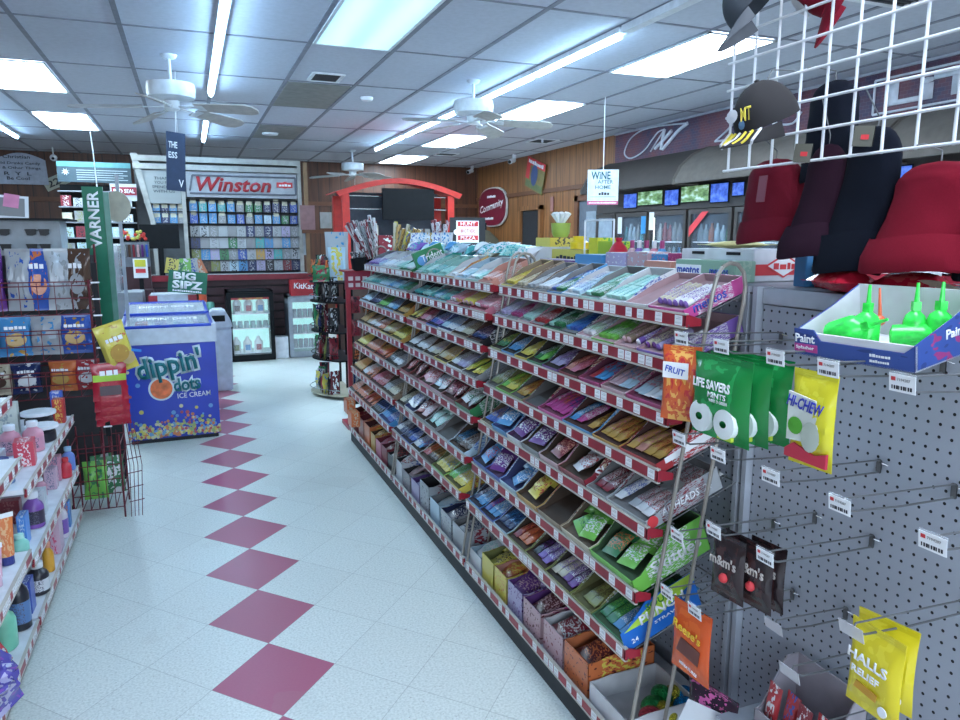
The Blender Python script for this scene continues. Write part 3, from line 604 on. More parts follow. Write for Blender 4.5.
# spare uprights of cartons on the base deck
BASE = [('near', 1.52, 'white white white+azure .20 .07 -', 'shallow white carton holding foil eggs, near end of base deck'),
 ('near', 1.73, 'orange orange maroon+orange .15 .125 bag', 'orange carton with scalloped rim beside the foil eggs'),
 ('near', 1.89, 'rose white crimson+white .14 .12 bag', 'white and pink carton next to the orange one'),
 ('near', 2.05, 'rose purple maroon+rose .14 .12 bag', 'pale pink carton, third on the base deck'),
 ('near', 2.20, 'lavender purple purple+rose .13 .12 bag', 'lilac carton, fourth on the base deck'),
 ('near', 2.34, 'yellow peach orange+yellow .12 .12 bag', 'yellow and pink carton, fifth on the base deck'),
 ('near', 2.47, 'yellow olive yellow+black .12 .12 bag', 'bright yellow carton, sixth on the base deck'),
 ('near', 2.60, 'white ice white+mint .13 .08 bag', 'pale carton of white packs, seventh on the base deck'),
 ('middle', 2.80, 'silver grey silver+navy .15 .12 bag', 'clear grey carton of dark packs, nearest under middle rack'),
 ('middle', 2.97, 'silver navy navy+white .15 .12 bag', 'silver carton of navy packs under the middle rack'),
 ('middle', 3.14, 'ice grey ice+white .15 .12 bag', 'pale blue carton of clear bags under the middle rack'),
 ('middle', 3.31, 'silver black black+silver .15 .16 -', 'empty silver grey tub with dark inside under middle rack'),
 ('middle', 3.48, 'lavender violet lavender+navy .14 .11 bag', 'lilac carton of lilac packs under the middle rack'),
 ('middle', 3.65, 'grey black rose+grey .14 .11 bag', 'grey carton of pink packs under the middle rack'),
 ('middle', 3.81, 'white black white+red .13 .13 bag', 'white and black carton farthest under the middle rack'),
 ('far', 4.00, 'black black black+red .13 .11 bag', 'black carton nearest under the far rack'),
 ('far', 4.15, 'crimson maroon crimson+white .13 .12 bag', 'dark red carton second under the far rack'),
 ('far', 4.30, 'pink crimson pink+red .13 .12 bag', 'pink carton third under the far rack'),
 ('far', 4.45, 'gold brown gold+black .12 .13 bag', 'golden upright carton fourth under the far rack'),
 ('far', 4.60, 'orange maroon orange+white .16 .15 bag', 'bright orange carton jutting out under the far rack'),
 ('far', 4.80, 'peach crimson orange+red .15 .15 bag', 'peach carton behind the bright orange one'),
 ('far', 4.98, 'crimson maroon orange+yellow .14 .17 bag', 'red and yellow carton at far end of base deck')]
rr = random.Random(11)
for rn, y, s, lab in BASE:
    co, ci, it, w_, h_, st = s.split(); w_ = float(w_); h_ = float(h_)
    mo = wr(co, scale=6, c3=C[it.split('+')[0]]) if lab.split()[0] != 'shallow' else mat('white_carton', (.6, .6, .62), .6)
    o = place(tray_mesh(w_, .24, h_ * .92, h_, mo, mat('inside_' + ci, [c * .75 for c in C[ci]], .75), cut=.3), 'display_carton', None, (1.045, y + w_ / 2, .109), (0, 0, 0), 'open ' + lab, 'display carton', 'cartons on the base deck')
    if st == 'bag': fill('bag', w_ - .01, .22, (1.055, y + w_ / 2, .112 + h_ * .5), .15, [it], ' in the ' + lab.split(',')[0].split(' of ')[0].split(' with ')[0].split(' next ')[0] , 'goods on the base deck in carton at %.2f' % y, rr, 2, slots=1, z0=.0)
foil = [('blue', (.0, .25, .7), (1.20, 1.56)), ('green', (.02, .3, .08), (1.17, 1.63)), ('green', (.02, .3, .08), (1.11, 1.60)), ('gold', (.55, .5, .05), (1.13, 1.56)), ('gold', (.55, .5, .05), (1.20, 1.62)), ('red', (.6, .06, .1), (1.08, 1.56)), ('blue', (.0, .25, .7), (1.23, 1.60))]
ew = ['largest blue foil egg', 'green foil egg at the back of the carton', 'green foil egg in the middle of the carton', 'gold foil egg at the front of the carton', 'gold foil egg touching the large blue one', 'red foil egg at the carton front', 'second blue foil egg against the far side']
for (n_, c_, (x_, y_)), l_ in zip(foil, ew):
    mm = mat('foil_' + n_, c_, .22, .85, var=.5, scale=160, bump=.9); e = MB(); prof = [(max(.0005, .022 * math.sin(PI * i / 10) * (1 + .12 * math.cos(PI * i / 10))), -.029 * math.cos(PI * i / 10)) for i in range(11)]
    e.lathe([(r_ * 1.35, z_ * 1.3) for r_, z_ in prof], mm, 14); e.obj('foil_egg', loc=(x_ + .07, y_ - .01, .111 + .031), rot=(1.4, 0, random.uniform(0, 3)), smooth=True, label='shiny ' + l_ + ' among the foil wrapped eggs', cat='chocolate egg', group='foil wrapped eggs')
# ---------------------------------------------------------------- peg hooks with price tags
def big_tag():
    b = MB(); w, h = .048, .030
    b.box(-.001, 0, -w / 2, w / 2, 0, h, M_paper); b.box(.0, .002, -w / 2, w / 2, h - .004, h + .003, M_clear)
    b.box(-.0015, -.001, .012, .020, h * .62, h * .84, M_redink)
    for k in range(9): y = .019 - k * .0042; b.box(-.0015, -.001, y - .0018 - .0008 * (k % 3), y, h * .14, h * .36, M_ink)
    return b
TAGB = big_tag().mesh('tag_card')
M_hookclear = mat('empty_clear_holder', (.62, .62, .66), .2, alpha=.55, var=0)
tagtxt = text('7194207', M_grey, None, (0, 0, 0), '-x', .024, .005, name='lettering'); tagtxt_me = tagtxt.data; bpy.data.objects.remove(tagtxt)
def hook(y, z, where, tip=1.08, clear=False, rise=.012, name='peg_hook'):
    t = thing(name, where, 'hook', (1.385, y, z), group='pegboard hooks with price tags')
    x = tip - 1.385; s = (1.385 - tip) / .305
    MB().path([(0, 0, -.012), (x * .5, 0, -.012 + rise * .3), (x + .03, 0, -.012 + rise), (x + .012, 0, -.004 + rise)], .0022, M_wire, 8).obj('prong', t, smooth=True)
    MB().path([(0, 0, .016), (x + .004, 0, .016 + rise), (x, 0, .01 + rise)], .0019, M_wire, 8).obj('label_arm', t, smooth=True)
    MB().box(-.004, 0, -.007, .007, -.014, .018, M_wire).obj('back_plate', t, bevel=.002)
    MB().path([(-.002, -.012, .012), (-.012, -.014, .014), (-.002, -.022, .01)], .002, M_chrome, 6).obj('locking_clip', t)
    if clear: MB().box(-.0015, 0, -.026, .026, 0, .028, M_hookclear).obj('label_holder', t, (x - .002, 0, -.01 + rise), (0, -.25, 0))
    else:
        c = place(TAGB, 'label_holder', t, (x - .002, 0, -.010 + rise), (0, -.12, 0))
        place(tagtxt_me, 'lettering', c, (-.0012, -.003, .0215), FACE['-x'])
    return t
R1 = [(1.40, 'directly in front of the nearest candy rack'), (1.26, 'holding the green mint bags'), (1.10, 'second tag right of the green mint bags'), (.97, 'above the yellow chewy candy bag'), (.82, 'rightmost, below the paint toy carton')]
for y, wh in R1: hook(y, 1.245, 'top row peg hook with price tag, ' + wh)
R2 = [(1.39, 'leftmost one in front of the candy rack'), (1.25, 'second from left under the green mint bags'), (1.09, 'third from left beneath the yellow bag'), (.92, 'fourth, alone in the bare middle'), (.74, 'cut off near the right photo edge')]
for y, wh in R2: hook(y, 1.0, 'second row peg hook with price tag, ' + wh)
R3 = [(1.38, .755, 'leftmost against the candy rack'), (1.25, .82, 'holding the dark brown candy bags'), (1.09, .825, 'just right of the dark brown bags')]
for y, z, wh in R3: hook(y, z, 'third row peg hook with price tag, ' + wh)
hook(.87, .78, 'peg hook with empty clear holder carrying the yellow drop bags', clear=True)
hook(1.41, .59, 'lower peg hook with price tag, left one by the orange pouch'); hook(1.30, .595, 'lower peg hook with price tag, right one over the orange pouch')
hook(1.14, .625, 'short peg hook with empty clear label holder', tip=1.17, clear=True); hook(1.02, .60, 'long lower peg hook with narrow empty clear strip', tip=1.10, clear=True)
hook(1.03, .44, 'bottom peg hook with clear strip in front of red packs', tip=1.07, clear=True)
# ---------------------------------------------------------------- hanging bags
def hang_bag(name, label, cat, x, y, ztop, w, h, t_, m, header=None, group=None, rz=0, seed=1, lean=0):
    """bag facing the aisle, hanging from its punched header"""
    b = thing(name, label, cat, (x, y, ztop - h), (lean, 0, -PI / 2 + rz), group)
    MB().pillow(w, h, t_, m, nx=12, ny=16, seed=seed, crimp=.09, wrinkle=.16).obj('pouch_body', b, smooth=True)
    MB().box(-w * .49, w * .49, -.0016, .0016, h * .93, h * 1.0, header or m).obj('header_strip', b)
    return b
M_gb = wrap((.01, .20, .045), (.02, .32, .08), rough=.22, scale=3)
M_mintdisc = mat('mint_white', (.72, .78, .76), .4); M_limeprint = mat('lime_print', (.45, .6, .05), .4)
for i, (x, y, lb) in enumerate([(1.115, 1.295, 'front green bag of ring mints with white lettering'), (1.155, 1.285, 'middle green bag of ring mints behind the front one'), (1.20, 1.275, 'rear green bag of ring mints nearest the pegboard')]):
    b = hang_bag('mint_bag', lb, 'candy bag', x, y, 1.232, .195, .195, .05, M_gb, group='green ring mint bags', seed=i, rz=.05 * i)
    text('LIFE SAVERS', M_wink, b, (-.005, -.0275, .130), '-y', .125, .022, bold=.06, depth=.0015)
    text('MINTS', M_wink, b, (.015, -.0275, .108), '-y', .06, .013, bold=.03); text('WINT O GREEN', M_wink, b, (.02, -.0275, .095), '-y', .06, .007)
    for cx, cz, r in ((-.04, .05, .037), (.042, .048, .034)):
        m = MB(); n = 24; v = []; f = []
        for k in range(n): a = 2 * PI * k / n; v += [(cx + r * math.cos(a), -.0265, cz + r * math.sin(a)), (cx + r * .32 * math.cos(a), -.0285, cz + r * .24 * math.sin(a)), (cx + r * math.cos(a), -.012, cz + r * math.sin(a))]
        for k in range(n): q = (k + 1) % n; f += [(3 * k, 3 * q, 3 * q + 1, 3 * k + 1), (3 * k, 3 * q, 3 * q + 2, 3 * k + 2)]
        m.add(v, f, M_mintdisc); m.obj('printed_ring', b)
    MB().box(.02, .065, -.0235, -.015, .012, .022, M_limeprint).obj('printed_band', b)
b = hang_bag('gummy_bag', 'orange and white fruit candy bag hanging left of green mints', 'candy bag', 1.12, 1.45, 1.235, .10, .19, .04, wrap((.60, .11, .03), (.75, .4, .1), scale=4, c3=(.5, .03, .04)), rz=.55)
MB().box(-.04, .025, -.0225, -.0205, .11, .15, M_paper).obj('printed_panel', b); text('FRUIT', M_blueink, b, (-.008, -.0235, .13), (PI / 2, .2, 0), .05, .016, bold=.04)
b = hang_bag('chewy_candy_bag', 'yellow and white chewy candy bag with fruit print', 'candy bag', 1.13, 1.045, 1.24, .105, .195, .034, wrap((.60, .55, .03), (.66, .62, .05), scale=2.5, rough=.22), rz=.05, seed=4)
MB().prism([(-.046, .05), (.03, .055), (.018, .14), (-.047, .15)], -.0185, -.015, mat('pale_print', (.62, .66, .6), .4)).obj('printed_panel', b)
MB().prism([(-.05, .014), (.05, .010), (.05, .04), (.02, .03), (-.03, .045), (-.05, .03)], -.0168, -.010, mat('red_print', (.5, .03, .06), .4)).obj('printed_band', b)
MB().lathe([(.001, 0), (.018, .001), (.001, .002)], mat('lime_fruit', (.08, .35, .03), .4), 16, Matrix.Translation((-.025, -.0188, .082)) @ Euler((PI / 2, 0, 0)).to_matrix().to_4x4()).obj('printed_lime', b)
MB().lathe([(.001, 0), (.022, .001), (.001, .002)], mat('pale_fruit', (.45, .5, .42), .4), 16, Matrix.Translation((.012, -.0188, .066)) @ Euler((PI / 2, 0, 0)).to_matrix().to_4x4(), sy=1.4).obj('printed_fruit', b)
text('HI-CHEW', mat('deep_blue_ink', (.02, .03, .35), .4), b, (-.004, -.0205, .128), (PI / 2, .12, 0), .088, .024, bold=.05, shear=.2)
for i, (y, x, lb) in enumerate([(1.255, 1.13, 'front dark brown candy bag on third row hook'), (1.25, 1.16, 'second dark brown candy bag behind the front one'), (1.20, 1.16, 'dark brown candy bag on the right neighbouring hook'), (1.195, 1.19, 'rearmost dark brown candy bag by the pegboard')]):
    b = hang_bag('chocolate_bag', lb, 'candy bag', x, y, .812, .10, .155, .028, wrap((.022, .014, .016), (.05, .02, .02), rough=.22, scale=3), group='dark brown candy bags', seed=9 + i, rz=.1)
    text("m&m's", mat('brown_white_ink', (.5, .45, .42), .4), b, (-.004, -.016, .095), '-y', .08, .026, bold=.05)
    MB().ball((.0, -.014, .055), .012, M_redink, 10, 6).obj('printed_candy', b, smooth=True)
b = hang_bag('peanut_butter_cup_pouch', 'glossy orange pouch with yellow lettering on lower hooks', 'candy bag', 1.10, 1.335, .60, .13, .185, .028, wrap((.58, .085, .015), (.65, .12, .02), rough=.2, scale=3), rz=.1, seed=14)
text("Reese's", mat('yellow_ink', (.8, .5, .02), .4), b, (0, -.018, .125), (PI / 2, .15, 0), .095, .025, bold=.05)
MB().prism([(-.035, .06), (.04, .05), (.045, .09), (-.02, .10)], -.0165, -.015, mat('brown_print', (.12, .03, .02), .4)).obj('printed_cups', b); text('MINIATURES', M_wink, b, (.01, -.017, .03), (PI / 2, .15, 0), .06, .008)
M_halls = wrap((.66, .55, .02), (.72, .62, .04), rough=.3, scale=2.5)
for i, (x, y, lb) in enumerate([(1.14, .865, 'front yellow throat drop bag with white lettering'), (1.19, .885, 'rear yellow throat drop bag behind the front one')]):
    b = hang_bag('throat_drop_bag', lb, 'candy bag', x, y, .785, .118, .172, .03, M_halls, group='yellow throat drop bags', seed=20 + i, rz=-.05 + .2 * i)
    text('HALLS', M_wink, b, (-.004, -.018, .108), (PI / 2, .05, 0), .088, .021, bold=.06); text('RELIEF', M_wink, b, (-.006, -.018, .08), (PI / 2, .05, 0), .062, .014, bold=.05)
    MB().prism([(-.03, .045), (.02, .04), (.022, .055), (-.025, .06)], -.017, -.0155, mat('amber_print', (.55, .28, .02), .4)).obj('printed_honey', b); MB().cyl((.035, -.0165, .03), (.035, -.015, .03), .010, M_wink, 14).obj('printed_seal', b)
b = hang_bag('sour_candy_bag', 'crumpled black and pink candy bag near the base deck', 'candy bag', 1.20, 1.36, .34, .16, .15, .045, wrap((.03, .015, .03), (.62, .12, .35), rough=.25, scale=4, c3=(.4, .06, .2)), rz=.2, seed=31)
text('MINIS', M_wink, b, (0, -.028, .07), '-y', .09, .025, bold=.04)
# grey upright carton with red packs on a low shelf
o = place(tray_mesh(.20, .13, .05, .17, mat('kraft_grey', (.30, .28, .30), .8), mat('kraft_grey_in', (.24, .22, .25), .8), cut=.7), 'display_carton', None, (1.215, 1.13, .315), (0, 0, 0), 'grey open backed carton of red packs at bottom right', 'display carton')
for k, (y, c_) in enumerate([(1.205, 'red'), (1.16, 'red'), (1.115, 'crimson'), (1.07, 'red')]):
    MB().pillow(.04, .12, .018, wr(c_, 'blue' if k == 1 else 'white', scale=4), seed=k).obj('candy_pouch', loc=(1.24 + .012 * (k % 2), y, .325), rot=(0, .12, -PI / 2), smooth=True, label=['red candy pouch leftmost in the grey carton', 'red candy pouch with blue print in the grey carton', 'dark red candy pouch third in the grey carton', 'red candy pouch rightmost in the grey carton'][k], cat='candy bag', group='pouches in the grey carton')
MB().box(1.16, 1.375, .70, 1.30, .29, .312, M_goncol).obj('metal_shelf', loc=(0, 0, 0), label='short grey metal shelf under the grey carton', cat='shelf')
MB().prism([(0, 0), (.13, .02), (.10, .16), (-.02, .13)], -.001, .001, M_paper, 'xy').obj('loose_card', loc=(1.10, 1.22, .24), rot=(.1, -.5, .2), label='loose white card sheet beside the foil egg carton', cat='card')
# ---------------------------------------------------------------- paint toy carton with green sprayers
t = thing('toy_carton', 'blue and magenta open display carton of green spray toys', 'display carton', (1.165, 1.0, 1.262), (0, -.16, .10))
mb_ = wrap((.03, .07, .28), (.28, .03, .16), scale=2.5, rough=.45, thr=.6, c3=(.015, .04, .18)); mi_ = mat('white_card_inside', (.60, .62, .64), .8)
W2, D2, hf, hb = .25, .205, .048, .108
MB().box(0, D2, -W2 / 2, W2 / 2, 0, .003, mi_).box(.003, .008, -W2 / 2, W2 / 2, .003, hf, mi_).obj('tray_floor', t)
MB().prism([(-W2 / 2, 0), (W2 / 2, 0), (W2 / 2, .055), (W2 / 2 - .045, .055), (W2 / 2 - .06, .034), (-W2 / 2 + .02, .034), (-W2 / 2, .05)], 0, .003, mb_, 'yz').obj('front_flap', t)
MB().box(D2 - .003, D2, -W2 / 2, W2 / 2, 0, hb, mi_).obj('back_panel', t)
for y, q in ((-W2 / 2, 1), (W2 / 2 - .003, -1)):
    sidep = MB().prism([(0, 0), (D2, 0), (D2, hb), (D2 * .55, hb * .72), (0, .05)], y, y + .0015 if q > 0 else y + .003, mb_); sp = sidep.obj('side_flap', t)
    MB().prism([(0.002, 0), (D2, 0), (D2, hb - .001), (D2 * .55, hb * .72 - .001), (.002, .049)], y + (.0015 if q > 0 else -.0005), y + (.003 if q > 0 else 0), mi_).obj('side_lining', sp)
text('Paint', M_wink, t, (-.0005, .10, .036), '-x', .045, .018, bold=.05); MB().box(-.001, 0, .072, .125, .008, .024, mat('magenta_ink', (.45, .05, .25), .5)).obj('magenta_band', t)
text('Splasher', M_wink, t, (-.0012, .10, .016), '-x', .042, .009, bold=.03); text('~', M_wink, t, (-.0005, -.06, .022), '-x', .04, .006); text('~~', M_wink, t, (-.0005, -.06, .011), '-x', .04, .005)
text('Paint', M_wink, t, (.12, -W2 / 2 - .0005, .05), '-y', .06, .018, bold=.05)
M_neon = mat('neon_green_plastic', (.04, .75, .09), .25, alpha=.92, var=.25, scale=60)
SCN = 1.12
for i, (x, y, r_, a, lb) in enumerate([(.05, .075, .026, 1.2, 'neon green spray toy lying at far end of the toy carton'), (.07, .02, .022, .1, 'neon green spray toy with tall nozzle beside an orange cap'), (.09, -.02, .024, 1.45, 'neon green spray toy lying in the middle of the carton'), (.11, -.05, .018, .05, 'neon green upright spray toy, right of centre in the carton'), (.13, -.085, .020, .05, 'neon green upright spray toy at near end of the carton')]):
    q = thing('spray_toy', lb, 'toy', tuple(Vector((1.165, 1.0, 1.262)) + Euler((0, -.16, .10)).to_matrix() @ Vector((x, y, .006 + (r_ if a > 1 else 0)))), (a if a > 1 else 0, 0, .3 * i), 'neon green spray toys')
    q.scale = (SCN, SCN, SCN * 1.1)
    MB().lathe([(r_ * .6, 0), (r_, .004), (r_, .045), (r_ * .8, .055), (r_ * .35, .062), (r_ * .3, .07)], M_neon, 14).obj('bottle', q, smooth=True)
    MB().cyl((0, 0, .07), (0, 0, .105), .0045, M_neon, 8, .0025).obj('nozzle', q, smooth=True); MB().box(-.008, .008, -.006, .006, .062, .076, M_neon).obj('trigger', q)
MB().cyl((0, 0, 0), (.004, .01, .06), .004, mat('orange_plastic', (.7, .13, .06), .3), 8, .002).ball((0, 0, -.004), .011, mat('orange_plastic', (.7, .13, .06), .3)).obj('orange_toy_cap', loc=(1.27, 1.03, 1.34), smooth=True, label='small orange pointed cap among the green spray toys', cat='toy')
# ---------------------------------------------------------------- gridwall panel and hats
MG = mat('white_wire_coating', (.66, .68, .72), .3)
gw = thing('gridwall_panel', 'white wire grid panel hanging over the pegboard, hats clipped on', 'wire grid', (1.36, 1.605, 1.675))
b = MB()
ys = [-.078 * k for k in range(0, 16)]
for y in ys: b.cyl((0, y, -.003), (0, y, .72), .0034, MG, 8)
b.obj('upright_wires', gw, smooth=True); b = MB()
for k in range(11): b.cyl((-.0055, .012, .0685 * k), (-.0055, ys[-1] - .01, .0685 * k), .0034, MG, 8)
b.obj('cross_wires', gw, smooth=True)
def hat_hook(x, y, z, where, top=.035):
    MB().path([(1.352, y, z + top), (x + .01, y, z + top - .004), (x, y, z + .012), (x, y, z)], .0016, M_wire, 6).obj('hat_hook', label='thin wire hook holding ' + where, cat='hook', group='hooks for hats on the grid')
def beanie(loc, w, h, cuff, m, label, rot=(0, 0, 0), flat=.55, flare=1.0, lean=(0, 0), tagcol=None, pinch=.72, cuff_h=.055):
    """knitted hat hanging by its crown: a soft flattened tube, w wide along the gondola, with a turned-up cuff"""
    t = thing('knit_beanie', label, 'hat', loc, rot, 'knit beanies on the grid')
    n = 28; rows = 14; v = []; f = []
    for j in range(rows + 1):
        q = (j / rows) ** 1.4; z = -q * (h - cuff_h * .6)
        u_ = min(1, q / .26); r = (w / 2) * (1 - (1 - u_) ** 2) ** .5 * (pinch + (1 - pinch) * q ** 1.3) + .001
        ox, oy = lean[0] * q * q, lean[1] * q * q
        for i in range(n):
            a = 2 * PI * i / n; wob = 1 + .035 * math.sin(3 * a + j * .7) + .02 * math.sin(7 * a - j)
            v.append((math.cos(a) * r * flat * wob + ox, math.sin(a) * r * wob + oy, z))
    for j in range(rows):
        for i in range(n): f.append((j * n + i, j * n + (i + 1) % n, (j + 1) * n + (i + 1) % n, (j + 1) * n + i))
    f.append(tuple(range(n))); MB().add(v, f, m).obj('crown', t, smooth=True)
    prof = [(w / 2 * .97, -h + cuff_h), (w / 2 * 1.045, -h + cuff_h + .004), (w / 2 * 1.08 * flare, -h + cuff_h * .5), (w / 2 * 1.10 * flare, -h + .005), (w / 2 * 1.06 * flare, -h), (w / 2 * .98 * flare, -h + .004), (w / 2 * .93, -h + cuff_h * .9)]
    c_ = MB(); v = []; f = []
    for k, (r, z) in enumerate(prof):
        for i in range(n): a = 2 * PI * i / n; wob = 1 + .03 * math.sin(3 * a + 1) ; v.append((math.cos(a) * r * flat * 1.05 * wob + lean[0], math.sin(a) * r * wob + lean[1], z + .006 * math.sin(2 * a)))
    for k in range(len(prof) - 1):
        for i in range(n): f.append((k * n + i, k * n + (i + 1) % n, (k + 1) * n + (i + 1) % n, (k + 1) * n + i))
    c_.add(v, f, cuff).obj('cuff', t, smooth=True)
    if tagcol: MB().box(-w * .3 - .012, -w * .3 - .01, -.05, -.022, -.12, -.055, tagcol).obj('swing_tag', t, rot=(0, .1, 0))
    return t
K_red = knit('knit_maroon', (.115, .006, .016)); K_red2 = knit('knit_crimson', (.17, .006, .018)); K_plum = knit('knit_plum', (.022, .007, .016)); K_navy = knit('knit_black_navy', (.005, .007, .014))
HB = [((1.425, 1.50, 1.700), .185, .215, K_red, 'maroon knit beanie with wide cuff, leftmost beanie', dict(flat=.6, flare=1.04, pinch=.86, tagcol=mat('hat_tag', (.16, .03, .05), .5)), 'the leftmost maroon beanie', 1.745),
 ((1.44, 1.345, 1.865), .135, .23, K_navy, 'dark navy knit beanie hanging highest behind the grid', dict(flat=.6, pinch=.9), 'the highest dark navy beanie', 1.88),
 ((1.405, 1.315, 1.715), .125, .265, K_plum, 'long dark plum knit hat with rolled cuff beside the maroon one', dict(flat=.5, pinch=.8, flare=1.28, cuff_h=.075, lean=(-.01, .03)), 'the long dark plum hat', 1.81),
 ((1.42, 1.20, 1.74), .150, .32, K_navy, 'long black knit hat between plum and red ones', dict(flat=.5, pinch=.82, flare=1.05, cuff_h=.085, lean=(-.02, .035)), 'the long black hat', 1.81),
 ((1.425, 1.05, 1.652), .19, .225, K_red2, 'bright crimson knit beanie at the right photo edge', dict(flat=.6, flare=1.14, pinch=.88, cuff_h=.07, lean=(-.02, .02)), 'the crimson beanie', 1.675),
 ((1.42, .915, 1.63), .14, .21, K_navy, 'black knit hat mostly cut off by the right photo edge', dict(flat=.55), 'the black hat at the edge', 1.675)]
for loc, w_, h_, km, lb, kw, hl, zg in HB:
    beanie(loc, w_, h_, km, km, lb, **kw)
    MB().path([(1.352, loc[1], zg + .004), (1.37, loc[1], zg + .008), (loc[0], loc[1], loc[2] + .02), (loc[0], loc[1], loc[2] - .012)], .0016, M_wire, 6).obj('hat_hook', label='thin wire hook holding ' + hl, cat='hook', group='hooks for hats on the grid')
def cap(loc, rot, m, mbrim, label, under=None):
    t = thing('baseball_cap', label, 'hat', loc, rot, 'baseball caps on the grid')
    n = 24; k = 8; v = []; f = []
    for j in range(k + 1):
        a = PI / 2 * j / k; r = .078 * math.cos(a) + 1e-4; z = .105 * math.sin(a)
        for i in range(n): b_ = 2 * PI * i / n; v.append((r * 1.12 * math.cos(b_), r * math.sin(b_), z))
    for j in range(k):
        for i in range(n): f.append((j * n + i, j * n + (i + 1) % n, (j + 1) * n + (i + 1) % n, (j + 1) * n + i))
    cr = MB().add(v, f, m).obj('crown', t, smooth=True)
    MB().ball((0, 0, .106), .007, m, 8, 5, .6).obj('button', t, smooth=True)
    v = []; f = []; nn = 14; L2 = 6
    for s in (0, 1):
        for q in range(L2 + 1):
            for i in range(nn + 1):
                a = -PI * .42 + PI * .84 * i / nn; rr_ = 1 + q / L2 * .78 * max(0, math.cos(a)) ** .9
                x = .078 * 1.12 * math.cos(a) * rr_; y = .078 * math.sin(a) * (1 + q / L2 * .06); v.append((x, y, -.002 - s * .003 - .022 * (y / .078) ** 2 * (q / L2) - .012 * q / L2))
    N = (L2 + 1) * (nn + 1)
    for s in (0, 1):
        for q in range(L2):
            for i in range(nn): a = s * N + q * (nn + 1) + i; f.append((a, a + 1, a + nn + 2, a + nn + 1))
    for i in range(nn): a = L2 * (nn + 1) + i; f.append((a, a + 1, N + a + 1, N + a)); f.append((i, i + 1, N + i + 1, N + i))
    MB().add(v, f, mbrim).obj('brim', t, smooth=True)
    return t
K_cap = mat('black_cap_cloth', (.010, .009, .011), .9); K_capg = mat('grey_cap_cloth', (.03, .038, .05), .85)
rz = 3.12
c1 = cap((1.265, 1.37, 1.765), (.0, .40, rz), K_cap, K_cap, 'black baseball cap with yellow flame brim and eagle patch')
M_yel = mat('yellow_embroidery', (.62, .50, .05), .7); M_wemb = mat('white_embroidery', (.55, .55, .58), .7); M_bemb = mat('blue_embroidery', (.08, .18, .32), .7)
for k in range(7):
    y = -.062 + .02 * k; MB().path([(.05 + .04 * math.cos(y * 16), y, .0), (.115, y * 1.02 + .006, -.008 - .012 * (y / .07) ** 2), (.148 - abs(y) * .6, y * .95, -.012 - .02 * (y / .07) ** 2)], .0035, M_yel if k % 3 else M_wemb, 6).obj('flame_stitch', c1, smooth=True)
text('MT', M_yel, c1, (.082, .028, .045), (1.15, 0, 1.9), .03, .035, bold=.03, depth=.004, name='embroidery'); MB().lathe([(.001, 0), (.022, .003), (.001, .006)], M_wemb, 12, sx=.8).obj('eagle_patch', c1, (.085, -.018, .045), (0, 1.15, 0)); MB().lathe([(.001, 0), (.012, .003), (.001, .006)], M_bemb, 10).obj('blue_patch', c1, (.09, .015, .02), (0, 1.3, 0))
hat_hook(1.275, 1.385, 1.852, 'the black flame cap')
c1.scale = (.88, .88, .88)
c2 = cap((1.30, 1.47, 2.045), (.0, .75, 2.35), K_capg, mat('grey_brim', (.12, .13, .15), .8), 'grey baseball cap cut by the top edge of the photo')
text('~~~', M_wemb, c2, (.082, .0, .045), (1.2, 0, PI / 2), .06, .014, depth=.003, name='embroidery'); hat_hook(1.32, 1.50, 2.10, 'the grey cap at the top edge', .03)
c2.scale = (.8, .8, .8)
c3 = cap((1.42, 1.34, 2.085), (.2, 1.2, 2.6), knit('cap_red', (.16, .008, .02)), knit('cap_red', (.16, .008, .02)), 'red cap with white front patch at the top edge')
MB().lathe([(.001, 0), (.03, .003), (.001, .006)], M_wemb, 14).obj('white_patch', c3, (.08, 0, .05), (0, 1.15, 0)); hat_hook(1.34, 1.34, 2.14, 'the red cap at the top edge', .03)
for i, (y, z, wh) in enumerate([(1.335, 1.672, 'left camouflage hat tag card clipped beside the grid'), (1.172, 1.690, 'right camouflage hat tag card clipped beside the grid')]):
    t = thing('hat_card', wh, 'tag', (1.343, y, z), (.1, 0, .35), 'camouflage hat tag cards')
    MB().box(-.002, 0, -.02, .02, 0, .042, wrap((.12, .12, .10), (.35, .35, .3), scale=6)).obj('card', t); MB().box(-.003, -.002, -.012, .004, .014, .024, M_redink).obj('red_sticker', t); MB().box(.004, .006, -.02, .02, 0, .042, M_black).obj('back_card', t)
# ---------------------------------------------------------------- goods on top of the right gondola
def carton(name, label, cat, x0, x1, y0, y1, z0, h, m, rz=0, bevel=.002, group=None):
    t = thing(name, label, cat, ((x0 + x1) / 2, (y0 + y1) / 2, z0), (0, 0, rz), group)
    a, b_ = (x1 - x0) / 2, (y1 - y0) / 2
    MB().box(-a, a, -b_, b_, 0, h, m).obj('box_body', t, bevel=bevel)
    return t, a, b_
ZT = 1.372
t, a, b_ = carton('shipping_carton', 'large white and red carton with diamond emblem, hand holes', 'carton', 1.50, 1.72, 1.64, 1.97, ZT, .092, mat('white_carton2', (.60, .62, .66), .6))
MB().box(-a - .0012, a + .0012, -b_ - .0012, b_ + .0012, .018, .05, M_redink).obj('red_band', t)
for y in (-.08, .08): MB().box(-a - .002, -a - .0008, y - .03, y + .03, .075, .084, M_void).obj('hand_hole', t)
MB().prism([(-.07, .045), (0, .08), (.07, .045), (0, .010)], -b_ - .003, -b_ - .0015, M_redink).prism([(-.06, .045), (0, .074), (.06, .045), (0, .016)], -b_ - .004, -b_ - .003, M_paper).obj('diamond_emblem', t)
text('~', M_redink, t, (0, -b_ - .0045, .045), '-y', .08, .02, bold=.02)
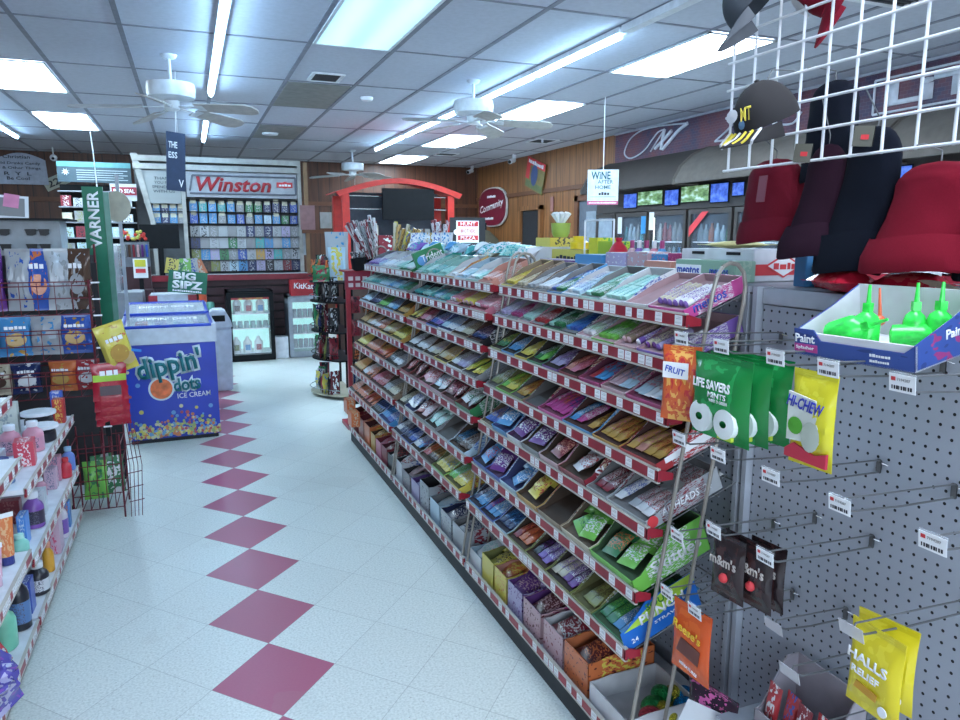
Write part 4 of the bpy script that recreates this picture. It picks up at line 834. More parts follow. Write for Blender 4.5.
MB().pillow(.12, .2, .02, mat('yellow_paper', (.55, .5, .22), .7), seed=5).obj('paper_bundle', loc=(1.60, 1.70, ZT + .105), rot=(-PI / 2, 0, .3), smooth=True, label='pale yellow folded paper bundle on the white carton', cat='paper')
t, a, b_ = carton('candy_box', 'blue fruit candy box with green apple print, standing', 'candy box', 1.475, 1.56, 1.425, 1.465, ZT, .085, wrap(C['azure'], (.02, .25, .55), scale=3))
MB().lathe([(.001, 0), (.022, .001), (.001, .002)], mat('apple_print', (.12, .45, .08), .4), 16, Matrix.Translation((.005, -b_ - .0003, .055)) @ Euler((PI / 2, 0, 0)).to_matrix().to_4x4()).obj('printed_apple', t); text('JOLLY', M_wink, t, (0, -b_ - .003, .05), (PI / 2, -.1, 0), .055, .016, bold=.05)
MB().lathe([(.010, 0), (.022, .006), (.014, .014)], mat('melon_print', (.5, .05, .08), .4), 12).obj('printed_melon', t, (.03, -b_ - .001, .045), (PI / 2, 0, 0))
t, a, b_ = carton('candy_box', 'glossy red carton with white lettering beside blue box', 'candy box', 1.50, 1.64, 1.30, 1.42, ZT, .062, mat('glossy_red_box', (.33, .012, .03), .3))
text('~', M_wink, t, (.02, -b_ - .0005, .042), '-y', .05, .008); MB().box(-a - .001, a + .001, -.0015, .0015, .0, .0632, M_paper).obj('seal_tape', t)
MB().box(-a + .01, -a + .04, -b_ - .001, -b_, .008, .03, M_paper).obj('printed_label', t)
for i, (x, y, w_, h_, m, lb) in enumerate([(1.60, 1.345, .07, .05, wr('blue', 'white', scale=4), 'small blue cream pack lying on the red carton')]):
    MB().pillow(w_, h_, .02, m, seed=3).obj('snack_pack', loc=(x, y, ZT + .064), rot=(-.2, 0, -.3), smooth=True, label=lb, cat='snack pack')
MB().pillow(.09, .11, .03, wr('gold', 'purple', scale=3), seed=3).obj('snack_pack', loc=(1.72, 1.47, ZT), rot=(-.1, 0, -.3), smooth=True, label='yellow and purple snack pack behind the red carton', cat='snack pack')
MB().pillow(.15, .18, .05, wr('azure', 'white', scale=4), seed=6).obj('snack_pack', loc=(1.84, 1.60, ZT), rot=(-.1, 0, -.4), smooth=True, label='tall blue chip bag seen between two hanging hats', cat='snack pack')
for i, y in enumerate((1.24, 1.12)): MB().pillow(.14, .12, .05, wrap((.38, .012, .03), (.45, .05, .06), rough=.22, scale=3), seed=i).obj('candy_bag', loc=(1.47 + .04 * i, y, ZT + .026), rot=(-PI / 2, 0, 1.3 + .5 * i), smooth=True, label=['dark red candy bag lying beside the red carton', 'dark red candy bag behind the paint toy carton'][i], cat='candy bag', group='dark red bags on the gondola top')
bk = thing('rear_shelf_edge', 'white and red price rail of the shelf behind the hats', 'shelf', (1.86, .6, 1.40))
MB().box(0, .1, 0, .95, -.002, .004, M_white).box(0, .005, 0, .95, -.02, .004, M_lip).obj('shelf_board', bk)
for k in range(9): place(TAG, 'price_tag', bk, (-.001, .05 + k * .1, -.018))
v = [(x_, .028 * math.sin(PI * (x_ / .20)) + .012) for x_ in [i * .02 for i in range(11)]]
MB().prism([(0, 0)] + v + [(.20, 0)], 0, .008, mat('corrugated_card', (.38, .31, .24), .8), 'yz').obj('cardboard_edge', loc=(1.42, .95, ZT), label='wavy brown cardboard flap behind the paint toy carton', cat='cardboard')
# candy boxes behind and above the near rack
t, a, b_ = carton('mint_carton', 'pale green mint carton with blue lettering atop the rack', 'candy box', 1.425, 1.50, 1.63, 1.90, ZT, .06, wrap((.25, .42, .32), (.35, .5, .4), scale=3))
MB().box(-a - .0015, -a - .0003, .01, b_ - .004, .012, .045, M_paper).obj('white_panel', t); text('mentos', M_blueink, t, (-a - .002, .07, .028), '-x', .105, .026, bold=.04); text('mentos', M_blueink, t, (-a - .002, -.07, .028), '-x', .08, .022, bold=.02)
t, a, b_ = carton('candy_box', 'long salmon pink box lying across the rack top', 'candy box', 1.43, 1.475, 1.93, 2.08, ZT, .05, wrap(C['peach'], (.7, .45, .35), scale=4)); 
TOPS = [('pink and white gum carton facing the aisle', 2.16, 2.29, .075, 'rose', 'ice'), ('lilac and white gum carton facing the aisle', 2.30, 2.44, .07, 'lavender', 'white'), ('blue and pink candy box behind the rack', 2.05, 2.14, .07, 'azure', 'pink'), ('magenta box behind the near rack', 1.98, 2.045, .075, 'magenta', 'pink')]
for lb, y0, y1, h_, c1_, c2_ in TOPS: carton('candy_box', lb, 'candy box', 1.50, 1.60, y0, y1, ZT, h_, wr(c1_, c2_, scale=4, c3=C[c2_]), group='small boxes on the gondola top')
carton('candy_box', 'bright blue wide box behind the near rack top', 'candy box', 1.50, 1.62, 2.47, 2.68, ZT, .058, wr('azure', 'white', scale=4)); t, a, b_ = carton('candy_box', 'purple wide box with white lettering behind the rack', 'candy box', 1.50, 1.60, 2.70, 3.01, ZT, .03, wr('purple', 'lavender', scale=4))
t, a, b_ = carton('coffee_pod_box', 'yellow box with black print left of the yellow bottles', 'box', 1.66, 1.80, 3.22, 3.38, ZT, .125, wrap(C['yellow'], (.08, .08, .05), scale=5)); text('~', M_ink, t, (-a - .001, 0, .07), '-x', .06, .04)
t, a, b_ = carton('lighter_fluid_box', 'low yellow box of yellow bottles with dark lettering', 'box', 1.66, 1.80, 2.90, 3.20, ZT, .07, wrap(C['yellow'], (.15, .14, .02), scale=5)); text('~', M_ink, t, (-a - .001, 0, .03), '-x', .2, .03)
MB().lathe([(.045, 0), (.045, .03), (.03, .04), (.032, .06)], mat('yellow_cap', (.75, .55, .02), .35), 16).obj('yellow_cone', loc=(1.73, 3.05, ZT + .072), smooth=True, label='yellow plastic cone on the low yellow box', cat='cone')
t = thing('wire_basket', 'wire framed stand holding yellow green packets', 'rack', (1.72, 2.76, ZT)); 
MB().box(-.05, .05, -.10, .02, .004, .11, wrap((.35, .5, .03), (.02, .2, .05), scale=5)).obj('packet_row', t); MB().box(-.05, .05, .025, .10, .004, .125, wrap((.6, .6, .03), (.1, .35, .05), scale=5)).obj('packet_row', t)
MB().path([(-.06, -.12, 0), (-.06, -.12, .20), (-.06, .12, .20), (-.06, .12, 0)], .004, MG, 6).obj('frame', t)
MB().lathe([(.001, 0), (.04, .004), (.052, .05), (.03, .09), (.012, .11), (.016, .125)], mat('red_jug', (.42, .01, .03), .3), 16).obj('red_jug', loc=(1.66, 2.60, ZT), smooth=True, label='round red jug right of the yellow green packets', cat='jug')
for i in range(5):
    t = thing('spray_bottle', ['pink capped small bottle nearest the red jug', 'violet small bottle second from the red jug', 'clear small bottle third from the red jug', 'pink small bottle fourth from the red jug', 'blue small bottle farthest from the red jug'][i], 'bottle', (1.66, 2.50 - .05 * i, ZT), group='small bottles behind the racks')
    MB().lathe([(.018, 0), (.02, .006), (.02, .07), (.01, .085)], mat('btl%d' % i, [C['rose'], C['violet'], C['ice'], C['pink'], C['azure']][i], .25), 12).obj('bottle_body', t, smooth=True); MB().cyl((0, 0, .085), (0, 0, .115), .009, mat('btlcap%d' % (i % 2), [C['magenta'], C['white']][i % 2], .4), 10).obj('cap', t)
t = thing('flower_cup', 'green cup with white paper lilies on the yellow box', 'cup', (1.75, 3.28, ZT + .127)); MB().lathe([(.035, 0), (.045, .02), (.05, .07)], mat('lime_cup', (.3, .42, .08), .4), 16).obj('cup_body', t, smooth=True)
m = MB()
for k in range(9): a = k * .7; m.cyl((.01 * math.cos(a), .01 * math.sin(a), .06), (.04 * math.cos(a), .05 * math.sin(a), .12), .003, M_paper, 6, .012)
m.obj('paper_flowers', t, kind='stuff')
MB().path([(0, .05, .02), (0, .08, .04), (0, .05, .06)], .006, mat('lime_cup', (.3, .42, .08), .4), 6).obj('handle', t)
t, a, b_ = carton('white_carton', 'long white carton behind the middle rack', 'carton', 1.55, 1.78, 3.20, 3.85, ZT, .08, mat('white_carton3', (.50, .53, .58), .6)); text('~', M_redink, t, (-a - .001, 0, .055), '-x', .4, .014)
# loose gum cartons and clear bags piled on the top of the middle and far rack
rr = random.Random(5)
pile = [(y, c_) for y, c_ in zip([3.06, 3.18, 3.30, 3.42, 3.54, 3.66, 3.78, 3.98, 4.10, 4.22, 4.34, 4.46, 4.60, 4.75, 4.9], ['white', 'mint', 'white', 'cream', 'ice', 'white', 'teal', 'ice', 'azure', 'mint', 'white', 'azure', 'ice', 'violet', 'white'])]
for i, (y, c_) in enumerate(pile):
    MB().pillow(.13, .11, .05, wr(c_, 'teal' if c_ != 'azure' else 'white', scale=5, rough=.2), seed=i).obj('candy_bag', loc=(1.40 + .02 * rr.random(), y, ZT + .03 + .01 * (i % 3)), rot=(-1.1, 0, -PI / 2 + rr.uniform(-.5, .5)), smooth=True, label='glossy %s gum bag lying on the gondola top, %s counted from the near rack' % (say(c_), ORD[i]), cat='candy bag', group='gum bags piled on the gondola top')
t, a, b_ = carton('gum_carton', 'dark green gum carton standing at the rack joint', 'candy box', 1.19, 1.37, 3.925, 3.955, 1.345, .10, mat('gum_green', (.005, .17, .055), .35)); t.rotation_euler = (0, -TILT, 0)
MB().cyl((-.05, -b_ - .002, .045), (-.05, -b_ - .0004, .045), .028, mat('logo_blue', (.1, .3, .6), .4), 18).obj('emblem', t); text('Trident', M_wink, t, (.015, -b_ - .003, .052), '-y', .13, .04, bold=.02)
MB().ball((0, 0, .03), .02, mat('tan_plastic', (.35, .22, .15), .5), 12, 8, 1.3).cyl((0, 0, -.02), (0, 0, .02), .014, mat('tan_plastic', (.35, .22, .15), .5), 12).obj('knob_post', loc=(1.60, 3.97, ZT + .022), smooth=True, label='small tan rounded post standing at the rack joint', cat='post')
MB().lathe([(.02, 0), (.03, .01), (.03, .04), (.012, .05)], mat('teal_plastic', (.02, .3, .2), .3), 12).obj('gum_bottle', loc=(1.52, 4.18, ZT), smooth=True, label='small green gum bottle behind the standing green carton', cat='bottle')
# ---------------------------------------------------------------- left gondola with drugstore goods
LX = -.605
lg = thing('gondola_shelving', 'white drugstore gondola along the left edge with red price rails', 'shelving unit', (-.8, 1.7, 0))
def LO(m, name, **k): return m.obj(name, lg, (.8, -1.7, 0), **k)
LO(MB().box(-1.25, LX - .02, 1.6, 4.1, 0, .075, M_dark), 'kick_plate'); LO(MB().box(-1.22, -.985, 1.6, 4.1, .1, 1.02, M_white), 'back_panel')
for z, y0, y1 in ((.10, 1.6, 2.9), (.10, 2.92, 4.1), (.375, 1.6, 2.9), (.33, 2.92, 4.1), (.725, 1.6, 2.9), (.60, 2.92, 4.1), (.955, 1.6, 2.86)):
    LO(MB().box(-.985, LX, y0, y1, z - .018, z, M_white), 'shelf_board'); rail(lg, LX + .004, z - .032, y0, y1, rnd, .45, face=1)
lr = random.Random(8)
def bottle(x, y, z, r, h, col, capcol, label, rough=.3, sx=1, sy=1, neck=.45, name='bottle', cat='bottle', label_col=None, caph=.18):
    t = thing(name, label, cat, (x, y, z), group='bottles on the left gondola')
    hb = h * (1 - caph)
    MB().lathe([(r * .9, 0), (r, .004), (r, hb * .7), (r * .85, hb * .82), (r * neck, hb * .95), (r * neck, hb)], mat('btl_%s' % (col,), col, rough), 18, sx=sx, sy=sy).obj('bottle_body', t, smooth=True)
    MB().lathe([(r * neck * 1.25, hb), (r * neck * 1.25, h - .002), (r * neck * 1.1, h)], mat('cap_%s' % (capcol,), capcol, .4), 14).obj('cap', t, smooth=True)
    if label_col: MB().lathe([(r * 1.015, hb * .15), (r * 1.015, hb * .6)], wrap(label_col, (.1, .1, .15), scale=8), 18, sx=sx, sy=sy).obj('paper_label', t, smooth=True)
def box(x, y, z, w_, d, h, c1_, c2_, label, rz=0):
    MB().box(-w_ / 2, w_ / 2, -d / 2, d / 2, 0, h, wrap(c1_, c2_, scale=5)).obj('medicine_box', loc=(x, y, z), rot=(0, 0, rz), bevel=.0015, label=label, cat='box', group='boxes on the left gondola')
P_ = (.62, .28, .36); W_ = (.72, .74, .78)
bottle(-.745, 3.44, .602, .04, .125, P_, W_, 'pink medicine bottle with white cap, left of the pair', label_col=(.62, .35, .45)); bottle(-.665, 3.46, .602, .04, .13, P_, W_, 'pink medicine bottle with white cap, right of the pair', label_col=(.6, .3, .4))
bottle(-.70, 3.80, .602, .06, .10, (.02, .02, .03), W_, 'short black tub with wide white lid, upper one', neck=.98, caph=.16, label_col=(.05, .05, .06)); bottle(-.66, 3.62, .602, .055, .075, (.02, .02, .03), W_, 'short black tub with white lid in front', neck=.98, caph=.2)
box(-.83, 3.80, .602, .1, .05, .15, (.55, .58, .52), (.3, .35, .35), 'pale grey box with yellow top left of the black tub'); box(-.64, 3.96, .602, .05, .05, .12, (.5, .05, .04), (.7, .5, .1), 'red box at the far end of the upper left shelf'); box(-.66, 4.05, .602, .05, .05, .14, (.05, .12, .5), (.6, .6, .7), 'blue box at far end of the upper left shelf')
box(-.66, 3.26, .602, .07, .09, .10, (.62, .06, .1), (.8, .7, .7), 'red and white box at the rail of upper left shelf', .1); box(-.78, 3.22, .602, .10, .12, .07, (.6, .66, .72), (.2, .4, .6), 'white and pale blue flat box, upper left shelf'); box(-.82, 3.05, .602, .14, .10, .10, (.62, .66, .7), (.2, .5, .6), 'large white box beside the pale blue flat box')
for k, (x, y, lb) in enumerate([(-.68, 3.02, 'white lidded blue jar nearest on the upper left shelf'), (-.72, 3.12, 'dark blue jar second on the upper left shelf'), (-.86, 3.35, 'dark blue jar behind the pink bottles')]): bottle(x, y, .602, .028, .07, (.04, .12, .32), (.02, .04, .2) if k else W_, lb, neck=.95, caph=.3)
for k in range(6): box(-.78 + .055 * (k % 3), 3.90 + .0 * k - .13 * (k // 3), .332, .05, .06, .12 - .02 * (k % 2), [(.6, .6, .65), (.5, .05, .08), (.6, .3, .4), (.62, .62, .68), (.45, .05, .1), (.55, .4, .5)][k], (.2, .2, .3), ['white', 'red', 'pink', 'pale', 'dark red', 'rosy'][k] + ' small box on the middle left shelf, far part')
bottle(-.635, 4.05, .332, .03, .12, (.15, .25, .6), (.3, .5, .7), 'blue clear bottle at far end of middle left shelf'); bottle(-.63, 3.92, .332, .026, .10, (.55, .04, .06), (.6, .05, .06), 'red capped jar at far end of middle left shelf'); bottle(-.70, 3.66, .332, .03, .09, (.6, .3, .4), W_, 'pink jar on the middle left shelf')
bottle(-.655, 3.27, .332, .038, .15, (.20, .08, .35), W_, 'purple and black bottle with white cap, middle left shelf', label_col=(.04, .03, .06)); box(-.66, 3.42, .332, .05, .06, .11, (.55, .6, .66), (.4, .4, .5), 'white box behind the purple bottle'); box(-.75, 3.35, .332, .07, .05, .10, (.20, .03, .04), (.3, .1, .1), 'dark maroon box left of the purple bottle')
box(-.66, 3.10, .332, .03, .07, .12, (.08, .25, .65), (.6, .7, .8), 'blue and white slim box, middle left shelf'); box(-.72, 3.06, .332, .06, .06, .09, (.03, .05, .35), (.2, .3, .6), 'navy blue box, middle left shelf'); box(-.80, 3.12, .332, .07, .07, .10, (.35, .62, .6), (.5, .7, .7), 'teal box behind the navy one'); bottle(-.65, 2.97, .332, .03, .085, (.25, .6, .5), (.4, .7, .62), 'mint green bottle at the shelf joint')
def sachet(x, y, z, h, c1_, c2_, label, base=(.03, .04, .2)):
    t = thing('sunscreen_tube', label, 'tube', (x, y, z), (0, 0, .5), 'tubes standing on caps')
    v = []; n = 14
    for k, q in ((0, 1), (1, .8), (2, .55), (3, .3)):
        for i in range(n): a = 2 * PI * i / n; v.append((.024 * (1 + .25 * (k / 3)) * math.cos(a), .020 * (1 - k / 3 * .93) * math.sin(a), .03 + (h - .03) * k / 3))
    f = [(k * n + i, k * n + (i + 1) % n, (k + 1) * n + (i + 1) % n, (k + 1) * n + i) for k in range(3) for i in range(n)] + [tuple(range(3 * n, 4 * n)), tuple(range(n))]
    MB().add(v, f, wrap(c1_, c2_, scale=5)).obj('tube_body', t, smooth=True); MB().cyl((0, 0, 0), (0, 0, .03), .022, mat('tubecap%s' % (base,), base, .4), 14).obj('cap', t); MB().box(-.032, .032, -.002, .002, h - .004, h + .012, M_paper).obj('crimp', t)
sachet(-.655, 2.80, .377, .17, (.65, .19, .06), (.7, .4, .2), 'orange tube standing on navy cap, right one'); sachet(-.72, 2.76, .377, .16, (.62, .20, .08), (.7, .4, .2), 'orange tube standing on navy cap, left one'); sachet(-.655, 2.62, .377, .13, (.62, .35, .45), (.7, .6, .65), 'pink tube on the near middle shelf', (.6, .4, .5))
sachet(-.70, 2.70, .377, .10, (.2, .3, .55), (.5, .6, .7), 'small blue tube between the orange and pink tubes')
bottle(-.67, 2.73, .102, .048, .165, (.18, .52, .36), W_, 'mint green square bottle with white cap, bottom left shelf', sx=.75, neck=.35, caph=.15); bottle(-.65, 2.86, .102, .035, .22, (.02, .02, .03), (.02, .02, .02), 'tall black bottle behind the mint green one', label_col=(.10, .2, .42)); box(-.645, 2.99, .102, .03, .07, .13, (.06, .10, .42), (.5, .6, .8), 'dark blue box behind the black bottle')
bottle(-.64, 3.14, .102, .04, .13, (.02, .02, .03), W_, 'black bottle with white cap and white label, bottom shelf', label_col=(.6, .62, .66)); bottle(-.635, 3.34, .102, .022, .13, (.70, .35, .04), (.7, .3, .2), 'yellow orange slim bottle, bottom left shelf'); bottle(-.69, 3.40, .102, .03, .15, (.6, .35, .4), (.62, .08, .15), 'pink bottle with red cap, bottom left shelf'); box(-.645, 3.56, .102, .06, .09, .17, (.58, .40, .5), (.6, .1, .2), 'tall white and pink pack, bottom left shelf'); bottle(-.65, 3.72, .102, .04, .19, (.6, .55, .6), W_, 'tall pink and white bottle with white cap, bottom shelf', label_col=(.2, .1, .4)); box(-.635, 3.86, .102, .03, .05, .13, (.1, .25, .55), (.6, .2, .1), 'blue striped slim box at the bottom shelf end'); box(-.74, 3.9, .102, .06, .06, .12, (.5, .05, .08), (.6, .5, .5), 'red box at the bottom shelf end')
MB().pillow(.11, .10, .03, wrap((.55, .04, .06), (.6, .5, .5), rough=.2, scale=4), seed=2).obj('candy_bag', loc=(-.65, 2.59, .104), rot=(-.5, 0, 1.3), smooth=True, label='red and clear bag near the mint green bottle', cat='bag')
MB().pillow(.27, .22, .11, wrap((.10, .08, .38), (.42, .40, .62), rough=.15, scale=5, c3=(.22, .08, .42)), seed=12, nx=14, ny=14, wrinkle=.4).obj('plastic_bag', loc=(-.60, 2.24, .125), rot=(-.35, 0, 1.2), smooth=True, label='crumpled blue and violet plastic bag at bottom left corner', cat='bag')
MB().pillow(.20, .16, .08, wrap((.35, .35, .62), (.15, .10, .40), rough=.15, scale=5), seed=15, nx=12, ny=12, wrinkle=.4).obj('plastic_bag', loc=(-.68, 2.02, .13), rot=(-.3, 0, 1.4), smooth=True, label='second pale violet plastic bag below the crumpled one', cat='bag')
for k in range(8): box(-.70, 2.0 + .1 * k, .727, .08, .07, .10 + .02 * (k % 3), [C['rose'], C['white'], C['pink'], C['ice'], C['cream'], C['red'], C['white'], C['lavender']][k], C['violet'], ['pale pink', 'white', 'pink', 'pale blue', 'cream', 'red', 'second white', 'lavender'][k] + ' box on the near upper left shelf')
# ---------------------------------------------------------------- red wire chip rack
cr = thing('chip_rack', 'red wire snack rack with three tiers of hanging snack bags', 'snack rack', (-.78, 4.3, 0))
M_rw = mat('dark_red_wire', (.13, .012, .022), .45); YR0, YR1, XA, XB = 4.28, 4.66, -1.45, -.50
def CO(m, name, **k): return m.obj(name, cr, (.78, -4.3, 0), **k)
for x in (XA, XB):
    for y in (YR0, YR1): CO(MB().cyl((x, y, .02), (x, y, 1.46 if y == YR1 else 1.28), .006, M_rw, 8), 'post')
for zt, zb in ((1.27, 1.10), (1.02, .86), (.80, .66)):
    m = MB()
    for z in (zt, zt - .02, (zt + zb) / 2, zb): m.path([(XA, YR1, z), (XA, YR0, z), (XB, YR0, z), (XB, YR1, z), (XA, YR1, z)], .003, M_rw, 6)
    for k in range(13): x = XA + (XB - XA) * k / 12; m.path([(x, YR0, zt), (x, YR0, zb), (x, YR1, zb)], .002, M_rw, 5)
    CO(m, 'basket')
CO(MB().box(XA, XB, YR1 + .005, YR1 + .012, .05, 1.40, mat('slat_black', (.03, .03, .035), .5)), 'back_board')
def snack(x, y, z, w_, h_, t_, c1_, c2_, label, rz=0, c3=None, tilt=0):
    t = thing('snack_bag', label, 'snack bag', (x, y, z), (tilt, 0, rz), 'snack bags in the red wire rack')
    MB().pillow(w_, h_, t_, wrap(C[c1_], C[c2_], rough=.2, scale=3, c3=C[c3] if c3 else None, thr=.60), seed=int(abs(x * 1000)), nx=10, ny=12, wrinkle=.25).obj('bag_body', t, smooth=True)
    MB().box(-w_ * .47, w_ * .47, -.003, .003, h_ * .955, h_, mat('seal_' + c1_, C[c1_], .25)).obj('top_seal', t)
    if 'silver' != c1_ and w_ < .17: MB().prism([(w_ * .3 * math.cos(k * PI / 8), h_ * .42 + h_ * .17 * math.sin(k * PI / 8)) for k in range(16)], -t_ * .56, -t_ * .40, mat('seal_' + c2_, C[c2_], .25)).obj('printed_picture', t); text('~~' + c2_, M_wink, t, (0, -t_ * .56, h_ * .72), '-y', w_ * .6, h_ * .09)
    else: MB().box(-w_ * .06, w_ * .06, t_ * .2, t_ * .5, h_ * .1, h_ * .93, mat('seal_' + c1_, C[c1_], .25)).obj('back_seam', t)
    return t
for i, a in enumerate([(-1.38, 'silver', 'black', 'black silver snack bag at far left, top tier'), (-1.10, 'purple', 'lavender', 'purple snack bag cut by the left edge, top tier'), (-.965, 'purple', 'silver', 'purple and silver snack bag, top tier'), (-.84, 'silver', 'blue', 'silver snack bag beside the purple one, top tier'), (-.745, 'blue', 'orange', 'royal blue snack bag with orange print, top tier'), (-.65, 'silver', 'grey', 'plain silver backed snack bag, top tier'), (-.56, 'brown', 'silver', 'brown and silver snack bag, right end of top tier')]):
    snack(a[0], 4.42, 1.115, .125, .325, .07, a[1], a[2], a[3], rz=.25 * ((i % 3) - 1), tilt=-.05)
for i, a in enumerate([(-1.30, 'azure', 'white', 'blue snack bag at far left, middle tier'), (-1.05, 'navy', 'silver', 'black snack bag with round print, middle tier'), (-.88, 'azure', 'gold', 'bright blue snack bag with golden snack print, middle tier'), (-.74, 'silver', 'azure', 'silver backed snack bag, middle tier'), (-.60, 'blue', 'gold', 'blue snack bag at the right end, middle tier')]):
    snack(a[0], 4.42, .875, .16, .215, .08, a[1], a[2], a[3], rz=.2 * ((i % 3) - 1), tilt=-.05)
for i, a in enumerate([(-1.2, 'crimson', 'white', 'red snack bag at far left, lowest tier'), (-.98, 'cream', 'brown', 'beige snack bag, lowest tier'), (-.85, 'navy', 'white', 'navy snack bag with white script, lowest tier'), (-.68, 'orange', 'gold', 'orange crunchy snack bag, lowest tier'), (-.56, 'red', 'white', 'red and white snack bag at the right, lowest tier')]):
    snack(a[0], 4.42, .67, .14, .17, .07, a[1], a[2], a[3], rz=.2 * ((i % 3) - 1), tilt=-.05)
# tall wire stand with gum-ball tree wires, clip strip and yellow bag at the right end of the rack
t = snack(-.355, 4.22, .795, .15, .27, .09, 'yellow', 'gold', 'bright yellow chip bag hanging at the chip rack corner', rz=.5, tilt=0); t['group'] = 'yellow chip bag'; t.rotation_euler = (.05, -.28, .3)
MB().lathe([(.001, 0), (.035, .002), (.001, .004)], mat('potato_print', (.45, .32, .14), .5), 16, Matrix.Translation((.03, -.04, .075)) @ Euler((PI / 2, 0, 0)).to_matrix().to_4x4()).obj('printed_chip', t); text("Lay's", M_redink, t, (.03, -.04, .19), (PI / 2, -.5, 0), .06, .03, bold=.04); MB().box(0, .05, -.041, -.038, .115, .128, mat('blue_flash', (.02, .2, .6), .4)).obj('blue_flash', t, rot=(0, .5, 0))
cs = thing('clip_strip', 'black clip strip hanging down the chip rack corner', 'strip', (-.46, 4.20, .45)); MB().box(-.012, .012, -.002, .002, .0, .92, M_black).obj('strip', cs)
for k in range(10): MB().box(-.02, .02, -.006, -.002, .05 + .085 * k, .058 + .085 * k, M_white).obj('clip', cs)
for k, (z, h_, lb) in enumerate([(.56, .20, 'red and lime jerky bag, front one on the clip strip'), (.50, .13, 'second red jerky bag under the lime one'), (.455, .12, 'third red jerky bag lower on the clip strip'), (.415, .11, 'lowest red jerky bag on the clip strip')]):
    t = thing('jerky_bag', lb, 'snack bag', (-.43, 4.175 + .012 * k, z + .09), (0, 0, .15), 'red jerky bags')
    MB().pillow(.17, h_, .03, wrap((.36, .012, .03), (.40, .03, .04), rough=.2, scale=4), seed=k, nx=10).obj('bag_body', t, smooth=True)
    if k == 0: MB().box(-.078, .078, -.018, -.0155, .105, .14, mat('lime_band', (.30, .50, .03), .4)).obj('lime_band', t); MB().box(-.05, .05, -.0175, -.0155, .03, .08, mat('dark_window', (.08, .05, .06), .2)).obj('window', t); text('~', M_wink, t, (0, -.0195, .15), '-y', .09, .028, bold=.04)
# floor level wire basket with green bags
wb = thing('wire_floor_basket', 'rusty red wire basket stand on the floor behind left gondola', 'basket', (-.52, 4.3, 0))
m = MB(); xa, xb, ya, yb = -.13, .11, -.13, .15
for z in (.06, .14, .22, .30, .40): m.path([(xa, ya, z), (xb, ya, z), (xb, yb, z), (xa, yb, z), (xa, ya, z)], .003, M_rw, 6)
for k in range(7): x = xa + (xb - xa) * k / 6; m.path([(x, ya, .42), (x, ya, .06), (x, yb, .06), (x, yb, .42)], .0025, M_rw, 5)
m.obj('cage', wb)
for x in (xa, xb):
    for y in (ya, yb): MB().cyl((x, y, 0), (x, y, .46), .005, M_rw, 6).obj('post', wb)
MB().cyl((xa - .004, ya + .03, .06), (xa - .012, ya + .03, .06), .03, M_black, 14).obj('wheel', wb)
m = MB(); ang = [(.13, 0), (.16, .0)]
for k in range(4): m.path([(.13 + .018 * k, -.10, .52), (.15 + .02 * k, -.12, .28), (.14 + .018 * k, -.14, .0)], .0020, M_rw, 5)
for z in (.08, .16, .24, .32, .40): m.path([(.135, -.13, z), (.21, -.13, z + .01)], .0025, M_rw, 5)
m.obj('side_grid', wb)
for k, (x, y, c1_, c2_, lb) in enumerate([(-.55, 4.26, 'lime', 'green', 'lime green bag front left in the floor basket'), (-.47, 4.33, 'green', 'white', 'dark green bag right in the floor basket'), (-.52, 4.38, 'green', 'silver', 'dark green bag at the back of the floor basket')]):
    MB().pillow(.12, .21, .06, wr(c1_, c2_, scale=3), seed=40 + k, nx=8, wrinkle=.3).obj('snack_bag', loc=(x, y, .09), rot=(-.1, 0, .2 * k), smooth=True, label=lb, cat='snack bag', group='green bags in the floor basket')
# ---------------------------------------------------------------- ice cream freezer
fz = thing('ice_cream_freezer', 'blue chest freezer with glass lid and coloured dots print', 'freezer', (-.175, 5.66, 0), (0, 0, .03))
M_fb = mat('freezer_blue', (.008, .04, .42), .3, var=.2, scale=3); M_fw = mat('freezer_white', (.58, .64, .72), .3); M_teal = mat('teal_letter', (.005, .16, .19), .4, var=0); M_obl = mat('orange_ball', (.72, .16, .05), .4, var=.35, scale=20)
MB().box(-.315, .315, 0, 1.2, .03, .735, M_fb).obj('cabinet', fz, bevel=.006); MB().box(-.30, .30, .02, 1.18, 0, .03, M_dark).obj('base', fz)
MB().box(-.325, .325, -.008, .03, .735, .85, M_fw).box(-.325, .325, 1.17, 1.21, .735, .93, M_fw).box(-.325, -.295, 0, 1.2, .735, .87, M_fw).box(.295, .325, 0, 1.2, .735, .87, M_fw).obj('rim', fz)
MB().box(-.29, .29, .03, 1.17, .74, .76, mat('cold_interior', (.5, .55, .62), .5)).obj('interior_floor', fz)
rr = random.Random(2)
for k in range(12): MB().box(-.045, .045, -.07, .07, 0, .05, wr(rr.choice(['white', 'ice', 'pink', 'azure', 'lavender', 'cream']), 'blue', scale=5)).obj('ice_cream_cup', loc=(-.175 - .22 + .145 * (k % 4), 5.82 + .30 * (k // 4), .765), label=['first', 'second', 'third', 'fourth'][k % 4] + ' from left ice cream carton in ' + ['front', 'middle', 'back'][k // 4] + ' row inside the freezer', cat='carton', group='ice cream cartons inside the freezer')
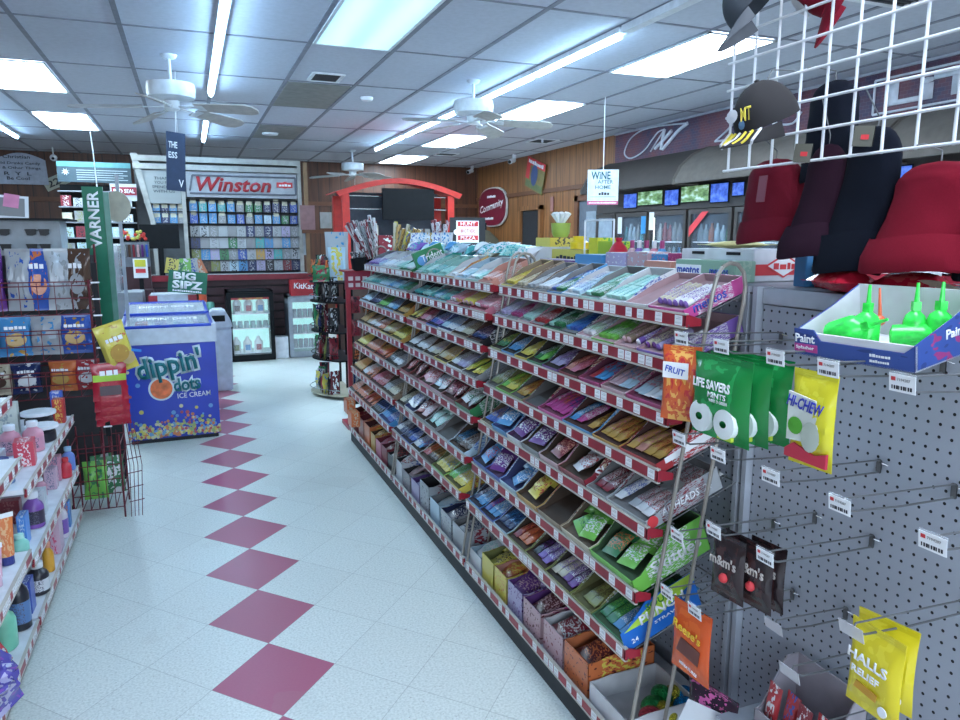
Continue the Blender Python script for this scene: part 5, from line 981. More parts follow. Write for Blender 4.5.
for k, (ya, yb, za, zb) in enumerate([(.02, .62, .858, .885), (.58, 1.18, .895, .935)]):
    l = MB().add([(-.30, ya, za), (.30, ya, za), (.30, yb, zb), (-.30, yb, zb), (-.30, ya, za + .006), (.30, ya, za + .006), (.30, yb, zb + .006), (-.30, yb, zb + .006)], [(0, 1, 2, 3), (4, 7, 6, 5), (0, 4, 5, 1), (1, 5, 6, 2), (2, 6, 7, 3), (3, 7, 4, 0)], M_clear).obj('glass_lid', fz)
    m = MB(); P = lambda x, y, z: (x, y, z)
    for a, c in (((-.30, ya, za), (.30, ya, za)), ((.30, ya, za), (.30, yb, zb)), ((.30, yb, zb), (-.30, yb, zb)), ((-.30, yb, zb), (-.30, ya, za))): m.cyl(a, c, .013, M_fb, 8)
    m.obj('lid_frame', l)
    text("DIPPIN' DOTS", M_wink, l, (0, (ya + yb) / 2, (za + zb) / 2 + .012), (.05, 0, 0), .42, .10, bold=.03)
F = lambda x, z, d=.002: (x, -d, z)
M_outl = mat('letter_outline', (.62, .72, .78), .5, var=0)
text("dippin'", M_outl, fz, F(-.01, .565, .004), (PI / 2, -.16, 0), .47, .235, bold=.2); text("dippin'", M_teal, fz, F(-.01, .565, .007), (PI / 2, -.16, 0), .44, .205, bold=.05)
text('dots', M_outl, fz, F(.10, .43, .004), (PI / 2, -.08, 0), .20, .125, bold=.2); text('dots', M_teal, fz, F(.10, .43, .008), (PI / 2, -.08, 0), .185, .10, bold=.05)
MB().cyl(F(-.075, .405, .0055), F(-.075, .405, 0), .088, M_outl, 28).obj('ball_outline', fz); MB().cyl(F(-.075, .405, .0075), F(-.075, .405, .003), .075, M_obl, 28).obj('orange_ball', fz)
text('ICE CREAM', M_wink, fz, F(.145, .345), (PI / 2, -.03, 0), .23, .038, bold=.02)
M_bot = [mat('dot_' + n_, c_, .4, var=.1) for n_, c_ in (('yellow', (.62, .55, .12)), ('orange', (.60, .20, .07)), ('red', (.45, .08, .10)), ('sky', (.12, .32, .60)), ('cream', (.6, .58, .35)), ('green', (.30, .42, .16)))]
m = MB(); rr = random.Random(4)
for k in range(430):
    x = rr.uniform(-.31, .31); hgt = .07 + .09 * (.5 + .5 * math.sin((x + .1) * 9)) ** 2; z = .045 + abs(rr.gauss(0, .45)) * hgt * 1.1; r = rr.uniform(.007, .014)
    if z > .23: continue
    dd = .0015 + rr.random() * .002; m.cyl((x, -dd, z), (x, 0, z), r, rr.choice(M_bot), 10)
for x, z, r, c_ in ((.05, .265, .014, 4), (.155, .245, .012, 0), (.255, .25, .016, 3), (-.22, .24, .016, 0), (-.005, .22, .016, 3), (-.23, .44, .016, 3), (-.27, .60, .012, 2), (-.29, .54, .012, 4), (-.285, .36, .011, 2), (.09, .215, .014, 2)): m.cyl((x, -.002, z), (x, 0, z), r, M_bot[c_], 14)
m.obj('printed_dots', fz, kind='stuff')
# cup dispenser, soda sign, bin, extinguisher behind the freezer
t = thing('cup_merchandiser', 'white counter bin with red sides behind the freezer', 'bin', (-.165, 7.22, 0)); MB().box(-.20, .20, 0, .3, 0, .98, M_fw).obj('body', t, bevel=.01); MB().box(-.205, -.13, -.004, .3, .82, .97, M_red).box(.13, .205, -.004, .3, .82, .97, M_red).obj('red_sides', t); text('~', M_blueink, t, (0, -.006, .90), '-y', .2, .05)
t = thing('soda_sign', 'tilted green fountain drink sign with white block letters', 'sign', (-.04, 7.16, .99), (0, .12, 0)); MB().box(-.165, .165, 0, .012, 0, .20, M_green).obj('board', t)
text('BIG', M_wink, t, (-.03, -.001, .155), '-y', .19, .07, bold=.08); text('SIPZ', M_wink, t, (0, -.001, .075), '-y', .26, .075, bold=.08); text('~', M_wink, t, (.0, -.001, .02), '-y', .25, .018)
for i, (x, z, a, c1_, c2_, sx_, lb) in enumerate([(-.12, .21, .2, 'yellow', 'black', .055, 'yellow framed cup ad above the soda sign'), (-.10, .19, .5, 'green', 'cream', .05, 'green and cream cup picture left above the soda sign'), (.0, .205, 0, 'lime', 'white', .05, 'lime cup picture in the middle above the soda sign'), (.07, .205, -.1, 'silver', 'blue', .045, 'silver cup picture right above the soda sign'), (.135, .19, -.4, 'orange', 'cream', .05, 'orange and cream picture at the right of the soda sign')]):
    MB().box(-sx_, sx_, 0, .008, -.03, .11, wr(c1_, c2_, scale=4)).obj('cup_sign', loc=(-.04 + x, 7.18 + .014 * i, .99 + z), rot=(0, a, 0), label=lb, cat='sign', group='cup pictures above the soda sign')
t = thing('trash_bin', 'tall white waste bin with hooded lid behind the freezer', 'bin', (.225, 7.55, 0)); MB().prism([(-.10, 0), (.10, 0), (.115, .62), (-.115, .62)], -.14, .14, mat('bin_white', (.50, .54, .62), .45)).obj('bin_body', t, bevel=.01); MB().prism([(-.125, .62), (.125, .62), (.12, .68), (.06, .80), (-.06, .80), (-.12, .68)], -.15, .15, mat('bin_white', (.50, .54, .62), .45)).obj('lid', t, bevel=.012)
MB().box(-.06, .06, -.153, -.148, .69, .75, M_black).obj('flap', t)
t = thing('fire_extinguisher', 'small orange red canister by the counter front', 'extinguisher', (.12, 9.35, .62)); MB().lathe([(.04, 0), (.045, .01), (.045, .2), (.03, .24), (.015, .25)], mat('orange_can', (.6, .10, .04), .35), 14).obj('canister', t, smooth=True); MB().box(-.03, .02, -.01, .01, .25, .28, M_black).obj('lever', t); MB().box(-.05, .15, -.06, .31, -.02, 0, M_dark).obj('bracket', t); MB().box(-.03, .03, .25, .31, -.62, -.02, M_dark).obj('leg', t)
MB().lathe([(.04, 0), (.05, .02), (.05, .10), (.04, .12)], mat('mint_can', (.15, .45, .35), .4), 14).obj('green_canister', loc=(.20, 9.35, .60), smooth=True, label='green round container at the counter front right of extinguisher', cat='container')
# ---------------------------------------------------------------- checkout counter and coolers
M_slat = mat('dark_maroon_slat', (.045, .014, .02), .5)
ct = thing('checkout_counter', 'long dark slatted checkout counter with red edge', 'counter', (-.6, 9.65, 0))
m = MB(); m.box(-2.2, 2.05, .02, .55, 0, 1.0, mat('counter_black', (.02, .012, .015), .6))
for k in range(9): m.box(-2.2, 2.05, 0, .02, .03 + k * .108, .115 + k * .108, M_slat)
m.obj('slatted_front', ct); MB().box(-2.2, 2.08, -.03, .57, 1.0, 1.02, mat('counter_top', (.30, .31, .33), .4)).obj('worktop', ct); MB().box(-2.2, 2.08, -.045, -.03, .965, 1.035, mat('counter_edge', (.22, .012, .025), .4)).obj('red_edge', ct)
def lit_cooler(name, label, x0, x1, y0, y1, h, frame, rows, group=None):
    t = thing(name, label, 'cooler', ((x0 + x1) / 2, y0, 0), group=group); a = (x1 - x0) / 2; d = y1 - y0
    MB().box(-a, -a + .03, .03, d, 0, h, frame).box(a - .03, a, .03, d, 0, h, frame).box(-a, a, d - .03, d, 0, h, frame).box(-a, a, .03, d, 0, .06, frame).box(-a, a, .03, d, h - .05, h, frame).obj('case', t)
    m = MB(); f = .05; m.box(-a, -a + f, 0, .028, .02, h - .02, frame).box(a - f, a, 0, .028, .02, h - .02, frame).box(-a + f, a - f, 0, .028, .02, .08, frame).box(-a + f, a - f, 0, .028, h - .08, h - .02, frame)
    dr = m.obj('door', t); MB().box(-a + f, a - f, .01, .016, .08, h - .08, mat('cooler_glass', (.9, .95, 1), .05, alpha=.12, var=0)).obj('glass', dr); MB().cyl((a - .02, -.025, h * .35), (a - .02, -.025, h * .65), .01, M_black, 8).obj('handle', dr)
    MB().box(-a + .03, a - .03, d - .045, d - .031, .06, h - .05, glow_print('cooler_back_light', [(.35, .75, .70), (.50, .90, .88)], COOLER)).obj('lit_back', t)
    for z in rows: MB().box(-a + .031, a - .031, .05, d - .046, z - .008, z, M_white).obj('shelf', t)
    return t
lit_cooler('drink_cooler', 'small black glass door cooler of milk bottles, lit', .38, .92, 9.1, 9.58, .86, M_black, (.10, .40, .58))
MB().box(-.24, .24, 0, .004, 0, .06, wrap((.35, .02, .03), (.6, .4, .1), scale=5)).obj('cooler_banner', loc=(.65, 9.108, .755), label='red and gold strip at the top of the black cooler', cat='sign')
for k, (x, z, c_, lb) in enumerate([(.47, .10, 'olive', 'bottom shelf milk bottle, left'), (.60, .10, 'azure', 'bottom shelf milk bottle, middle'), (.73, .10, 'red', 'bottom shelf milk bottle, right'), (.50, .58, 'brown', 'top shelf milk bottle with dark label'), (.63, .58, 'red', 'top shelf milk bottle with red label'), (.77, .58, 'azure', 'top shelf milk bottle with blue label')]):
    t = thing('milk_bottle', 'white ' + lb + ' inside black cooler', 'bottle', (x, 9.22, z), group='milk bottles in the black cooler'); MB().lathe([(.05, 0), (.052, .01), (.052, .13), (.02, .17), (.02, .19)], mat('milk', (.72, .74, .72), .35), 14).obj('bottle_body', t, smooth=True); MB().box(-.03, .03, -.0545, -.052, .03, .10, mat('lab_' + c_, C[c_], .5)).obj('paper_label', t)
for k in range(6): MB().lathe([(.03, 0), (.03, .08), (.025, .085)], mat('greycup', (.25, .38, .38), .4), 12).obj('milk_cup', loc=(.45 + .075 * k, 9.22, .40), smooth=True, label='small grey cup on middle shelf of black cooler, %s from left' % ORD[k], cat='cup', group='cups in the black cooler')
t = lit_cooler('drink_cooler', 'silver grey narrow cooler under the red candy box', 1.10, 1.55, 9.15, 9.58, .78, mat('silver_case', (.30, .34, .38), .35, .4), (.12, .30, .50))
for r_, z in enumerate((.12, .30, .50)):
    for k in range(5): MB().lathe([(.03, 0), (.03, .10), (.026, .11)], mat('can_grey', (.35, .38, .40), .3, .3), 12).obj('drink_can', loc=(1.18 + .065 * k, 9.24, z), smooth=True, label='%s can from left on %s shelf of silver cooler' % (ORD[k], ['lowest', 'middle', 'upper'][r_]), cat='can', group='cans in the silver cooler')
t = thing('candy_box', 'red chocolate bar box on top of silver cooler', 'candy box', (1.32, 9.16, .78), (0, 0, .05)); MB().box(-.18, .18, 0, .12, 0, .20, mat('kit_red', (.38, .01, .02), .35)).obj('box_body', t, bevel=.003); text('KitKat', M_wink, t, (-.02, -.001, .12), (PI / 2, .06, 0), .24, .07, bold=.03)
MB().box(-.09, .09, 0, .15, 0, .27, M_white).obj('low_box', loc=(1.0, 9.2, 0), bevel=.004, label='low plain white box between the two small coolers', cat='box')
# cigarette display
cg = thing('cigarette_display', 'tall cream cigarette display case behind the counter', 'display case', (.4, 10.5, 1.0)); M_cr = mat('display_cream', (.34, .34, .32), .5); M_panel = mat('header_panel', (.26, .28, .28), .4, var=.1, scale=2)
def CGO(m, n_, **k): return m.obj(n_, cg, (-.4, -10.5, -1.0), **k)
CGO(MB().box(-.60, 1.47, 10.62, 10.66, .95, 2.5, mat('display_back', (.10, .11, .12), .6)), 'back_board')
for x in (-.02, 1.47): CGO(MB().box(x - .025, x + .025, 10.40, 10.62, 1.0, 2.53, M_cr), 'side_post')
CGO(MB().prism([(-.62, 2.55), (-.54, 2.55), (-.38, 1.7), (-.38, 1.0), (-.42, 1.0), (-.44, 1.7)], 10.40, 10.62, M_cr), 'flared_side')
for z0, z1 in ((2.46, 2.53), (2.36, 2.43)): CGO(MB().box(-.60, 1.49, 10.38, 10.60, z0, z1, M_cr), 'cornice')
CGO(MB().box(-.50, -.05, 10.42, 10.45, 1.93, 2.35, M_panel), 'thanks_panel'); CGO(MB().box(.02, 1.44, 10.42, 10.45, 2.02, 2.35, mat('header_white', (.36, .38, .41), .4)), 'brand_panel')
for k, (s, ww) in enumerate([('THANK', .22), ('YOU FOR', .22), ('SPENDING', .28), ('WITH US', .26)]): text(s, mat('dark_grey_ink', (.07, .09, .10), .5), cg, (-.4 - .25, -.085, 1.25 - .055 * k), '-y', ww, .035, bold=.02)
CGO(MB().path([(.06, 10.41, 2.10), (.10, 10.41, 2.30), (1.42, 10.41, 2.30), (1.42, 10.41, 2.07), (.06, 10.41, 2.07)], .012, mat('grey_border', (.12, .13, .16), .5), 6), 'sign_border')
text('Winston', mat('winston_red', (.38, .02, .03), .5), cg, (.22, -.09, 1.19), '-y', .95, .19, bold=.05, shear=.25)
CGO(MB().cyl((1.28, 10.418, 2.2), (1.28, 10.41, 2.2), .045, M_redink, 16).box(1.17, 1.38, 10.412, 10.418, 2.165, 2.235, M_redink), 'red_oval'); text('~', M_wink, cg, (.88, -.095, 1.2), '-y', .16, .035)
for k in range(7): CGO(MB().box(-.42 if k > 4 else .0, 1.45, 10.44, 10.62, 1.03 + k * .155 + (.0 if k < 4 else .02), 1.04 + k * .155 + (.0 if k < 4 else .02), M_black), 'shelf')
rr = random.Random(9); pc = ['silver', 'navy', 'azure', 'green', 'olive', 'crimson', 'grey', 'blue', 'gold', 'white', 'teal', 'brown', 'lavender', 'silver', 'black', 'grey', 'ice']
for r_ in range(4):
    for k in range(12):
        c_ = rr.choice(['silver', 'grey', 'navy', 'lavender'] if r_ > 2 else pc); MB().box(-.057, .057, 0, .06, 0, .142, wr(c_, rr.choice(['grey', 'black', 'silver']), scale=4)).obj('cigarette_pack', loc=(.09 + k * .118, 10.46, 1.04 + r_ * .155), label='%s pack, %s from left in %s row of the cigarette display' % (say(c_), ORD[k], ORD[3 - r_]), cat='cigarettes', group='packs in the lower rows of the cigarette display')
for r_ in range(2):
    for k in range(12):
        c_ = rr.choice(['blue', 'azure', 'navy', 'teal', 'green', 'grey', 'azure', 'ice']); z = 1.68 + r_ * .155; dz = rr.uniform(-.01, .02)
        t = thing('cigarette_carton', '%s carton, %s from left, %s row under the white price cards' % (say(c_), ORD[k], ['lower', 'upper'][r_]), 'cigarettes', (.09 + k * .118, 10.47, z), group='cartons under price cards'); MB().box(-.048, .048, 0, .06, 0, .12 + dz, wr(c_, 'silver', scale=4)).obj('carton_body', t); 
        if r_ or k % 3 == 0: MB().box(-.035, .035, -.004, 0, .10 + dz, .155 + dz, mat('cream_card', (.55, .53, .40), .7)).obj('price_card', t)
for r_ in range(2):
    for k in range(4):
        c_ = ['azure', 'navy', 'azure', 'grey'][k]; t = thing('cigarette_carton', '%s carton, %s from left, %s row below the thank you panel' % (say(c_), ORD[k], ['lower', 'upper'][r_]), 'cigarettes', (-.36 + k * .10, 10.47, 1.68 + r_ * .14 - .02 * r_), group='cartons under the thank you panel'); MB().box(-.045, .045, 0, .06, 0, .11, wr(c_, 'silver', scale=4)).obj('carton_body', t); MB().box(-.035, .035, -.004, 0, .075, .125, mat('cream_card', (.55, .53, .40), .7)).obj('price_card', t)
CGO(MB().box(1.50, 1.55, 10.42, 10.45, 1.25, 1.6, mat('pale_strip', (.35, .38, .42), .4)), 'side_card'); CGO(MB().box(-.6, 1.49, 10.40, 10.64, -.99 + .99, .99, mat('back_cabinet', (.05, .03, .025), .6)), 'base_cabinet')
t = thing('monitor', 'black flat screen facing away on the counter', 'monitor', (-.32, 9.75, 1.02)); MB().box(-.22, .22, 0, .03, .34, .63, M_black).obj('screen', t, bevel=.004); MB().box(-.03, .03, .01, .04, 0, .36, M_black).obj('stand', t); MB().box(-.12, .12, -.08, .10, 0, .012, M_black).obj('foot', t)
# shelves behind the counter at left, banners and signs
ts = thing('tobacco_shelf', 'dark back shelf of tobacco boxes under the teal board', 'shelf', (-1.0, 10.3, 1.0)); MB().box(-.45, .40, .22, .26, 0, 1.15, M_black).obj('back', ts)
for k in range(6): MB().box(-.45, .40, 0, .22, .10 + k * .19, .115 + k * .19, mat('grey_shelf', (.20, .21, .23), .5)).obj('shelf_board', ts)
rr = random.Random(3)
for r_ in range(5):
    for k in range(6): c_ = rr.choice(['white', 'silver', 'black', 'grey', 'white', 'cream', 'ice', 'crimson']); MB().box(-.055, .055, 0, .12, 0, rr.uniform(.08, .14), wr(c_, rr.choice(['black', 'white', 'olive']), scale=4)).obj('tobacco_box', loc=(-1.37 + k * .135, 10.32, 1.117 + r_ * .19), label='%s box, %s from left on %s tobacco shelf from the top' % (say(c_), ORD[k], ORD[4 - r_]), cat='box', group='boxes on the tobacco shelf')
t = thing('notice_board', 'dark teal board with white text above the tobacco shelf', 'sign', (-1.03, 10.35, 2.17)); MB().box(-.41, .41, 0, .03, 0, .25, mat('slate_board', (.018, .04, .055), .6)).box(-.41, .41, -.004, .0, .185, .245, mat('teal_strip', (.05, .17, .18), .5)).obj('board', t)
for k in range(5): MB().box(-.20, .37 - .05 * (k % 2), -.003, 0, .03 + .028 * k, .038 + .028 * k, mat('pale_text', (.25, .3, .32), .6)).obj('text_line', t)
MB().prism([(math.cos(k * PI / 8) * (.045 if k % 2 else .012), math.sin(k * PI / 8) * (.045 if k % 2 else .012)) for k in range(16)], -.004, 0, M_wink).obj('star_emblem', t, (-.32, 0, .12))
t = thing('tobacco_sign', 'small dark red sign with white lettering beside display', 'sign', (-.72, 10.3, 1.95)); MB().box(-.15, .15, 0, .02, 0, .21, mat('header_white', (.36, .38, .41), .4)).obj('board', t); MB().box(-.13, .15, -.004, 0, .07, .17, mat('maroon_panel', (.22, .015, .03), .4)).obj('panel', t); text('RED SEAL', M_wink, t, (.01, -.006, .12), '-y', .24, .05, bold=.03)
t = thing('license_plate', 'tilted old licence plate on the back wall', 'plate', (-1.85, 13.2, 2.36), (0, -.45, 0)); MB().box(-.19, .19, 0, .01, -.09, .09, mat('plate_cream', (.38, .38, .30), .5)).obj('plate', t); text('224', M_ink, t, (0, -.002, 0), '-y', .28, .10, bold=.03)
t = thing('wall_sign', 'white arched painted sign on the back wall far left', 'sign', (-2.34, 13.18, 2.30)); v = [(-.42, 0), (.38, 0), (.36, .37)] + [(.36 - .02 * 0 - .06 * i, .37 + .10 * math.sin(PI * min(1, (i) / 11))) for i in range(1, 12)] + [(-.42, .37)]
MB().prism(v, 0, .02, mat('sign_white', (.40, .43, .52), .6)).obj('board', t)
for s, z, ww in (('Christian', .41, .36), ('Cold Drinks Candy', .31, .62), ('Ice & Other Things', .24, .62), ('R  Y  L', .16, .36), ('Be Cool', .09, .3)): text(s, M_ink, t, (-.02, -.002, z), '-y', ww, .05)
t = thing('hanging_bulb_camera', 'small white camera hanging by the arched wall sign', 'camera', (-1.78, 12.6, 2.81)); MB().cyl((0, 0, 0), (0, 0, -.10), .01, M_white, 6).obj('stem', t); MB().ball((0, 0, -.15), .05, M_white, 12, 8).obj('dome', t, smooth=True); MB().cyl((0, -.03, -.16), (0, -.055, -.165), .02, M_black, 10).obj('lens', t)
vn = thing('upright_sign', 'tall green sign with vertical white letters behind snack rack', 'sign', (-.505, 4.85, 0), (0, 0, -.1)); MB().box(-.055, .055, 0, .02, .9, 1.79, M_green).obj('board', vn); MB().box(-.055, .055, .01, .03, 0, .9, M_dark).obj('post', vn); MB().box(.056, .085, .004, .016, .9, 1.76, mat('green_edge', (.10, .25, .2), .4)).obj('side_edge', vn)
text('VARNER', M_wink, vn, (0, -.001, 1.60), Euler((PI / 2, -PI / 2, 0)), .33, .062, bold=.05)
bn = thing('hanging_banner', 'narrow navy banner with white marks hanging from the ceiling', 'banner', (-.04, 6.5, 2.33), (0, .06, .35)); MB().path([(0, 0, 0), (0, 0, .47)], .003, M_paper, 5).obj('cord', bn); MB().box(-.075, .075, -.004, .004, -.46, 0, mat('navy_banner', (.025, .045, .10), .6)).obj('banner_panel', bn)
for s, z in (('THE', -.10), ('ESS', -.18)): text(s, M_wink, bn, (-.025, -.005, z), '-y', .07, .05, bold=.04)
text('V', M_wink, bn, (.04, -.005, -.40), '-y', .04, .06)
MB().lathe([(.001, 0), (.07, .005), (.105, .012), (.11, .02), (.001, .03)], mat('straw_hat', (.50, .48, .38), .7), 20).obj('round_plate', loc=(-.46, 6.0, 1.72), rot=(PI / 2, 0, -.5), smooth=True, label='pale round disc hanging beside the green upright sign', cat='disc')
MB().box(-.012, .012, 0, .01, -1.70, .25, M_goncol).obj('disc_post', loc=(-.46, 6.03, 1.70), label='thin grey post holding the pale round disc', cat='post')
# small counter displays between snack rack and counter
md = thing('counter_merchandiser', 'grey acrylic counter unit with small racks behind the freezer', 'display rack', (-.72, 7.3, 0)); MB().box(-.30, .30, 0, .4, 0, 1.0, mat('grey_cabinet', (.26, .28, .31), .5)).obj('cabinet', md, bevel=.005); MB().box(-.10, .12, .05, .3, 1.0, 1.42, mat('acrylic', (.45, .50, .55), .2, alpha=.5)).obj('acrylic_case', md); MB().box(.28, .34, -.02, .02, .25, .88, mat('pale_panel', (.5, .5, .52), .5)).obj('end_panel', md)
t = thing('price_sign', 'small yellow and white price card behind the freezer', 'sign', (-.455, 7.9, 1.10)); MB().box(-.065, .065, 0, .006, 0, .19, M_paper).obj('card', t); MB().box(-.05, .05, -.002, 0, .11, .18, mat('yellow_patch', (.6, .55, .05), .6)).box(-.045, .045, -.002, 0, .05, .09, M_redink).obj('print', t); MB().box(-.02, .02, .006, .012, -.12, 0, M_black).obj('clip', t); MB().box(-.10, .10, .0, .2, -1.1, -.12, M_slat).obj('pedestal', t)
t = thing('lighter_rack', 'small rack of lighters with red and yellow flowers', 'rack', (-.50, 8.2, 1.2)); MB().box(-.12, .12, 0, .1, 0, .25, mat('rack_grey', (.15, .17, .2), .5)).obj('tray', t); MB().box(-.12, .12, 0, .1, -1.2, 0, M_slat).obj('pedestal', t)
for k in range(6): MB().lathe([(.012, 0), (.012, .12), (.006, .125)], mat('lighter%d' % k, list(C.values())[k * 3 + 2], .3), 8).obj('lighter', t, (-.10 + .04 * k, -.02, .10))
m = MB(); rr = random.Random(1)
for k in range(26): m.ball((rr.uniform(-.12, .12), rr.uniform(-.04, .06), .28 + rr.uniform(0, .08)), .018, [mat('petal_red', (.6, .04, .03), .6), mat('petal_yellow', (.5, .5, .1), .6)][k % 2], 6, 4)
m.obj('flowers', t, kind='stuff')
# ---------------------------------------------------------------- sunglasses display
sg = thing('sunglasses_display', 'grey sunglasses stand rising behind the snack bags', 'display stand', (-1.1, 5.2, 0)); MB().box(-.30, .36, .02, .30, 0, 1.60, mat('pale_grey_board', (.34, .38, .42), .5)).obj('panel', sg); MB().box(-.40, .42, -.10, .34, 1.60, 1.612, M_black).obj('top_plate', sg)
for r_ in range(2):
    for k in range(3):
        t = thing('sunglasses', 'dark sunglasses, %s from left in the %s row of the stand' % (ORD[k], ['lower', 'upper'][r_]), 'sunglasses', (-1.28 + .21 * k, 5.19, 1.44 + .09 * r_), group='sunglasses on the stand')
        for s in (-1, 1): MB().prism([(-.03, .018), (.03, .018), (.028, -.012), (.01, -.022), (-.02, -.02)], -.004, 0, mat('dark_lens', (.004, .005, .007), .5)).obj('lens', t, (s * .036, 0, 0)); MB().cyl((s * .066, 0, .012), (s * .064, .06, .012), .002, M_black, 5).obj('temple', t)
        MB().cyl((-.01, -.002, .012), (.01, -.002, .012), .003, M_black, 6).obj('bridge', t)
for i, (x, a, c_, lb) in enumerate([(-1.30, -.15, 'tan', 'brown framed picture with pink note on the display top'), (-1.02, .1, 'grey', 'grey framed picture with pink note beside the tall stand')]):
    t = thing('picture_card', lb, 'picture', (x, 5.2, 1.612), (-.12, a * .6, a)); MB().box(-.12, .12, 0, .008, 0, .14, M_paper).obj('card', t); MB().box(-.10, .10, -.002, 0, .015, .125, wr(c_, 'grey', scale=3)).obj('photo', t); MB().box(-.02, .06, -.005, -.002, .07, .15, mat('pink_note', (.70, .25, .42), .7)).obj('sticky_note', t, rot=(0, .1, 0))
t = thing('pole_topper', 'thin white and red pole rising between the pictures', 'pole', (-1.16, 5.3, 1.612)); MB().cyl((0, 0, 0), (0, 0, .26), .012, M_white, 8).obj('pole', t); MB().cyl((0, -.001, .20), (0, -.001, .25), .02, M_redink, 8).obj('red_top', t)
# ---------------------------------------------------------------- spinner racks at the end of the gondola
bs = thing('black_wire_rack', 'black curved wire rack of dark candy packs at aisle end', 'rack', (1.22, 6.9, 0)); 
for k, z in enumerate((.03, .36, .62, .90, 1.08)):
    n = 16; m = MB(); R_ = .30 if k else .34
    v = [(-R_ * math.sin(PI * i / 12), .36 - .72 * i / 12) for i in range(13)]
    m.prism([(x * .62, y) for x, y in v] + [(.16, -.36), (.16, .36)], z, z + .014, M_black if k else mat('cream_base', (.40, .38, .28), .5), 'xy'); m.obj('shelf', bs)
    MB().path([(x * .64, y, z + .06) for x, y in v], .004, M_chrome if k in (0, 3) else M_black, 5).obj('guard_wire', bs)
for y in (-.34, 0, .34): MB().cyl((.14, y, 0), (.14, y, 1.2), .012, M_black, 8).obj('post', bs)
rr = random.Random(6)
dk = [('black', 'white'), ('black', 'olive'), ('navy', 'white'), ('crimson', 'black'), ('green', 'black'), ('olive', 'yellow'), ('silver', 'navy'), ('orange', 'black'), ('azure', 'white'), ('maroon', 'white'), ('black', 'silver'), ('yellow', 'azure')]
for k, z in enumerate((.045, .375, .635, .915, 1.095)):
    for i in range(10):
        a = -1.35 + .3 * i; c1_, c2_ = rr.choice(dk if k in (0, 4) else dk[:6] + dk[9:11]); x = 1.22 - .13 * math.cos(a); y = 6.9 + .27 * math.sin(a)
        t = MB().pillow(.10, rr.uniform(.16, .24), .04, wr(c1_, c2_, scale=3, rough=.22), seed=i + k * 9, nx=6, ny=8, wrinkle=.25).obj('candy_pouch', loc=(x, y, z), rot=(rr.uniform(-.2, .1), 0, -PI / 2 + a * .9 + rr.uniform(-.2, .2)), smooth=True, label='%s and %s packet, %s from near side, %s level of black rack' % (say(c1_), say(c2_), ORD[i], ORD[4 - k]), cat='candy bag', group='packets on the black wire rack')
rs = thing('red_wire_stand', 'dark red stand with patterned header at far gondola end', 'rack', (1.25, 5.55, 0)); 
for x in (-.13, .15): MB().box(x - .016, x + .016, -.016, .016, 0, 1.24, M_redmetal).obj('post', rs)
MB().box(-.15, .17, -.02, .02, 1.10, 1.235, mat('header_red', (.26, .012, .035), .4)).obj('header', rs); MB().box(-.15, .20, -.02, .24, 1.232, 1.244, M_redmetal).obj('tray', rs); MB().box(-.17, .19, -.06, .2, 0, .03, M_redmetal).obj('foot', rs)
for r_ in range(2):
    for k in range(5): MB().box(-.018, .018, -.024, -.02, 0, .03, mat('header_print', (.55, .45, .45), .6)).obj('header_print', rs, (-.11 + .055 * k, 0, 1.12 + .05 * r_))
for r_ in range(5):
    for k in range(3):
        c1_, c2_ = rr.choice(dk[:4] + [('crimson', 'white'), ('brown', 'orange'), ('maroon', 'white')]); MB().pillow(.07, .13, .025, wr(c1_, c2_, scale=4, rough=.22), seed=r_ * 3 + k, nx=6, ny=8).obj('jerky_packet', loc=(1.17 + .085 * k, 5.51, .20 + .18 * r_), smooth=True, label='%s and %s packet, %s from left, %s row of the red stand' % (say(c1_), say(c2_), ORD[k], ORD[4 - r_]), cat='snack pack', group='packets on the red wire stand')
def bundle(name, label, cat, loc, n, L_, r, cols, spread, tilt, cup, dirn=0):
    t = thing(name, label, cat, loc, (0, tilt, dirn)); MB().lathe([(.045, 0), (.06, .02), (.065, .10)], cup, 14).obj('cup', t, smooth=True); rr2 = random.Random(n)
    for k in range(n):
        a = rr2.uniform(0, 2 * PI); q = spread * rr2.random() ** .5; m = MB().cyl((.02 * math.cos(a), .02 * math.sin(a), .02), (q * math.cos(a), q * math.sin(a), L_ * rr2.uniform(.85, 1.05)), r, wr(*rr2.choice(cols), scale=4), 6, r * 1.2); m.obj('stick', t)
bundle('meat_stick_bundle', 'fan of white and dark red meat sticks atop the red stand', 'snack sticks', (1.36, 5.62, 1.245), 26, .40, .011, [('white', 'crimson'), ('crimson', 'white'), ('silver', 'black')], .14, -.32, M_black)
bundle('yellow_stick_bundle', 'yellow and blue snack sticks leaning beside the meat sticks', 'snack sticks', (1.46, 5.40, 1.245), 24, .34, .012, [('yellow', 'blue'), ('gold', 'black'), ('cream', 'olive')], .12, .35, M_black)
bundle('black_stick_cup', 'cup of short black and white sticks on the red stand', 'snack sticks', (1.22, 5.55, 1.245), 12, .15, .01, [('black', 'white'), ('silver', 'black')], .06, -.1, M_black)
t = thing('orange_tub', 'small orange tub on the tray of the red stand', 'tub', (1.37, 5.50, 1.245)); MB().lathe([(.035, 0), (.045, .06), (.046, .07)], mat('orange_tub', (.62, .22, .03), .4), 16).obj('tub_body', t, smooth=True); MB().ball((0, 0, .085), .035, wrap(C['orange'], C['yellow'], scale=5), 10, 6).obj('contents', t, kind='stuff')
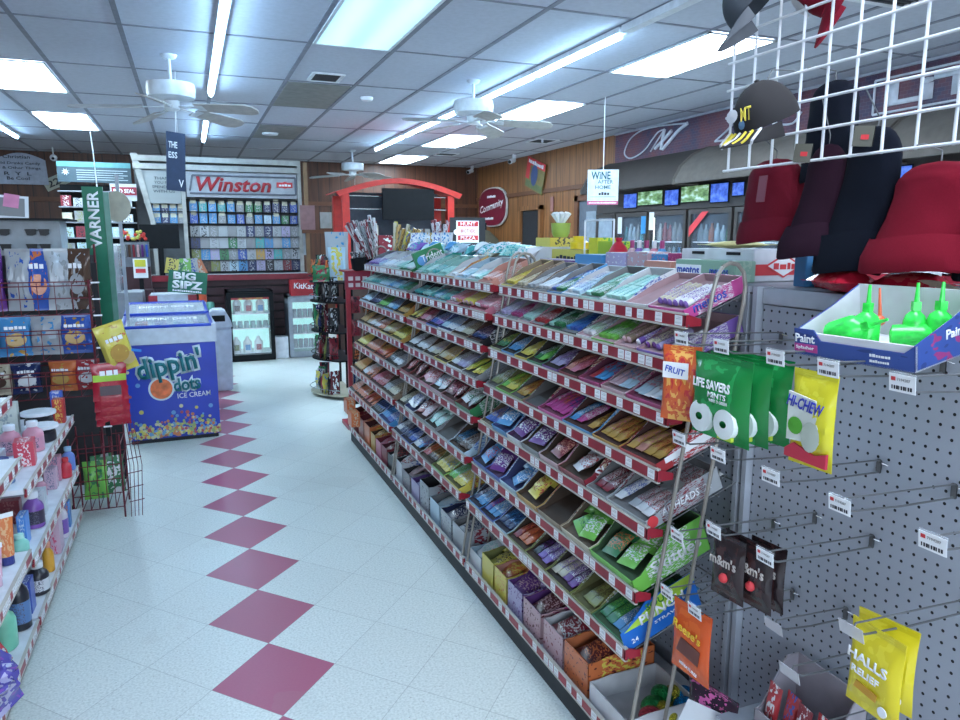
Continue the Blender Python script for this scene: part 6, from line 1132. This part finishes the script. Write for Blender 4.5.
for i, (x, y, z, c1_, c2_, w_, h_, lb) in enumerate([(1.12, 6.75, 1.11, 'yellow', 'blue', .10, .14, 'yellow and blue packet left on the black rack top'), (1.24, 6.6, 1.11, 'ice', 'yellow', .16, .30, 'pale blue bag with yellow print above the black rack'), (1.30, 6.9, 1.11, 'silver', 'azure', .22, .44, 'large silver blue bag standing at back of the black rack'), (1.10, 6.62, 1.10, 'green', 'crimson', .16, .15, 'dark green packet leaning on the black rack top')]):
    MB().pillow(w_, h_, .06, wr(c1_, c2_, scale=3, rough=.22), seed=i).obj('snack_bag', loc=(x, y, z), rot=(-.1, 0, -.2), smooth=True, label=lb, cat='snack bag')
for i in range(5): MB().pillow(.10, .16, .03, wr('white', ['blue', 'azure', 'gold'][i % 3], scale=4, rough=.2), seed=i).obj('candy_bag', loc=(1.5 + .03 * i, 5.05 - .09 * i, ZT), rot=(-.15, 0, -PI / 2 + .4 + .1 * i), smooth=True, label='white glossy candy bag, %s from the far end of gondola top' % ORD[i], cat='candy bag', group='white bags at the far gondola end')
# ---------------------------------------------------------------- arched red stand with screen, boxes, pizza sign
ar = thing('arched_red_stand', 'red arched food stand frame with black screen inside', 'food stand', (2.4, 8.6, 0)); M_rf = mat('bright_red_frame', (.52, .02, .012), .45)
for x in (-.66, .64): MB().box(x - .042, x + .042, -.03, .06, 0, 2.0, M_rf).obj('post', ar); MB().box(x - .05, x + .05, .5, .58, 0, 2.0, M_rf).obj('rear_post', ar)
n = 14; out = [(-.78 + 1.56 * i / n, 2.02 + .17 * math.sin(PI * i / n)) for i in range(n + 1)]; inn = [(-.74 + 1.48 * i / n, 1.965 + .165 * math.sin(PI * i / n)) for i in range(n + 1)]
for i in range(n): a, b_, c_, d_ = out[i], out[i + 1], inn[i + 1], inn[i]
m = MB()
for i in range(n): m.prism([out[i], out[i + 1], inn[i + 1], inn[i]], -.06, .0, M_rf)
m.obj('arch', ar); m = MB()
for i in range(n): m.prism([(out[i][0], out[i][1] - .012), (out[i + 1][0], out[i + 1][1] - .012), (out[i + 1][0], out[i + 1][1]), (out[i][0], out[i][1])], 0, .6, M_rf)
m.obj('canopy_sheet', ar); MB().box(-.66, .66, .56, .60, 1.3, 2.05, mat('stand_back', (.05, .07, .10), .5)).obj('back_panel', ar)
for z in (1.83, 1.98): MB().cyl((-.62, -.0, z), (.62, 0, z), .008, M_chrome, 6).obj('rail', ar)
MB().box(-.68, .90, -.02, .62, 0, 1.30, mat('dark_brown_counter', (.05, .022, .015), .5)).obj('counter', ar)
t = thing('screen', 'black flat television inside the arched red stand', 'television', (2.48, 8.5, 1.70)); MB().box(-.32, .32, 0, .04, 0, .37, M_black).obj('panel', t, bevel=.004); MB().box(-.02, .02, .04, .075, .05, .3, M_black).obj('bracket', t)
for i, (x0, x1, z0, h_, c1_, c2_, lb) in enumerate([(2.12, 2.42, 1.30, .22, 'crimson', 'white', 'red and white box under the black television'), (2.46, 2.78, 1.30, .30, 'grey', 'brown', 'dark grey framed picture under the television'), (2.05, 2.13, 1.30, .34, 'cream', 'yellow', 'cream packet stack at left of the red stand'), (1.85, 2.05, 1.30, .30, 'silver', 'grey', 'grey box left inside the red stand')]): MB().box(x0, x1, 8.62, 8.75, z0, z0 + h_, wr(c1_, c2_, scale=3)).obj('food_box', loc=(0, 0, 0), label=lb, cat='box')
for i, (x0, x1, z0, z1, lb) in enumerate([(1.25, 1.45, 1.6, 1.85, 'faint pinkish paper sign left of the red arched stand'), (1.52, 1.68, 1.62, 1.76, 'small white notice card left of the red arched stand')]): MB().box(x0 + .2, x1 + .2, 10.28, 10.29, z0, z1 + .08, [mat('pinkish_sign', (.25, .13, .13), .6), mat('grey_notice', (.3, .28, .26), .6)][i]).obj('paper_sign', label=lb, cat='sign')
MB().box(1.52, 1.57, 10.3, 10.35, 0, 2.5, mat('light_wood_post', (.20, .11, .05), .5)).obj('wooden_post', label='upright light wood post beside the cigarette display', cat='post'); MB().box(1.47, 2.1, 10.29, 10.33, 1.55, 1.60, M_trimwood).obj('wood_rail', label='dark wood rail carrying the paper signs', cat='rail')
t = thing('pizza_sign', 'black panel with red and white pizza logo', 'sign', (3.21, 8.55, 0)); MB().box(-.19, .28, 0, .03, .9, 1.74, mat('black_panel', (.02, .022, .026), .4)).obj('panel', t); MB().box(-.28, .28, 0, .5, 0, .9, M_slat).obj('base', t); MB().box(-.11, .19, -.004, 0, 1.43, 1.70, M_paper).obj('logo_ground', t); MB().cyl((-.11, -.003, 1.56), (-.11, 0, 1.56), .035, M_paper, 16).obj('logo_bump', t)
for k, s in enumerate(('HUNT', 'BROTHERS', 'PIZZA')): MB().box(-.09, .18, -.006, -.004, 1.63 - .085 * k, 1.69 - .085 * k, M_redink if k != 1 else M_paper).obj('logo_bar', t); text(s, M_wink if k != 1 else M_redink, t, (.045, -.007, 1.66 - .085 * k), '-y', .2, .045, bold=.03)
text('HOT', mat('pink_ink2', (.6, .15, .25), .5), t, (-.07, -.004, 1.37), '-y', .16, .06)
bundle('straw_cup', 'bundle of white and red wrapped sticks on gondola end', 'snack sticks', (1.72, 5.10, ZT), 16, .24, .009, [('white', 'crimson'), ('crimson', 'white'), ('silver', 'crimson')], .07, .0, mat('maroon_cup', (.2, .02, .03), .4))
# ---------------------------------------------------------------- right wall: signs
cs_ = thing('oval_sign', 'dark red oval sign with white script on the right wall', 'sign', (5.235, 12.42, 2.04)); v = [(.62 * math.copysign(abs(math.cos(2 * PI * i / 32)) ** .75, math.cos(2 * PI * i / 32)), .33 * math.copysign(abs(math.sin(2 * PI * i / 32)) ** .75, math.sin(2 * PI * i / 32))) for i in range(32)]
MB().prism([(y * 1.06, z * 1.07) for y, z in v], -.03, 0, mat('sign_rim', (.5, .48, .45), .5), 'yz').obj('rim', cs_); MB().prism(v, -.045, -.03, mat('sign_maroon', (.16, .006, .025), .4), 'yz').obj('face', cs_); text('Community', M_wink, cs_, (-.047, 0, 0), (PI / 2, -.12, -PI / 2), 1.1, .17, bold=.02, shear=.2); text('~', M_wink, cs_, (-.047, .1, -.2), '-x', .4, .05); text('~', M_wink, cs_, (-.047, 0, .19), '-x', .4, .05)
ps = thing('poster', 'tilted colourful poster high on the wood panelling', 'poster', (5.225, 10.68, 2.47), (.30, 0, 0)); MB().box(-.01, 0, -.33, .33, -.24, .24, mat('poster_yellow', (.18, .14, .04), .5)).obj('sheet', ps); MB().box(-.014, -.01, -.33, .33, .13, .24, M_redink).box(-.014, -.01, .2, .33, -.1, .13, M_redink).obj('red_band', ps); text('~', M_wink, ps, (-.015, 0, .185), '-x', .55, .06); MB().lathe([(.001, 0), (.17, .002), (.001, .006)], mat('poster_blue', (.03, .06, .18), .5), 20, sy=.7).obj('blue_oval', ps, (-.012, .02, -.0), (0, -PI / 2, 0)); MB().box(-.013, -.01, -.3, .3, -.22, -.12, mat('poster_olive', (.10, .14, .05), .5)).obj('olive_strip', ps)
MB().box(-.01, 0, -.045, .045, -.11, .11, mat('notice_pink', (.32, .14, .13), .6)).obj('wall_notice', loc=(5.235, 10.1, 2.0), label='narrow reddish notice strip left of the grey door', cat='sign')
t = thing('framed_picture', 'white framed dark picture below the wall opening', 'picture', (5.2, 11.0, 1.25)); MB().box(-.02, 0, -.25, .25, -.1, .12, M_paper).obj('frame', t); MB().box(-.025, -.02, -.14, .14, -.05, .08, M_black).obj('picture', t)
t = thing('machine_cover', 'brown covered machine standing below the oval sign', 'machine', (4.6, 12.2, 0)); MB().prism([(-.4, 0), (.4, 0), (.4, 1.45), (.2, 1.62), (-.3, 1.62), (-.4, 1.45)], -.6, .6, mat('olive_cover', (.10, .09, .06), .8)).obj('cover', t, bevel=.02); MB().box(-.3, .2, -.5, .5, 1.62, 1.74, M_black).obj('top_unit', t)
for i, (y, x, lb) in enumerate([(12.9, 5.0, 'white security camera high in the back right corner'), (10.9, 4.95, 'white security camera above the tilted poster')]):
    t = thing('security_camera', lb, 'camera', (x, y, 2.81), (0, 0, .3)); MB().cyl((0, 0, 0), (0, 0, -.06), .03, M_white, 10).obj('mount', t); MB().cyl((0, 0, -.09), (-.14, -.05, -.13), .035, M_white, 12).obj('body', t, smooth=True); MB().cyl((-.14, -.05, -.13), (-.146, -.052, -.132), .028, M_black, 12).obj('lens', t)
ws = thing('wine_sign', 'white sign with brushed lettering hanging from a ceiling rod', 'sign', (3.76, 6.2, 2.14), (0, 0, -.45)); ws.scale = (.74, 1, 1); MB().cyl((0, 0, 0), (0, 0, .67), .006, M_white, 6).obj('rod', ws); MB().box(-.2, .2, -.006, .006, -.33, 0, mat('wine_board', (.58, .68, .74), .5)).obj('board', ws); M_wt = mat('teal_ink', (.01, .09, .12), .5)
text('WiNE', M_wt, ws, (-.03, -.007, -.055), (PI / 2, .0, 0), .25, .075, bold=.04); text('AFTER', M_wt, ws, (.03, -.007, -.115), '-y', .2, .035); text('HOME', M_wt, ws, (0, -.007, -.165), '-y', .2, .035); text('~', M_ink, ws, (.02, -.007, -.225), '-y', .15, .03); MB().box(-.16, .17, -.0075, -.006, -.258, -.254, M_ink).obj('underline', ws); MB().box(-.2, .2, -.0085, -.006, -.33, -.295, mat('wine_pink', (.55, .08, .2), .5)).obj('pink_band', ws); text('~', M_wink, ws, (0, -.0095, -.312), '-y', .36, .015)
MB().box(-.015, .015, -.003, .003, -.05, .0, M_white).obj('ceiling_clip', loc=(4.5, 9.0, 2.80), label='tiny white clip dangling from the ceiling behind fans', cat='clip')
# printed brick-collage fascia over the coolers, with script lettering
def collage():
    m, nt, b = _new('brick_collage_paper'); L = nt.links.new
    tc = nt.nodes.new('ShaderNodeTexCoord'); mp = nt.nodes.new('ShaderNodeMapping'); mp.inputs['Rotation'].default_value = (0, PI / 2, 0); sx = nt.nodes.new('ShaderNodeSeparateXYZ'); L(tc.outputs['Object'], sx.inputs[0]); cb = nt.nodes.new('ShaderNodeCombineXYZ'); L(sx.outputs[1], cb.inputs[0]); L(sx.outputs[2], cb.inputs[1])
    br = nt.nodes.new('ShaderNodeTexBrick'); br.inputs['Scale'].default_value = 9; br.inputs['Color1'].default_value = (.13, .03, .04, 1); br.inputs['Color2'].default_value = (.05, .03, .07, 1); br.inputs['Mortar'].default_value = (.16, .12, .14, 1); br.inputs['Mortar Size'].default_value = .015; L(cb.outputs[0], br.inputs[0])
    n = nt.nodes.new('ShaderNodeTexNoise'); n.inputs['Scale'].default_value = 3; n.inputs['Detail'].default_value = 3; L(tc.outputs['Object'], n.inputs['Vector']); r = nt.nodes.new('ShaderNodeValToRGB'); r.color_ramp.elements[0].position = .4; r.color_ramp.elements[0].color = (.015, .02, .07, 1); r.color_ramp.elements[1].position = .6; r.color_ramp.elements[1].color = (.15, .03, .04, 1); L(n.outputs[0], r.inputs[0])
    mx = nt.nodes.new('ShaderNodeMix'); mx.data_type = 'RGBA'; mx.inputs[0].default_value = .5; L(br.outputs[0], mx.inputs[6]); L(r.outputs[0], mx.inputs[7]); L(mx.outputs[2], b.inputs['Base Color']); b.inputs['Roughness'].default_value = .6; return m
struct(MB().box(5.20, XR, YF, 8.3, 2.40, H, collage()), 'trim_4'); struct(MB().box(5.18, 5.25, YF, 8.3, 2.785, H - .003, mat('pale_strip2', (.35, .36, .42), .6)), 'trim_5')
M_scr = mat('script_white', (.55, .56, .62), .5)
def fascia_pts(pts): return [(5.19, y, 2.47 + (z - 2.5) * .86) for y, z in pts]
t = thing('script_lettering', 'large white script letter M on the dark fascia', 'lettering', (5.2, 7.5, 2.6))
for i, p in enumerate([[(6.82, 2.81), (7.12, 2.84), (7.43, 2.86), (7.72, 2.85), (7.94, 2.77), (8.05, 2.64), (8.05, 2.56), (7.94, 2.5), (7.77, 2.52), (7.6, 2.59), (7.47, 2.7), (7.36, 2.78), (7.24, 2.8)], [(7.24, 2.8), (7.37, 2.67), (7.5, 2.54)], [(7.24, 2.8), (7.27, 2.67), (7.29, 2.54)], [(6.82, 2.81), (6.98, 2.74), (7.12, 2.64), (7.26, 2.54)], [(7.10, 2.76), (7.25, 2.66), (7.41, 2.57)]]):
    MB().curve([(a - 5.2, b_ - 7.5, c_ - 2.6) for a, b_, c_ in fascia_pts(p)], .009 if i in (0, 1) else .02, M_scr, 8).obj('stroke', t, smooth=True)
t = thing('script_lettering', 'white script swash seen beside the black flame cap', 'lettering', (5.2, 6.1, 2.6))
for p in ([(6.35, 2.52), (6.16, 2.63), (6.0, 2.76)], [(6.35, 2.52), (6.15, 2.52), (5.95, 2.6), (5.8, 2.7)], [(5.75, 2.55), (5.55, 2.66), (5.4, 2.72), (5.5, 2.6), (5.3, 2.56), (5.2, 2.66)]): MB().curve([(a - 5.2, b_ - 6.1, c_ - 2.6) for a, b_, c_ in fascia_pts(p)], .010, M_scr, 8).obj('stroke', t, smooth=True)
t = thing('outlined_sign', 'white outlined block lettering sign on the fascia at right', 'sign', (5.2, 3.9, 2.6)); MB().path([(-.01, .55, -.13), (-.01, .55, .13), (-.01, -.6, .13), (-.01, -.6, -.13), (-.01, .55, -.13)], .01, M_scr, 6).obj('outline', t); text('LiT', M_scr, t, (-.006, .05, 0), '-x', .8, .17, bold=.08)
# awnings, backlit pictures, walk-in cooler doors
M_awn = mat('dark_brown_awning', (.026, .020, .018), .8); M_awn2 = mat('taupe_awning', (.095, .08, .07), .8)
def awning(label, y0, y1, m, group):
    t = thing('awning', label, 'awning', (5.2, y0, 2.4), group=group); d = y1 - y0; v = [(0, 0), (0, .03), (-.12, .02), (-.30, -.06), (-.44, -.18), (-.52, -.32), (-.52, -.36), (-.50, -.36), (-.48, -.30), (-.40, -.17), (-.27, -.07)]
    MB().prism([(x, z) for x, z in v], 0, d, m).obj('cloth', t, smooth=True)
    for y in (0.0, d): MB().path([(x, y, z) for x, z in v[1:7]] + [(-.02, y, -.36), (0, y, 0)], .010, M_awn2, 6).obj('end_frame', t)
awning('dark brown curved awning over the far cooler doors', 6.35, 8.25, M_awn, 'cooler awnings'); awning('taupe curved awning over the middle cooler doors', 4.0, 6.33, M_awn2, 'cooler awnings'); awning('taupe awning over the near cooler doors, behind the hats', 1.2, 3.96, M_awn2, 'cooler awnings')
M_cf = mat('cooler_wall_brown', (.035, .028, .026), .5); struct(MB().box(5.0, XR, 1.0, 8.38, 1.80, 2.08, M_cf), 'wall_cooler_header')
for i, (y0, y1, z0, z1, ks) in enumerate([(7.46, 7.72, 1.85, 2.01, 'b'), (6.95, 7.42, 1.87, 2.02, 'g'), (6.66, 6.89, 1.85, 2.01, 'b'), (6.16, 6.60, 1.87, 2.03, 'g'), (5.87, 6.12, 1.85, 2.03, 'b'), (5.65, 5.80, 1.90, 2.02, 'b'), (5.0, 5.2, 1.85, 2.02, 'b'), (4.3, 4.75, 1.86, 2.02, 'g'), (3.9, 4.2, 1.86, 2.02, 'b')]):
    t = thing('backlit_picture', ('deep blue' if ks == 'b' else 'green landscape') + ' lit picture, %s from far end above cooler doors' % ORD[i], 'picture', (4.995, (y0 + y1) / 2, (z0 + z1) / 2), group='lit pictures above the cooler doors'); a, c_ = (y1 - y0) / 2, (z1 - z0) / 2
    MB().box(-.012, 0, -a, a, -c_, c_, glow_print('screen_' + ks, [(.015, .04, .28), (.05, .12, .50), (.12, .2, .6)] if ks == 'b' else [(.02, .06, .03), (.15, .28, .12), (.45, .62, .65)], SCREEN, 4)).obj('lit_face', t); MB().box(-.006, .0, -a - .012, a + .012, -c_ - .012, c_ + .012, M_black).obj('frame', t)
struct(MB().box(XR - .03, XR - .005, 1.0, 8.36, .0, 1.8, mat('cooler_depth', (.02, .025, .035), .6)), 'wall_cooler_back')
DRS = [(7.92, 8.36, 0), (7.22, 7.88, 1), (6.50, 7.18, 2), (5.79, 6.46, 3), (5.08, 5.75, 4), (4.37, 5.04, 5), (3.66, 4.33, 6), (2.95, 3.62, 7)]
M_gl = mat('door_glass', (.5, .6, .75), .04, alpha=.07, var=0); rr = random.Random(12)
E_led = emit('cooler_led', (.80, .95, .70), 1.0)
for y0, y1, k in DRS:
    t = thing('cooler_door', 'walk-in cooler glass door, %s from the far end of the row' % ORD[k], 'cooler door', (4.98, y0, 0), group='walk-in cooler doors'); d = y1 - y0; f = .045
    MB().box(0, .04, 0, f, 0, 1.79, M_cf).box(0, .04, d - f, d, 0, 1.79, M_cf).box(0, .04, f, d - f, 0, .08, M_cf).box(0, .04, f, d - f, 1.74, 1.79, M_cf).obj('door_frame', t)
    MB().box(.012, .02, f, d - f, .08, 1.74, M_gl if k else mat('frosted_door', (.25, .30, .36), .3)).obj('glass_pane', t); MB().cyl((-.03, d - .03 if k % 2 else .03, .8), (-.03, d - .03 if k % 2 else .03, 1.3), .012, M_chrome, 8).obj('handle', t)
    if k == 0: continue
    if k in (2, 5): MB().box(.05, .065, d - .03, d - .012, .1, 1.72, E_led).obj('light_strip', t)
    MB().box(.07, .24, .0, d, 1.18, 1.19, M_white).box(.07, .24, .0, d, 1.44, 1.45, M_white).obj('shelf', t)
    for s, z in enumerate((1.19, 1.45)):
        n = 7
        for q in range(n):
            c_ = rr.choice([['silver', 'ice', 'white'], ['ice', 'teal', 'silver', 'azure'], ['silver', 'azure', 'red', 'white', 'ice'], ['orange', 'green', 'ice', 'azure']][k % 4]); h_ = rr.uniform(.17, .22)
            b = MB().lathe([(.030, 0), (.034, .008), (.034, h_ * .55), (.014, h_ * .82), (.014, h_)], mat('drink_' + c_, [x * .45 for x in C[c_]], .25), 10); b.obj('drink_bottle', loc=(5.10, y0 + .07 + q * (d - .14) / (n - 1), z), smooth=True, label='%s bottle, %s from far side, %s shelf behind %s cooler door' % (say(c_), ORD[n - 1 - q], ['lower', 'upper'][s], ORD[k]), cat='bottle', group='bottles behind the cooler glass')
for i, (y, z, c_, lb) in enumerate([(7.78, 1.66, 'white', 'white sticker strip on second cooler door frame'), (7.28, 1.66, 'azure', 'blue sticker strip on second cooler door'), (7.12, 1.70, 'white', 'white sticker strip on third cooler door frame')]):
    MB().box(-.003, 0, -.045, .045, -.12, .08, wr(c_, 'black' if c_ == 'white' else 'white', scale=3)).obj('door_sticker', loc=(4.978, y, z), label=lb, cat='sticker', group='stickers on the cooler doors')
t = thing('door_sticker', 'red diagonal banner sticker on the fourth cooler door', 'sticker', (4.976, 6.35, 1.62)); MB().prism([(.08, -.12), (.08, -.02), (-.12, .14), (-.22, .14)], -.003, 0, M_redink, 'yz').obj('band', t)
struct(MB().box(5.0, 5.1, .3, 2.92, 0, 1.8, M_cf), 'wall_right_lower')
# stray hanging cartons at the far end of the base deck
for i, (y, z, lb) in enumerate([(5.02, .36, 'small orange carton hanging at far end of racks'), (4.88, .30, 'second small orange carton hanging at far end')]): MB().box(-.03, .03, -.06, .06, 0, .10, wr('orange', 'cream', scale=4)).obj('small_carton', loc=(1.0, y, z - .1), label=lb, cat='box', group='orange cartons at the far end')
print('MORE', NITEM, len(bpy.data.objects))
